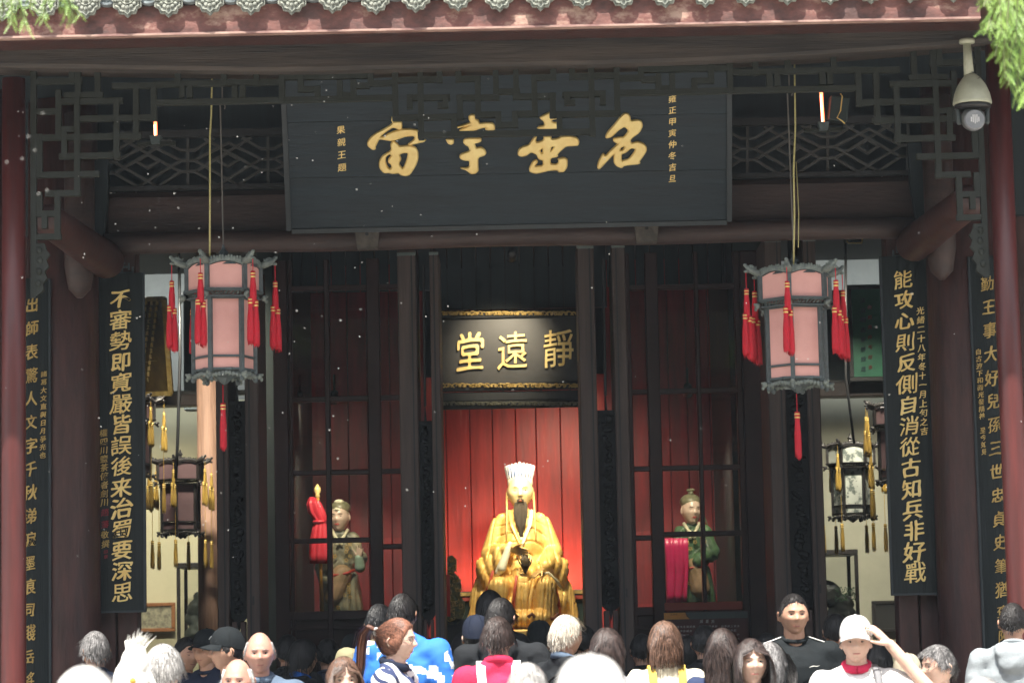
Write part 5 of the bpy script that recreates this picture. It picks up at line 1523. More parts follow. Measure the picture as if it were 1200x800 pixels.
g4 = lantern('dark gallery lantern half hidden at the edge of the right black couplet board', 'small dark gallery lanterns', 1052, 523, 20.0, 20, .8, m_dk, m_dsilk, M_tasselg, double=True, bottom=False)
def chainline(pts, label, r=.011):
    """a real linked chain between points"""
    t = thing('chain', label, 'chain', pts[0])
    k = 0; link_me = None
    for a, b in zip(pts, pts[1:]):
        d = b - a; n = max(1, int(d.length / .034))
        for i in range(n):
            c = a + d * ((i + .5) / n)
            if link_me is None:
                mb = MB(); rr = [Vector((.012 * math.cos(x), 0, .022 * math.sin(x))) for x in [2 * math.pi * j / 8 for j in range(9)]]
                mb.tube(rr, .0038, 5, caps=False); link_me = mb.mesh('chain_link', M_black, True)
            o = link('chain_link', link_me, t); o.parent = None
            o.parent = t
            o.location = c; o.rotation_mode = 'QUATERNION'
            o.rotation_quaternion = d.to_track_quat('Z', 'Y') @ Matrix.Rotation(R(90) * (k % 2) + .3, 3, 'Z').to_quaternion(); k += 1
    return t
for (gx, gy, Y_, lb) in ((212, 545, 20.6, 'chain above the dark lantern beside the tan pillar'), (998, 525, 20.6, 'chain above the lantern with pale painted panels')):
    a = P(gx, gy - 5, Y_); chainline([a, a + Vector((0, 0, .45))], lb)
    cord([a + Vector((0, 0, .45)), a + Vector((0, 0, 1.6))], .005, M_black, 'thin wire carrying the ' + lb.replace('above', 'over'), 'wire', 'wire')
chainline([P(168, 343, 21), P(206, 302, 20.6)], 'dark diagonal chain in front of the grey wall at upper left')
chainline([P(1002, 290, 20.6), P(1036, 324, 21)], 'dark diagonal chain in front of the pale wall at upper right')
t = cord([P(210, 300, 20.2), P(211, 420, 20.2), P(208, 520, 20.2), P(206, 560, 20.2)], .012, M_black, 'black cable hanging down in the left gallery', 'cable', 'cable')
t = cord([P(991, 285, 20.2), P(991, 440, 20.2), P(1001, 520, 20.2)], .010, M_black, 'black cable hanging down in the right gallery', 'cable', 'cable')

# bare pillar at left, dark pillar at right
for px_, Y_, mt_, lb, r in ((244, 21.2, M_tan, 'bare tan wooden pillar standing in the left gallery', .082), (948, 21.2, mat('dark_grey_pillar', (.07, .062, .06), (.045, .04, .038), rough=.7, scale=4, stretch=(5, 5, .4)), 'dark grey wooden pillar standing in the right gallery', .10)):
    X = P(px_, 600, Y_).x
    t = thing('pillar', lb, 'pillar', (X, Y_, FLOOR))
    MB().lathe([(r * 1.02, FLOOR + .2), (r, 2), (r * .97, 5.5)], (X, Y_, 0), 24).build('shaft', mt_, t, True)
    MB().lathe([(r * 1.5, FLOOR), (r * 1.6, FLOOR + .1), (r * 1.2, FLOOR + .2)], (X, Y_, 0), 20).build('stone_base', M_stone, t, True)
# dark horizontal beams in the galleries
for xa, xb, ya, yb, lb in ((150, 262, 462, 475, 'dark crossbeam under the gold lettered board in the left gallery'), (950, 1045, 447, 464, 'dark crossbeam under the green board in the right gallery')):
    o = row(xa, xb, ya, yb, 22.0, 22.2, 'crossbeam', M_brown2); tag(o, lb, 'beam')
o = row(215, 262, 340, 480, 22.25, 22.4, 'upper_panel', M_teal); tag(o, 'dark boarding above the crossbeam behind the left pink lantern', 'panel')
o = row(940, 1000, 340, 450, 22.25, 22.4, 'upper_panel', M_teal); tag(o, 'dark boarding above the crossbeam behind the right pink lantern', 'panel')
# gold lettered board, hung tilted and seen at an angle
gb = thing('gold_lettered_board', 'tilted gilt board covered with tiny raised characters beside the left couplet board', 'board', P(185, 462, 21.6))
q4 = [P(160, 351, 21.5), P(192, 350, 21.2), P(200, 461, 21.6), P(160, 462, 21.9)]
def thick_quad(pts, th=.03):
    n_ = (pts[1] - pts[0]).cross(pts[2] - pts[0]).normalized()
    if n_.y < 0: n_ = -n_
    return MB().add(pts + [p + n_ * th for p in pts], [(0, 1, 2, 3), (7, 6, 5, 4), (0, 4, 5, 1), (1, 5, 6, 2), (2, 6, 7, 3), (3, 7, 4, 0)])
thick_quad(q4).build('board', mat('dark_gilt_ground', (.17, .11, .03), (.10, .065, .02), rough=.5, metal=.3, scale=12), gb)
for a, b in ((0, 1), (1, 2), (2, 3)):
    MB().bar(q4[a], q4[b], .035, .03, up=(0, 1, 0)).build('frame_bar', M_gold2, gb)
items = []
q = random.Random(5); src = '臨表涕零不知所言先帝創業未半而中道崩殂今天下三分益州疲敝此誠危急存亡之秋也然侍衛之臣不懈於內'
mb_items = []
for i in range(4):
    for j in range(15):
        u0, v0 = (i + .8) / 5.0, (j + .7) / 16
        a = q4[0].lerp(q4[1], u0); b = q4[3].lerp(q4[2], u0)
        mb_items.append((src[(i * 15 + j) % len(src)], a.lerp(b, v0) + Vector((0, -.02, 0))))
for i in range(4):
    col_ = mb_items[i * 15:(i + 1) * 15]
    zd_ = (col_[0][1] - col_[-1][1]).normalized(); xd_ = (q4[1] - q4[0]).normalized()
    glyph_line(col_, .038, .042, M_gold if i != 0 else M_rubred, gb, 'inscription', xd=xd_, zd=zd_, bold=.02)

# pictures on the gallery walls
def framed(x0_, x1_, y0_, y1_, Y, fm, pm, label, cat='picture', fw=.03, name='framed_picture'):
    a, b = P(x0_, y1_, Y), P(x1_, y0_, Y)
    z0_, z1_ = P((x0_ + x1_) / 2, y1_, Y).z, P((x0_ + x1_) / 2, y0_, Y).z
    t = thing(name, label, cat, ((a.x + b.x) / 2, Y, z0_))
    MB().box((a.x + fw, Y + .012, z0_ + fw), (b.x - fw, Y + .03, z1_ - fw)).build('picture_board', pm, t)
    for i, (p, q_) in enumerate((((a.x, z0_), (b.x, z0_ + fw)), ((a.x, z1_ - fw), (b.x, z1_)), ((a.x, z0_ + fw), (a.x + fw, z1_ - fw)), ((b.x - fw, z0_ + fw), (b.x, z1_ - fw)))):
        MB().box((p[0], Y - .002 * i, p[1]), (q_[0], Y + .04, q_[1]), bev=.004).build('frame_bar', fm, t)
    return t
m_orf = mat('orange_wood_frame', (.30, .13, .045), (.20, .08, .03), rough=.5, scale=9)
framed(140, 205, 706, 740, YW - .08, m_orf, mat('rubbing_paper', (.34, .32, .22), (.16, .15, .11), rough=.8, scale=22, lo=.4, hi=.6), 'rubbing in an orange wooden frame low on the left gallery wall')
gr = framed(996, 1060, 333, 446, 21.8, m_dk, M_greenframe, 'shiny green board in a dark frame on the right gallery wall', 'board', .035, 'green_board')
col_on_plane('淡泊明志寧靜致遠', 1011, 352, 1012, 432, .045, .045, mat('dull_blue_ink', (.03, .09, .10), rough=.6), gr, 'inscription', f=lambda px, py: P(px, py, 21.805))
col_on_plane('鞠躬盡瘁死而後', 1019, 360, 1020, 430, .035, .035, mat('dull_red_ink', (.25, .05, .03), rough=.6), gr, 'inscription', f=lambda px, py: P(px, py, 21.805))
framed(1023, 1075, 703, 740, YW - .08, m_dk, mat('dark_print', (.035, .035, .035), rough=.4), 'small dark framed picture low on the right gallery wall')
# display cases
def case(x0_, x1_, ytop, Y, label, mt):
    a, b = P(x0_, ytop, Y), P(x1_, ytop, Y)
    t = thing('display_case', label, 'display case', ((a.x + b.x) / 2, Y, FLOOR))
    zt_, zb_ = a.z, P(x0_, 790, Y).z
    e = .014
    for (x, y) in ((a.x, Y), (b.x, Y), (a.x, Y + .5), (b.x, Y + .5)):
        MB().box((x - e, y - e, FLOOR), (x + e, y + e, zt_), bev=.003).build('corner_post', mt, t)
    MB().box((a.x - e, Y - e, zt_), (b.x + e, Y + .5 + e, zt_ + .04), bev=.004).build('lid', mt, t)
    MB().box((a.x + e, Y - .004, zb_), (b.x - e, Y + .002, zt_)).build('pane', M_glass, t)
    MB().box((a.x + e, Y + .0, FLOOR), (b.x - e, Y + .5, zb_ - .004)).build('cabinet', mt, t)
    return t, a, b, zb_
def rockery(x_, y0_, y1_, Y, label, mt):
    s = scale_at(Y); c = P(x_, y1_, Y); H_ = (y1_ - y0_) / s
    t = thing('rockery', label, 'rock', c)
    q = random.Random(x_); mb = MB()
    for i in range(12):
        f = i / 11
        mb.ell(c + Vector((q.uniform(-.10, .10) * (1 - .3 * f), q.uniform(-.06, .06), H_ * f * .9)), (q.uniform(.07, .12), .08, q.uniform(.05, .09)), Matrix.Rotation(q.uniform(-1, 1), 3, 'Y'), nu=10, nv=8)
    me = fuse(mb, .012, 1)
    displace(me, lambda co, no: np.array([.012 * noise.noise(Vector(v) * 18) for v in co]))
    fin(me, 'stone', mt, t)
    mb = MB()
    for i in range(150):
        p = c + Vector((q.uniform(-.02, .14), q.uniform(-.10, 0), H_ * q.uniform(.72, 1.02)))
        mb.ell(p, (.010, .004, .004), Matrix.Rotation(q.uniform(0, 6), 3, (q.uniform(-1, 1), 1, q.uniform(-1, 1))), nu=5, nv=3)
    mb.build('plant', mat('pot_plant_green', (.03, .08, .035), rough=.6), t)
    return t
case(209, 254, 665, 22.3, 'tall glazed display case in front of the left gallery wall', m_dk)
rockery(238, 702, 752, 22.55, 'dark carved rock with green plant inside the left display case', mat('dark_rock', (.06, .07, .055), (.03, .035, .03), rough=.6, scale=20))
case(965, 1003, 650, 21.6, 'tall dark glazed display case in the right gallery', m_dk)
rockery(982, 690, 745, 21.85, 'dark rock and dry twigs inside the right display case', mat('black_rock', (.03, .032, .03), rough=.6))
# small wall light fixtures with gilt rims
for cx_, cy_, lb in ((186, 291, 'small dark hanging fixture with gilt rim at upper left'), (1002, 284, 'small dark hanging fixture with gilt rim at upper right')):
    p = P(cx_, cy_, 20.6)
    t = thing('light_fixture', lb, 'light fixture', p)
    MB().box(p + Vector((-.06, 0, 0)), p + Vector((.06, .1, .08)), bev=.006).build('box', M_black, t)
    MB().tube([p + Vector((-.062, -.002, .01)), p + Vector((-.05, -.004, -.006)), p + Vector((.05, -.004, -.006)), p + Vector((.064, -.002, .07))], .006, 6).build('gilt_rim', M_band, t)
# gallery lamps: unseen strip lamps added to brighten walls, boards and pillar
def area_lamp(p, w_, power, label, rot=(0, 0, 0), col=(1, .93, .74)):
    t = thing('added_gallery_lamp', label, 'lamp', p)
    MB().box(Vector(p) + Vector((-w_ / 2, -.05, .012)), Vector(p) + Vector((w_ / 2, .05, .05)), bev=.004).build('housing', M_black, t)
    ld = bpy.data.lights.new('lamp_light', 'AREA'); ld.shape = 'RECTANGLE'; ld.size = w_; ld.size_y = .08; ld.energy = power; ld.color = col; ld.spread = R(75) if w_ < 1 else R(110)
    o = bpy.data.objects.new('lamp_light', ld); COL.objects.link(o); o.location = p; o.rotation_euler = rot
    set_parent(o, t)
area_lamp(P(205, 466, 22.25), 1.3, 9, 'long strip lamp added behind the crossbeam to light the left cream wall', (R(25), 0, 0))
area_lamp(P(1010, 452, 22.25), 1.3, 5, 'long strip lamp added behind the crossbeam to light the right cream wall', (R(25), 0, 0))
area_lamp(P(188, 262, 19.4), .6, 20, 'strip lamp added behind the log lintel to brighten the left gallery', (R(38), 0, 0))
area_lamp(P(1018, 245, 19.4), .6, 20, 'strip lamp added behind the log lintel to brighten the right gallery', (R(38), 0, 0))
area_lamp(P(190, 240, 22.0), 1.2, 9, 'strip lamp added high in the left gallery', (R(35), 0, 0), (.95, 1, 1))
area_lamp(P(1010, 230, 22.0), 1.2, 8, 'strip lamp added high in the right gallery', (R(35), 0, 0), (.95, 1, 1))

# glowing red tubes, speaker
for xa, ya, xb, yb, lb in ((182, 143, 182.5, 160, 'short'), (962, 104, 964.5, 144, 'long')):
    a, b = P(xa, ya, 17.3), P(xb, yb, 17.3)
    t = thing('glow_tube', f'{lb} glowing red tube lamp standing on a small bracket over the lattice', 'lamp', b)
    MB().tube([a, b], .010, 8).build('red_tube', M_lampon, t, True)
    MB().tube([a.lerp(b, .2) + Vector((-.004, -.008, 0)), b + Vector((-.004, -.008, 0))], .0035, 6).build('bright_core', M_lampcore, t, True)
    MB().prism([(b.x - .035, b.z - .0), (b.x + .035, b.z), (b.x + .025, b.z - .05), (b.x - .025, b.z - .05)], 17.26, 17.34).build('bracket', M_lantern, t)
    MB().box((b.x - .12, 17.31, b.z - .052), (b.x + .12, 17.36, b.z - .03)).build('shelf', M_lat, t)
p = P(983, 128, 17.3)
t = thing('speaker_box', 'small dark teal box speaker with dangling yellow cable above the right lattice window', 'speaker', p)
rt_ = Matrix.Rotation(R(8), 3, 'Y')
MB().box(p + Vector((-.062, 0, -.075)), p + Vector((.062, .1, .085)), rt_, bev=.008).build('cabinet', mat('speaker_teal', (.03, .045, .045), rough=.5), t)
MB().tube([P(985, 110, 17.27), P(987, 113, 17.26), P(985, 130, 17.26), P(981, 138, 17.26), P(987, 142, 17.26), P(990, 145, 17.27)], .0045, 6).build('cable', M_band, t)

# ------------------------------------------------------------------ security camera
Yc = 15.75
ct = P(1133, 49, Yc)
sc_t = thing('security_camera', 'white dome security camera hanging from the beam end at upper right', 'security camera', ct)
s = scale_at(Yc); u = 1 / s
bx = lambda px_, py_: P(px_, py_, Yc)
MB().lathe([(9 * u, .0), (9.5 * u, -.012), (9 * u, -.022), (5 * u, -.026)], ct + Vector((0, 0, .012)), 20).build('mount_flange', M_camw, sc_t, True)
MB().tube([bx(1133, 50), bx(1135.5, 88)], [4.6 * u, 6.2 * u], 16).build('drop_pole', M_camw, sc_t, True)
dc = bx(1139.5, 122)
prof = [(6.5, 36), (9, 33), (13, 28), (17.5, 21), (21, 12), (22.8, 3), (23, 0), (22, -1)]
MB().lathe([(r * u, h * u) for r, h in prof], dc, 32).build('dome_housing', M_camw, sc_t, True)
MB().lathe([(21.5 * u, 0), (21.5 * u, -4 * u), (17 * u, -6 * u)], dc + Vector((0, 0, -1 * u)), 32).build('black_ring', M_black, sc_t, True)  # ring of black plastic under the dome
for s_ in (-1, 1):
    MB().cap(dc + Vector((s_ * 18 * u, 0, -3 * u)), dc + Vector((s_ * 16.5 * u, 0, -22 * u)), 2.6 * u, 3.2 * u, 10).build('yoke_arm', mat('yoke_grey', (.05, .06, .06), rough=.4), sc_t, True)
MB().ell(dc + Vector((0, .0, -18 * u)), (14.5 * u, 14.5 * u, 14.5 * u), nu=28, nv=18).build('camera_ball', mat('ball_grey', (.12, .125, .12), rough=.35), sc_t, True)
fr = dc + Vector((0, -12.5 * u, -21 * u))
MB().tube([fr + Vector((0, .03, 0)), fr, fr + Vector((0, -.008, 0))], [12.5 * u, 12.2 * u, 11 * u], 28).build('lens_face', M_lens, sc_t, 'auto')
mb = MB()
for k in range(5):
    x = (-4.4 + 2.2 * k) * u
    mb.box(fr + Vector((x - .7 * u, -.012, -5.4 * u * math.cos(k - 2) ** .5 if abs(k - 2) < 2 else -3 * u)), fr + Vector((x + .7 * u, -.009, 5.4 * u * (1 if abs(k - 2) < 2 else .5))))
mb.build('led_window', mat('led_white', (.75, .75, .75), rough=.2), sc_t)
for i in range(5):
    pass
MB().tube([dc + Vector((-6 * u, -.01, 40 * u)), dc + Vector((3 * u, -.035, 36 * u)), dc + Vector((9 * u, -.05, 30 * u)), dc + Vector((4 * u, -.06, 27 * u))], .0022, 5).build('tie_wire', M_black, sc_t)

# ================================================================== PEOPLE
SK = {'tan': mat('skin_tan', (.48, .28, .19), (.41, .225, .15), rough=.5, scale=18),
      'fair': mat('skin_fair', (.60, .40, .31), (.54, .34, .26), rough=.5, scale=18),
      'ruddy': mat('skin_ruddy', (.50, .27, .20), (.42, .21, .155), rough=.5, scale=18)}
for _m in SK.values():
    _b = _m.node_tree.nodes['Principled BSDF']; _b.inputs['Subsurface Weight'].default_value = .18; _b.inputs['Subsurface Scale'].default_value = .012
LIPS = {'tan': mat('lips_tan', (.36, .14, .11), rough=.4), 'fair': mat('lips_fair', (.50, .17, .15), rough=.4), 'ruddy': mat('lips_ruddy', (.38, .15, .12), rough=.4)}
def cloth(name, c, rough=.85, sheen=.2):
    return mat('cloth_' + name, c, tuple(x * .82 for x in c), rough=rough, scale=14, bump=.25, bscale=140, sheen=0, spec=.25)
def pattern_cloth(name, build):
    mt = bpy.data.materials.new('cloth_' + name); mt.use_nodes = True
    n = mt.node_tree.nodes; l = mt.node_tree.links
    b = n['Principled BSDF']; b.inputs['Roughness'].default_value = .8
    tc = n.new('ShaderNodeTexCoord')
    build(n, l, b, tc)
    return mt

def hairline(style, a):
    """lowest hair height on the head (m, head-local) for azimuth a: 0 front .. pi back"""
    if style in ('short', 'crew', 'cap'):
        K = [(0, .064), (.7, .060), (1.05, .035), (1.35, -.012), (1.7, -.010), (2.0, -.035), (3.15, -.062)]
    elif style == 'bald':
        K = [(0, .30), (1.0, .20), (1.25, .015), (1.5, -.012), (1.8, -.012), (2.1, -.035), (3.15, -.062)]
    else:
        K = [(0, .070), (.6, .060), (.95, .030), (1.2, -.045), (1.5, -.075), (3.15, -.085)]
    for (p, q), (r, s) in zip(K, K[1:]):
        if p <= a <= r: return q + (s - q) * (a - p) / (r - p)
    return K[-1][1]
def hair_geo(style, rng, L=.35, thick=None, n_str=None, wave=.4, front_drop=True, part=0.0):
    th = thick or {'short': .010, 'crew': .005, 'bald': .006, 'cap': .006, 'pony': .011}.get(style, .016)
    mb = MB(); nu, nv = 44, 34; vs, fs = [], []
    def N(p): return Vector((p.x / .0058, p.y / .009, p.z / .0138)).normalized()
    top_cut = .062 if style == 'bald' else 9
    for j in range(nv + 1):
        ph = math.pi * j / nv - math.pi / 2
        for i in range(nu):
            t = 2 * math.pi * i / nu
            d = (math.cos(ph) * math.sin(t), -math.cos(ph) * math.cos(t), math.sin(ph))
            p = head_pt(*d, feat=0)
            az = abs(((t + math.pi) % (2 * math.pi)) - math.pi)
            zm = hairline(style, az) + .010 * noise.noise(Vector((t * 3, L * 7, 1)))
            m_ = max(0, min(1, (p.z - zm) / .018 + .3))
            if p.z > top_cut: m_ *= max(0, 1 - (p.z - top_cut) / .012)
            m_ = m_ * m_ * (3 - 2 * m_)
            k = th * (1 + .25 * noise.noise(Vector(d) * 3 + Vector((rng.random() * 0, L * 9, 0)))) 
            off = -.008 + (k + .008) * m_
            vs.append(p + N(p) * off)
    for j in range(nv):
        for i in range(nu):
            a, b = j * nu + i, j * nu + (i + 1) % nu
            fs.append((a, b, b + nu, a + nu))
    mb.add(vs, fs)
    n = n_str or {'short': 1150, 'crew': 900, 'bald': 420, 'cap': 220}.get(style, 800)
    long_ = style in ('bob', 'long', 'pony')
    w0 = .0036 if not long_ else .0052
    for _ in range(n):
        for _try in range(12):
            t = rng.uniform(0, 2 * math.pi); sphi = rng.uniform(-.75, 1)
            cph = math.sqrt(1 - sphi * sphi)
            d = (cph * math.sin(t), -cph * math.cos(t), sphi); p = head_pt(*d, feat=0)
            az = abs(((t + math.pi) % (2 * math.pi)) - math.pi)
            if p.z > hairline(style, az) + .004 and p.z < top_cut + .004: break
        else: continue
        nn = N(p); q = p + nn * (th * rng.uniform(.75, 1.15))
        if long_:
            flow = Vector((q.x * 3, (q.y - .02) * 2.0 - .0, -.5)).normalized()
            if style == 'pony': flow = (Vector((0, .125, .045)) - q).normalized()
        else:
            flow = Vector((q.x * 2, q.y * 2 - .04 if q.y > -.02 else -.25, -.10 - .5 * (az > 1.1))).normalized()
            flow = (flow + Vector((rng.uniform(-.3, .3), rng.uniform(-.3, .3), rng.uniform(-.2, .2)))).normalized()
        pts = [q]
        if style == 'short': steps, sl = 4, rng.uniform(.007, .012)
        elif style == 'crew': steps, sl = 2, .006
        elif style in ('bald', 'cap'): steps, sl = 3, .008
        elif style == 'pony': steps, sl = 6, .02
        else: steps, sl = (9 if style == 'bob' else 17), .028
        wv = Vector((rng.uniform(-1, 1), rng.uniform(-1, 1), 0)) * .0045 * wave * (3 if long_ else 1)
        zend = -.118 + rng.uniform(-.012, .012) if style == 'bob' else -L * rng.uniform(.85, 1.05)
        for k in range(steps):
            if long_ and style != 'pony':
                if q.z > -.03:
                    flow = (flow * .5 + Vector((q.x * 5, (q.y - .01) * 4, -.9)).normalized() * .6).normalized()
                else:
                    flow = (flow * .4 + Vector((q.x * (.6 if q.z > -.1 else -.3), .12 if q.y > 0 and q.z < -.1 else 0, -1))).normalized()
            q = q + flow * sl + wv * math.sin(k * .9 + wv.x * 999)
            # stay outside the skull
            if q.z > -.10:
                e = Vector((q.x / (.078 + th), (q.y) / (.097 + th), q.z / (.1185 + th)))
                if e.length < 1: q = Vector((q.x / e.length, q.y / e.length, q.z / e.length)) if e.length > .3 else q
            if long_ and style != 'pony' and q.y < -.045 and q.z < .055 and abs(q.x) < .072:
                q.x = math.copysign(.072, q.x if abs(q.x) > 1e-3 else rng.uniform(-1, 1))
            if long_ and style != 'pony' and q.z < .06:
                lim = .096 if style == 'bob' else .094 - .03 * min(1, max(0, -q.z - .08) * 5)
                if abs(q.x) > lim: q.x = math.copysign(lim - rng.uniform(0, .006), q.x)
                if q.y > .118: q.y = .118 - rng.uniform(0, .01) + (.012 if q.z < -.15 else 0)
            pts.append(q.copy())
            if long_ and style != 'pony' and q.z < zend: break
            if style == 'pony' and (q - Vector((0, .125, .045))).length < .03: break
            if not long_: flow = (flow + Vector((0, 0, -.15))).normalized()
        # ribbon
        m = len(pts)
        if m < 2: continue
        base_ = len(mb.v); vs2 = []
        for k, pt in enumerate(pts):
            dd = (pts[min(k + 1, m - 1)] - pts[max(k - 1, 0)]).normalized()
            out = Vector((pt.x, pt.y, pt.z * .5)).normalized()
            sd_ = dd.cross(out)
            sd_ = sd_.normalized() if sd_.length > 1e-5 else Vector((1, 0, 0))
            w = w0 * (1 - .75 * k / (m - 1)) * .5
            vs2 += [pt - sd_ * w, pt + sd_ * w + out * .001]
        mb.add(vs2, [(2 * k, 2 * k + 1, 2 * k + 3, 2 * k + 2) for k in range(m - 1)])
    if style == 'pony':
        tail0 = Vector((0, .120, .060))
        path = [tail0, tail0 + Vector((0, .045, .020)), tail0 + Vector((0, .080, -.02)), tail0 + Vector((0, .095, -.09)), tail0 + Vector((.0, .100, -.18)), tail0 + Vector((0, .115, -.27)), tail0 + Vector((0, .14, -.34))]
        for _ in range(130):
            o_x, o_y = rng.gauss(0, .014), rng.gauss(0, .013)
            vs2 = []
            for k, pt in enumerate(path):
                f = (.35, .9, 1.15, 1.25, 1.2, 1.0, .5)[k]
                c = pt + Vector((o_x * f, o_y * f, o_y * .4 * f)); w = .0035 * (1 - .6 * k / 6)
                vs2 += [c - Vector((w, w * .6, 0)), c + Vector((w, -w * .6, 0))]
            mb.add(vs2, [(2 * k, 2 * k + 1, 2 * k + 3, 2 * k + 2) for k in range(6)])
        mb.tube([p + Vector((0, 0, 0)) for p in path], [.012, .020, .024, .025, .023, .018, .006], 10)
    return mb

n_person = [0]
def person(label, px_, ytop, Y, yaw, hair='short', hc_='black', skin='tan', top='black', trousers='dark_trousers', cap=None, glasses=False, wide=1.0, hs=1.0,
           L=.35, sleeves='down', collar=None, hood=False, open_mouth=False, pitch=0.0, female=False, straps=None, bag=None, wave=.4, detail=True, top_mat=None,
           hat_mat=None, cap_back=False, extra=None, jaw=.30, thick=None, bodyyaw=None, group=None, hairpin=False, arm_up=False, neck_w=1.0, nose=1.0, smile=0, eyes=True):
    n_person[0] += 1
    group = group or ('visitors in the crowd' if detail else 'visitors standing in the shade of the hall')
    rng = random.Random(n_person[0] * 17)
    tp = P(px_, ytop, Y)
    fl = 0 if Y < 15 else FLOOR
    s = (tp.z - fl) / 1.712
    b = Vector((tp.x, Y, fl))
    Rz = Matrix.Rotation(R(yaw), 3, 'Z')
    Rb = Matrix.Rotation(R(bodyyaw if bodyyaw is not None else yaw), 3, 'Z')
    t = thing('person', label, 'person', b, group)
    X = lambda v: b + Rb @ (Vector(v) * s)
    hs = hs * .93 / s ** .9
    s = (tp.z - fl) / (1.712 - .26 * (1 - hs))
    hz = (tp.z - fl) / s - .1305 * hs
    hcw = b + Rb @ (Vector((0, -.012, hz)) * s)
    Rh = Rz @ Matrix.Rotation(R(pitch), 3, 'X')
    HF = lambda v: hcw + Rh @ (Vector(v) * (s * hs))
    sk = SK[skin]
    wd = wide * (.90 if female else 1.0)
    def W(mb): mb.v = [X(v) for v in mb.v]; return mb
    # body: one continuous skin surface (legs, trunk, neck, arms, hands, head)
    vox = .012 if detail else .02
    jw = {}
    sgn = (-1, 1)
    elb = {-1: Vector((-.235 * wd, .03, 1.09)), 1: Vector((.235 * wd, .03, 1.09))}
    wr = {-1: Vector((-.225 * wd, -.06, .85)), 1: Vector((.225 * wd, -.06, .85))}
    if sleeves == 'front':
        for k in sgn: elb[k] = Vector((.25 * k * wd, -.02, 1.10)); wr[k] = Vector((.09 * k, -.26, 1.16))
    if arm_up:
        elb[1] = Vector((.40, -.05, 1.27)); wr[1] = Vector((.165, -.055, 1.555))
    sh = {k: Vector((.165 * k * wd, .005, 1.375)) for k in sgn}
    mb = MB()
    mb.ell((0, 0, .97), (.155 * wd, .11, .13)); mb.ell((0, 0, 1.22), (.155 * wd, .105, .20)); mb.ell((0, 0, 1.08), (.14 * wd, .10, .16))
    mb.cap((0, .012, 1.36), (0, -.005, 1.53), .056 * neck_w, .050 * neck_w)
    for k in sgn:
        mb.cap((.09 * k, 0, .92), (.10 * k, -.005, .50), .082, .055); mb.cap((.10 * k, -.005, .50), (.10 * k, .01, .10), .055, .036); mb.cap((.10 * k, .02, .05), (.11 * k, -.14, .035), .04, .032)
        mb.cap(sh[k], elb[k], .050, .040); mb.cap(elb[k], wr[k], .040, .027)
        if k == 1 and arm_up: hand_prims(mb, wr[k], (-.55, -.12, .55), (-.6, .3, -.5), .95, .30, -1)
        else: hand_prims(mb, wr[k], (0, -.1, -1) if sleeves != 'front' else (-k, -.2, .2), (-k, 0, 0) if sleeves != 'front' else (0, .3, -1), .95, .2, k if sleeves != 'front' else -k)
    W(mb)
    me = fuse(mb, (.0055 if arm_up else .013) * s, 2 if arm_up else 3)
    # head merged into the same mesh
    vs, fs = head_mesh(jaw=jaw, feat=1.15 if detail else 1, noseS=nose, nu=60 if detail else 36, nv=48 if detail else 28)
    hv = [HF(v) for v in vs]
    hm = MB().add(hv, fs)
    ears = MB()
    for k in sgn:
        e = MB().ell((.0775 * k, .008, -.006), (.008, .017, .030), Matrix.Rotation(R(-18 * k), 3, 'Z'), nu=12, nv=10)
        e.tube([(.086 * k, .018 - .0 * i + .016 * math.sin(i * .75), .020 - .012 * i + .000) for i in range(5)], [.003, .005, .005, .004, .003], 6)
        ears.add([HF(v) for v in e.v], e.f)
    hm.add(ears.v, ears.f)
    bm = bmesh.new(); bm.from_mesh(me); m2 = hm.mesh('tmp', []); bm.from_mesh(m2); bm.to_mesh(me); bm.free(); bpy.data.meshes.remove(m2)
    me.polygons.foreach_set('use_smooth', [True] * len(me.polygons))
    fin(me, 'body', sk, t)
    back = abs(((yaw + 180) % 360) - 180) > 125
    if not back:
        face_parts(HF, t, sk, LIPS[skin], brow_m=MC_hair('grey' if hc_ in ('white', 'grey') else 'black'), open_mouth=open_mouth, eyes=eyes, smile=smile)
    # garment
    g = MB()
    puff = 1.0
    g.ell((0, 0, .98), (.172 * wd, .130, .14)); g.ell((0, 0, 1.10), (.165 * wd, .125, .18)); g.ell((0, .0, 1.25), (.180 * wd, .128, .17))
    g.cap((-.145 * wd, .008, 1.368), (.145 * wd, .008, 1.368), .066, .066)
    for k in sgn:
        g.cap((.10 * k * wd, .012, 1.385), (.02 * k, .02, 1.435), .055, .052)
        g.cap(sh[k] + Vector((.008 * k, 0, 0)), elb[k], .066, .056)
        ew = elb[k].lerp(wr[k], .9) if not (arm_up and k == 1) else elb[k].lerp(wr[k], .06)
        g.cap(elb[k], ew, .056, .042 if not (arm_up and k == 1) else .054)
    if hood:
        g.ell((0, .095, 1.40), (.105, .060, .055)); g.ell((0, .115, 1.35), (.085, .05, .06)); g.cap((-.07, .05, 1.43), (.07, .05, 1.43), .035, .035)
    W(g)
    me = fuse(g, .0135 * s, 4)
    sd0 = rng.uniform(0, 50)
    def wr_(co, no):
        out = np.empty(len(co))
        for i, v in enumerate(co):
            q = Vector((v[0] * 5.5 + sd0, v[1] * 5.5, v[2] * 9))
            a = noise.noise(q); r1 = 1 - abs(noise.noise(q * 1.7 + Vector((3, 1, 2)))) * 2
            out[i] = .008 * a + .006 * max(0, r1) ** 2
        return out
    displace(me, wr_)
    gm = top_mat or cloth(top, CLOTHC[top])
    fin(me, 'top', gm, t)
    # collar
    cm = collar if collar is not None else gm
    c0 = MB()
    zc = 1.455; ringp = [(.062 * math.sin(a) * neck_w, .008 - .060 * math.cos(a) * neck_w, zc - .020 * math.cos(a)) for a in [2 * math.pi * i / 16 for i in range(17)]]
    c0.tube(ringp, .009 if not collar else .016, 8, flat=1.3)
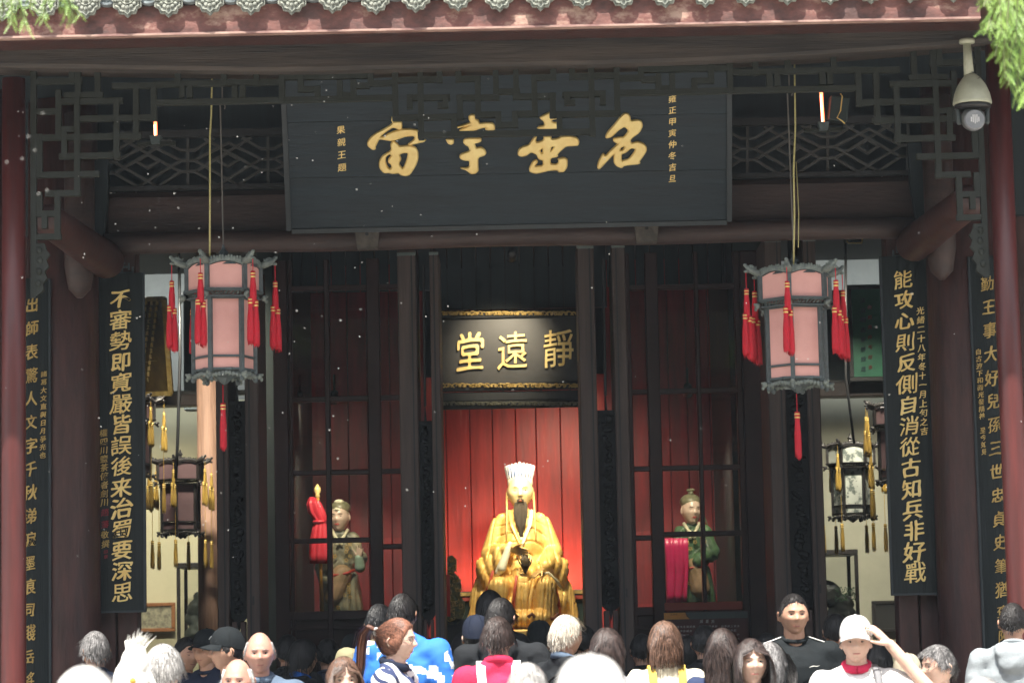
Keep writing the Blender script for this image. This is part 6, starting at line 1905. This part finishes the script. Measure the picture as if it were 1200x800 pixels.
    W(c0).build('collar', cm, t, True)
    # trousers and shoes
    l_ = MB(); l_.ell((0, 0, .94), (.16 * wd, .12, .10))
    for k in sgn: l_.cap((.085 * k, 0, .90), (.10 * k, 0, .50), .092, .075); l_.cap((.10 * k, 0, .50), (.10 * k, .01, .09), .072, .062)
    W(l_); fin(fuse(l_, .022 * s, 3), 'trousers', cloth(trousers, CLOTHC[trousers]), t)
    for k in sgn:
        f_ = MB().cap((.10 * k, .045, .048), (.115 * k, -.15, .040), .046, .042, 10); W(f_).build('shoe', M_black, t, True)
    # hair
    if hair != 'none':
        h_ = hair_geo(hair, rng, L=L, thick=thick, wave=wave, n_str=None if detail else 220)
        h_.v = [HF(v) for v in h_.v]
        h_.build('hair', MC_hair(hc_), t, True)
    if hairpin:
        p_ = MB().tube([(-.020, .118, .075), (.0, .132, .055), (.022, .128, .01), (.03, .122, -.03)], [.010, .013, .012, .009], 8, flat=.5); p_.v = [HF(v) for v in p_.v]; p_.build('hair_clip', M_white, t, True)
    if glasses:
        gm_ = M_black if glasses == 'dark' else M_wire
        for k in sgn:
            y = front_y(.032, 0) - .012
            q = MB().tube([(.033 * k + .022 * math.cos(a), y + .002, .001 + .016 * math.sin(a)) for a in [2 * math.pi * i / 16 for i in range(17)]], .0014, 5, caps=False)
            q.tube([(.055 * k, y + .002, .004), (.074 * k, -.05, .004), (.080 * k, .01, .004), (.078 * k, .025, -.008)], .0014, 5)
            q.v = [HF(v) for v in q.v]; q.build('glasses_frame', gm_, t)
        q = MB().tube([(-.012, front_y(0, 0) - .004, .004), (.012, front_y(0, 0) - .004, .004)], .0014, 5); q.v = [HF(v) for v in q.v]; q.build('glasses_bridge', gm_, t)
    if cap:
        cmn = hat_mat or cloth(cap, CLOTHC[cap])
        q = MB()
        vs2, fs2 = [], []
        nu, nv = 36, 14
        for j in range(nv + 1):
            ph = math.pi / 2 * j / nv
            for i in range(nu):
                a = 2 * math.pi * i / nu
                r_ = 1.0
                x_, y_ = .0875 * math.cos(ph) ** .75 * math.cos(a), .107 * math.cos(ph) ** .75 * math.sin(a)
                z_ = .028 + .107 * math.sin(ph) - (.020 * (.5 + .5 * math.sin(a)) if j == 0 else 0) * 1
                vs2.append(Vector((x_, y_ + .004, z_ - (.022 * max(0, math.sin(a)) * (1 - j / nv)))))
        for j in range(nv):
            for i in range(nu): fs2.append((j * nu + i, j * nu + (i + 1) % nu, (j + 1) * nu + (i + 1) % nu, (j + 1) * nu + i))
        q.add(vs2, fs2); q.ell((0, .004, .136), (.008, .008, .004), nu=8, nv=4)
        for k in range(3):
            a0 = math.pi * k / 3 + .0
            q.tube([(.0905 * math.cos(ph) ** .75 * math.cos(a0) , .1085 * math.cos(ph) ** .75 * math.sin(a0) + .004, .028 + .108 * math.sin(ph)) for ph in [math.pi * i / 10 if i <= 5 else math.pi * i / 10 for i in range(0, 6)]], .0012, 4)
        q.v = [HF(Vector(v) + Vector((0, .004, .012))) for v in q.v]; co_ = q.build('cap', cmn, t, 'auto')
        q = MB(); sb = 1 if cap_back else -1
        vs2, fs2 = [], []
        for j in range(7):
            f = j / 6
            for i in range(17):
                a = -1.15 + 2.3 * i / 16
                rr = 1 + .0 * f
                x_ = (.088 + .004 * f) * math.sin(a) 
                y_ = -(.100 * math.cos(a)) - f * .070 * max(0, math.cos(a * 1.30)) ** .6
                z_ = .030 - .020 * f - .012 * (math.sin(a) ** 2) * (1 + f)
                vs2.append(Vector((x_, -y_ if cap_back else y_, z_)))
        for j in range(6):
            for i in range(16): fs2.append((j * 17 + i, j * 17 + i + 1, (j + 1) * 17 + i + 1, (j + 1) * 17 + i))
        if not cap_back:
            n0 = len(vs2)
            vs2 += [v - Vector((0, 0, .004)) for v in vs2]; fs2 += [tuple(i + n0 for i in f)[::-1] for f in fs2]
            q.add([HF(v + Vector((0, .004, .016))) for v in vs2], fs2); q.build('brim', cmn, t, True)
    if straps:
        sm = cloth(straps, CLOTHC[straps])
        for k in sgn:
            q = MB(); path = [(.085 * k, -.125, 1.20), (.090 * k, -.115, 1.32), (.088 * k, -.055, 1.425), (.088 * k, .02, 1.448), (.086 * k, .095, 1.40), (.078 * k, .142, 1.32), (.060 * k, .155, 1.22)]
            vs2 = []; 
            for p_ in path:
                for (a, c) in ((-.022, 0), (.022, 0), (.022, .008), (-.022, .008)):
                    n_ = Vector((0, p_[1], p_[2] - 1.30)).normalized()
                    vs2.append(Vector(p_) + Vector((a, 0, 0)) + n_ * (c + .008))
            fs2 = [(i * 4 + j, i * 4 + (j + 1) % 4, (i + 1) * 4 + (j + 1) % 4, (i + 1) * 4 + j) for i in range(len(path) - 1) for j in range(4)] + [(0, 1, 2, 3), tuple(range(len(path) * 4 - 4, len(path) * 4))]
            q.add([X(v) for v in vs2], fs2); q.build('strap', sm, t, 'auto')
    if bag:
        q = MB(); q.ell((0, .20, 1.14), (.135, .075, .17)); q.ell((0, .19, 1.05), (.145, .08, .14)); W(q)
        me = fuse(q, .014, 4); o_ = fin(me, 'backpack_bag', cloth(bag, CLOTHC[bag]), t)
        q = MB().tube([(-.03, .155, 1.29), (-.028, .16, 1.335), (.028, .16, 1.335), (.03, .155, 1.29)], .008, 6); W(q).build('grab_handle', cloth(bag, CLOTHC[bag]), t, True)
    if extra: extra(t, X, HF, s)
    return t
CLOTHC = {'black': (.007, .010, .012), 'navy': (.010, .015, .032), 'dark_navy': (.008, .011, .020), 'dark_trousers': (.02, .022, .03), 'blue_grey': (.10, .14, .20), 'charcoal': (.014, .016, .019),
          'olive': (.24, .22, .13), 'raspberry': (.60, .03, .09), 'white': (.72, .71, .69), 'cream': (.66, .62, .50), 'mustard': (.55, .36, .07), 'grey_marl': (.28, .31, .33), 'beige': (.40, .35, .26),
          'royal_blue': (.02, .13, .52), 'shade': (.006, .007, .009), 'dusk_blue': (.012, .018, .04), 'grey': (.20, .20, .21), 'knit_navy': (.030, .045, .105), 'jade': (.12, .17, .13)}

def zigzag(n, l, b, tc):
    mp = n.new('ShaderNodeMapping'); mp.inputs['Rotation'].default_value = (0, R(35), 0)
    wv = n.new('ShaderNodeTexWave'); wv.wave_profile = 'SAW'; wv.inputs['Scale'].default_value = 4.6; wv.inputs['Distortion'].default_value = 3.2; wv.inputs['Detail'].default_value = 0; wv.inputs['Detail Scale'].default_value = 2.5
    cr = n.new('ShaderNodeValToRGB'); cr.color_ramp.interpolation = 'CONSTANT'
    cr.color_ramp.elements[0].color = (.70, .70, .68, 1); cr.color_ramp.elements[1].position = .58; cr.color_ramp.elements[1].color = (.022, .035, .10, 1)
    l.new(tc.outputs['Object'], mp.inputs[0]); l.new(mp.outputs[0], wv.inputs['Vector']); l.new(wv.outputs['Fac'], cr.inputs[0]); l.new(cr.outputs[0], b.inputs['Base Color'])
M_zig = pattern_cloth('navy_white_knit', zigzag)
zb_j = P(500, 768, 15.6).z
def bluewhite(n, l, b, tc):
    sx = n.new('ShaderNodeSeparateXYZ'); l.new(tc.outputs['Object'], sx.inputs[0])
    ck = n.new('ShaderNodeTexVoronoi'); ck.inputs['Scale'].default_value = 17; ck.feature = 'F1'; ck.distance = 'CHEBYCHEV'
    l.new(tc.outputs['Object'], ck.inputs['Vector'])
    a = n.new('ShaderNodeMath'); a.operation = 'GREATER_THAN'; a.inputs[1].default_value = .36; l.new(ck.outputs['Distance'], a.inputs[0])
    # diagonal white bands low on the back
    ab = n.new('ShaderNodeMath'); ab.operation = 'ADD'; ab.inputs[1].default_value = -P(498, 760, 15.6).x; l.new(sx.outputs['X'], ab.inputs[0])
    ab2 = n.new('ShaderNodeMath'); ab2.operation = 'ABSOLUTE'; l.new(ab.outputs[0], ab2.inputs[0])
    mu = n.new('ShaderNodeMath'); mu.operation = 'MULTIPLY'; mu.inputs[1].default_value = -.75; l.new(ab2.outputs[0], mu.inputs[0])
    zz = n.new('ShaderNodeMath'); zz.operation = 'ADD'; l.new(sx.outputs['Z'], zz.inputs[0]); l.new(mu.outputs[0], zz.inputs[1])
    c1 = n.new('ShaderNodeMath'); c1.operation = 'LESS_THAN'; c1.inputs[1].default_value = zb_j - .07; l.new(zz.outputs[0], c1.inputs[0])
    c2 = n.new('ShaderNodeMath'); c2.operation = 'GREATER_THAN'; c2.inputs[1].default_value = zb_j - .23; l.new(zz.outputs[0], c2.inputs[0])
    mm = n.new('ShaderNodeMath'); mm.operation = 'MULTIPLY'; l.new(c1.outputs[0], mm.inputs[0]); l.new(c2.outputs[0], mm.inputs[1])
    m2 = n.new('ShaderNodeMath'); m2.operation = 'SUBTRACT'; m2.use_clamp = True; l.new(mm.outputs[0], m2.inputs[0])
    m3 = n.new('ShaderNodeMath'); m3.operation = 'MULTIPLY'; m3.inputs[1].default_value = 1.0; l.new(a.outputs[0], m3.inputs[0]); l.new(m3.outputs[0], m2.inputs[1])
    mix = n.new('ShaderNodeMix'); mix.data_type = 'RGBA'; mix.inputs[6].default_value = (.02, .15, .55, 1); mix.inputs[7].default_value = (.66, .68, .70, 1)
    l.new(m2.outputs[0], mix.inputs[0]); l.new(mix.outputs[2], b.inputs['Base Color'])
M_bw = pattern_cloth('blue_white_jacket', bluewhite)

def logo_chest(t, X, HF, s):
    q = MB().tube([X((.052, -.145, 1.295)), X((.072, -.146, 1.302)), X((.092, -.142, 1.300)), X((.108, -.137, 1.303))], [.004, .006, .005, .002], 6, flat=.4); q.build('chest_logo', M_white, t, True)
    for k in (-1, 1):
        q = MB(); q.tube([X((.075 * k, -.015, 1.462)), X((.12 * k, -.008, 1.446)), X((.17 * k, -.004, 1.430)), X((.215 * k, -.01, 1.385)), X((.245 * k, -.015, 1.30)), X((.268 * k, -.012, 1.18))], .0052, 6, flat=.7)
        q.build('piping', M_white, t, True)
def cap_logo(t, X, HF, s):
    q = MB(); q.tube([(.070, -.065, .075), (.078, -.05, .095), (.082, -.035, .075), (.088, -.02, .085)], .006, 6, flat=.4); q.v = [HF(v) for v in q.v]; q.build('cap_emblem', M_white, t)
def sling(t, X, HF, s):
    q = MB().tube([X((-.14, .03, 1.44)), X((-.05, .145, 1.34)), X((.08, .15, 1.20)), X((.17, .12, 1.05))], .016, 6, flat=.35); q.build('sling_strap', M_black, t, True)
def sling_front(t, X, HF, s):
    q = MB().tube([X((.085, .0, 1.458)), X((.10, -.08, 1.42)), X((.11, -.13, 1.34)), X((.12, -.145, 1.18))], .018, 6, flat=.35); q.build('bag_strap', cloth('grey', CLOTHC['grey']), t, True)

# front row, partly in the sun
person('grey haired man seen from behind, in dark navy jacket, below the left column', 112.5, 738, 15.9, -152, 'short', 'saltpepper', 'tan', 'navy', wide=1.02)
person('man in a black cap seen in profile facing left beside the old bald man', 268, 737, 15.4, -78, 'cap', 'black', 'tan', 'dark_navy', cap='black', glasses=True)
person('bald old man whose bare head shows just in front of the grey blue shirt', 279, 769, 13.8, -8, 'bald', 'white', 'ruddy', 'grey', hs=1.03)
person('old man with receding grey hair and grey blue shirt facing the camera', 304, 738, 14.9, 6, 'bald', 'grey', 'ruddy', 'blue_grey', collar=cloth('blue_grey', CLOTHC['blue_grey']), wide=1.05, hs=1.03, nose=1.1)
person('short brown haired woman with only the top of her face above the lower edge', 402, 769, 14.0, 12, 'bob', 'brown', 'fair', 'grey', hs=1.0, female=True)
person('person in an olive jacket half hidden behind the ponytailed woman', 444, 706, 16.3, 172, 'short', 'shadowblack', 'tan', 'olive', wide=1.1)
person('woman with auburn ponytail and glasses in a navy and white patterned sweater facing right', 463, 723, 14.6, 74, 'pony', 'auburn', 'fair', 'white', top_mat=M_zig, glasses=True, hairpin=True, female=True, wide=1.02, collar=cloth('navy', CLOTHC['navy']))
person('tall man with cropped black hair in a bright blue and white jacket seen from behind', 471, 694, 15.6, 168, 'short', 'black', 'tan', 'royal_blue', top_mat=M_bw, wide=1.1, collar=cloth('royal_blue', CLOTHC['royal_blue']), thick=.010)
person('person in a navy baseball cap seen from behind beside the dark hooded man', 558, 723, 16.0, 178, 'cap', 'black', 'fair', 'jade', cap='navy', wide=.9)
person('long black haired head standing in the shade in front of the golden statue', 574, 691, 17.2, 180, 'long', 'shadowblack', 'tan', 'shade', female=True, detail=False, L=.3)
person('man in a dark hooded jacket with his back to the camera below the golden statue', 586, 699, 15.7, 168, 'short', 'black', 'tan', 'charcoal', hood=True, wide=1.15)
person('person in a raspberry red jacket with white backpack straps seen from behind', 583, 722, 14.9, 180, 'short', 'darkbrown', 'fair', 'raspberry', straps='white', bag='white', wide=.95, collar=cloth('raspberry', CLOTHC['raspberry']), thick=.016)
person('grey haired blurred head rising at the lower edge below the red jacket', 618, 777, 11.6, 180, 'short', 'grey', 'tan', 'white', thick=.018)
person('white haired man with glasses and black jacket turned to the right below the statue', 661, 719, 15.2, 128, 'short', 'beige', 'tan', 'charcoal', glasses='dark', hood=False, wide=1.08, collar=cloth('blue_grey', CLOTHC['blue_grey']), extra=sling)
person('nearest blurred figure in a big white hat at the lower edge in the middle', 692, 776, 6.4, 180, 'short', 'grey', 'tan', 'white', cap='white')
person('woman with very long dark brown hair down her back in a white top', 711, 737, 14.4, 178, 'long', 'darkbrown', 'fair', 'white', L=.48, female=True, thick=.024)
person('woman with a brown bob and cream sweater carrying a yellow backpack', 779, 729, 15.2, 182, 'bob', 'brown', 'fair', 'cream', straps='mustard', bag='mustard', female=True, thick=.026, wide=1.08)
person('woman with long straight brown hair in a navy knitted sweater turned half away', 846, 737, 15.0, 162, 'long', 'darkbrown', 'fair', 'knit_navy', female=True, L=.36, thick=.022)
person('young woman with long brown hair squinting toward the camera in the sun', 879, 748, 13.8, 8, 'long', 'darkbrown', 'fair', 'white', female=True, L=.3, eyes=False, pitch=-4)
person('person with short grey hair tucked behind the squinting young woman', 902, 752, 15.1, 150, 'bob', 'saltpepper', 'tan', 'grey', female=True)
person('stocky man with cropped hair wearing a black sweatshirt with white shoulder piping', 929, 693, 15.95, 5, 'crew', 'black', 'tan', 'black', wide=1.18, extra=logo_chest, neck_w=1.15, hs=1.10, jaw=.22)
person('young man holding the back of his white baseball cap with one raised hand', 1002, 724, 14.3, -6, 'cap', 'black', 'fair', 'white', cap='white', arm_up=True, collar=cloth('raspberry', CLOTHC['raspberry']), extra=sling_front, wide=.98)
person('man with short salt and pepper hair and thin glasses in profile facing left', 1101, 754, 14.5, -68, 'short', 'saltpepper', 'fair', 'white', glasses=True)
person('person in a grey hooded sweatshirt standing half behind the right red post', 1186, 704, 15.7, 166, 'crew', 'black', 'tan', 'grey_marl', hood=True, wide=1.1)
person('person in a beige sun hat mostly hidden behind the raised arm', 1063, 768, 15.6, 175, 'cap', 'black', 'tan', 'beige', cap='beige')
person('person with smooth silver grey hair seen from behind next to the white plush toy', 191, 756, 13.4, 178, 'short', 'grey', 'tan', 'grey', thick=.022, hs=1.06)
person('blurred person with wispy white hair at the lower left corner', 98, 783, 7.6, 175, 'short', 'white', 'ruddy', 'grey', thick=.02)
person('blurred grey haired head barely showing at the lower right', 1152, 792, 9.5, 180, 'short', 'grey', 'tan', 'grey')
# people in the shade of the hall
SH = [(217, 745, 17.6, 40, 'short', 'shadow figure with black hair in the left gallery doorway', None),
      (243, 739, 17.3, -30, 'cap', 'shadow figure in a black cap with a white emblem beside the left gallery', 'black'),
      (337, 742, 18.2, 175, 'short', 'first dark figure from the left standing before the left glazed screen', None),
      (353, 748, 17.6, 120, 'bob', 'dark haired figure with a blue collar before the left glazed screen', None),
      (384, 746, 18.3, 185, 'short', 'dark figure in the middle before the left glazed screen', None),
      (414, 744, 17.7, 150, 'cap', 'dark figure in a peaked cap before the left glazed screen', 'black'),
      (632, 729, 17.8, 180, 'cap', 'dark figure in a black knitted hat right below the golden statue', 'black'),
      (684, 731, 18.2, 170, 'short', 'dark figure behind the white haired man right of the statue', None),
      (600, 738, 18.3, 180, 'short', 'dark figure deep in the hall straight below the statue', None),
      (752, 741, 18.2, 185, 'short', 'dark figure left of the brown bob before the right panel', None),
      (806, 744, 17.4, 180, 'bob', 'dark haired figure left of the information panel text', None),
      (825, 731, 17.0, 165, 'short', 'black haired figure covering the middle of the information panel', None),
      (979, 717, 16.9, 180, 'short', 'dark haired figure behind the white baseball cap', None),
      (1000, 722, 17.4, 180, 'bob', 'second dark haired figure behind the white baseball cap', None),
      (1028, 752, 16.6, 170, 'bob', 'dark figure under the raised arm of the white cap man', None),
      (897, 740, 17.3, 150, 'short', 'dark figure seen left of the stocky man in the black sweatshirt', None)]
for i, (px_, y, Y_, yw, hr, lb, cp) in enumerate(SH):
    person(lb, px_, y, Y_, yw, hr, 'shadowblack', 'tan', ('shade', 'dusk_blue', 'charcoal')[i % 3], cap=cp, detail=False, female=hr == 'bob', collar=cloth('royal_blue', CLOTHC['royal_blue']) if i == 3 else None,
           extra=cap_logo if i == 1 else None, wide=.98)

# white plush toy held up near the left edge
pt_ = P(160, 800, 13.0)
t = thing('plush_toy', 'fluffy white plush toy with a tuft and one round ear at lower left', 'plush toy', pt_)
mb = MB(); W_ = lambda x, y, d=0.0: P(x, y, 13.0) + Vector((0, d, 0))
mb.ell(W_(158, 777), (.068, .06, .085)); mb.ell(W_(153, 800), (.085, .07, .12)); mb.cap(W_(152, 765), W_(148.5, 752), .014, .013); mb.cap(W_(166, 775), W_(183, 806), .02, .012); mb.ell(W_(160, 763), (.045, .045, .04))
me = fuse(mb, .008, 3)
fin(me, 'plush_body', mat('white_plush', (.82, .80, .74), rough=.95, scale=60, bump=.8, sheen=.6), t)
mb = MB(); q = random.Random(2)
for i in range(140):
    a = W_(160 + q.gauss(0, 4.5), 762 + q.gauss(0, 3), q.uniform(-.03, .03)); d = Vector((q.gauss(.1, .35), q.gauss(0, .3), 1)).normalized()
    mb.tube([a, a + d * .03, a + d * q.uniform(.05, .085) + Vector((.012, 0, 0))], [.003, .002, .0005], 4)
mb.build('tuft', MC['white_plush'], t)
mb = MB().ell(W_(158, 797, -.068), (.014, .01, .014), nu=10, nv=8); mb.build('nose', cloth('mustard', CLOTHC['mustard']), t, True)
o = MB().tube([W_(156, 800, .0) + Vector((0, 0, -.05)), W_(156, 800, .02) + Vector((0, 0, -.75))], .010, 8).build('stick', M_white, t, True)

# ================================================================== FOLIAGE
def branch(label, Y, stems, seed, spread=.05, big=1.0):
    t = thing('hanging_branch', label, 'branch', P(stems[0][0][0], stems[0][0][1], Y))
    q = random.Random(seed)
    tw, lf = MB(), MB()
    for st_ in stems:
        Yb0 = Y + q.uniform(-.25, .25)
        pts = [P(x, y, Yb0 + q.uniform(-.03, .03)) for x, y in st_]
        tw.tube(pts, [.005 * big * (1 - .6 * i / len(pts)) for i in range(len(pts))], 5)
        # side sprigs with two rows of needles
        for a, b in zip(pts, pts[1:]):
            n = max(2, int((b - a).length / .017))
            for i in range(n):
                p = a.lerp(b, i / n); d = (b - a).normalized()
                for sgn_ in (-1, 1):
                    if q.random() < .2: continue
                    sd_ = Vector((sgn_ * q.uniform(.4, 1), q.uniform(-.8, .8), q.uniform(-.9, -.1))).normalized()
                    e = (d * .8 + sd_ * .8).normalized(); Ls = q.uniform(.035, .085) * big
                    p1 = p + e * Ls
                    m_ = int(Ls / .0055)
                    for k in range(m_):
                        c = p.lerp(p1, (k + .5) / m_); nn = e.cross(Vector((q.uniform(-.3, .3), -1, q.uniform(-.3, .3)))).normalized()
                        for s2 in (-1, 1):
                            ln = .013 * big * (1 - .5 * abs(2 * k / m_ - .8)) * q.uniform(.8, 1.2)
                            tip = c + (nn * s2 + e * .6).normalized() * ln
                            wv = e * .0011 * big
                            lf.add([c - wv, c + wv, tip], [(0, 1, 2)])
    tw.build('twig', M_twig, t)
    o = lf.build('needles', M_leaf, t); o['kind'] = 'stuff'
    return t
branch('bright green conifer fronds hanging into the upper left corner', 12.5,
       [[(0, -40), (12, -8), (14, 12), (13, 30)], [(20, -40), (22, 0), (28, 20), (32, 36)], [(-14, -30), (2, -5), (4, 14)], [(50, -50), (56, -8), (52, 12), (50, 26)], [(74, -50), (78, -8), (84, 14), (86, 26)], [(62, -40), (70, 0), (92, 14), (96, 20)], [(36, -40), (36, 0), (35, 14)], [(78, -40), (76, 5), (78, 20)]], 5)
branch('bright green conifer fronds hanging into the upper right corner', 12.0,
       [[(1172, -60), (1168, 0), (1160, 22), (1157, 36)], [(1180, -60), (1178, 20), (1170, 50), (1166, 66)], [(1190, -60), (1188, 30), (1184, 70), (1182, 100)], [(1200, -60), (1198, 40), (1194, 80), (1190, 118)], [(1212, -60), (1206, 50), (1204, 90), (1200, 122)], [(1186, -50), (1180, 30), (1176, 60), (1178, 92)],
        [(1196, -50), (1192, 10), (1190, 50)], [(1170, -50), (1172, 10), (1174, 40)], [(1206, -40), (1204, 20), (1202, 70)], [(1160, -60), (1156, -5), (1153, 8)], [(1184, -50), (1186, 0), (1186, 40)], [(1216, -40), (1214, 60), (1208, 110)]], 9, big=1.15)

# ================================================================== DRIFTING SEED FLUFF
mb = MB(); q = random.Random(12)
for i in range(170):
    Yf = q.uniform(11, 15.5)
    px_ = q.gauss(300, 190) if q.random() < .65 else q.uniform(0, 1200)
    p = P(px_, q.uniform(90, 660), Yf)
    r_ = q.choice((.0013, .0016, .0020, .0025)) 
    mb.ell(p, (r_ * q.uniform(1, 1.8), r_, r_), Matrix.Rotation(q.uniform(0, 3), 3, 'Y'), nu=6, nv=4)
for (x, y) in ((50, 133), (33, 160), (41, 176), (26, 186), (8, 190), (55, 223), (45, 227)):
    mb.ell(P(x, y, 9.0), (.0028, .0028, .0028), nu=8, nv=5)
o = mb.build('seed_fluff', M_fluff, None, True)
tag(o, 'tiny white seed fluff drifting in the air before the porch', 'fluff', kind='stuff')

# ================================================================== HAZE (incense smoke and dust in the air)
hz = MB().box((-41, -31, -1.4), (41, 41, 16)).mesh('haze', [])
mh = bpy.data.materials.new('haze_air'); mh.use_nodes = True
n = mh.node_tree.nodes; n.remove(n['Principled BSDF'])
pv = n.new('ShaderNodeVolumePrincipled'); pv.inputs['Color'].default_value = (.74, .88, 1, 1); pv.inputs['Density'].default_value = .0005; pv.inputs['Anisotropy'].default_value = .0
mh.node_tree.links.new(pv.outputs[0], n['Material Output'].inputs['Volume'])
hz.materials.append(mh)
tag(link('haze', hz), 'thin pale smoke haze filling the courtyard and the hall', 'haze', kind='stuff')
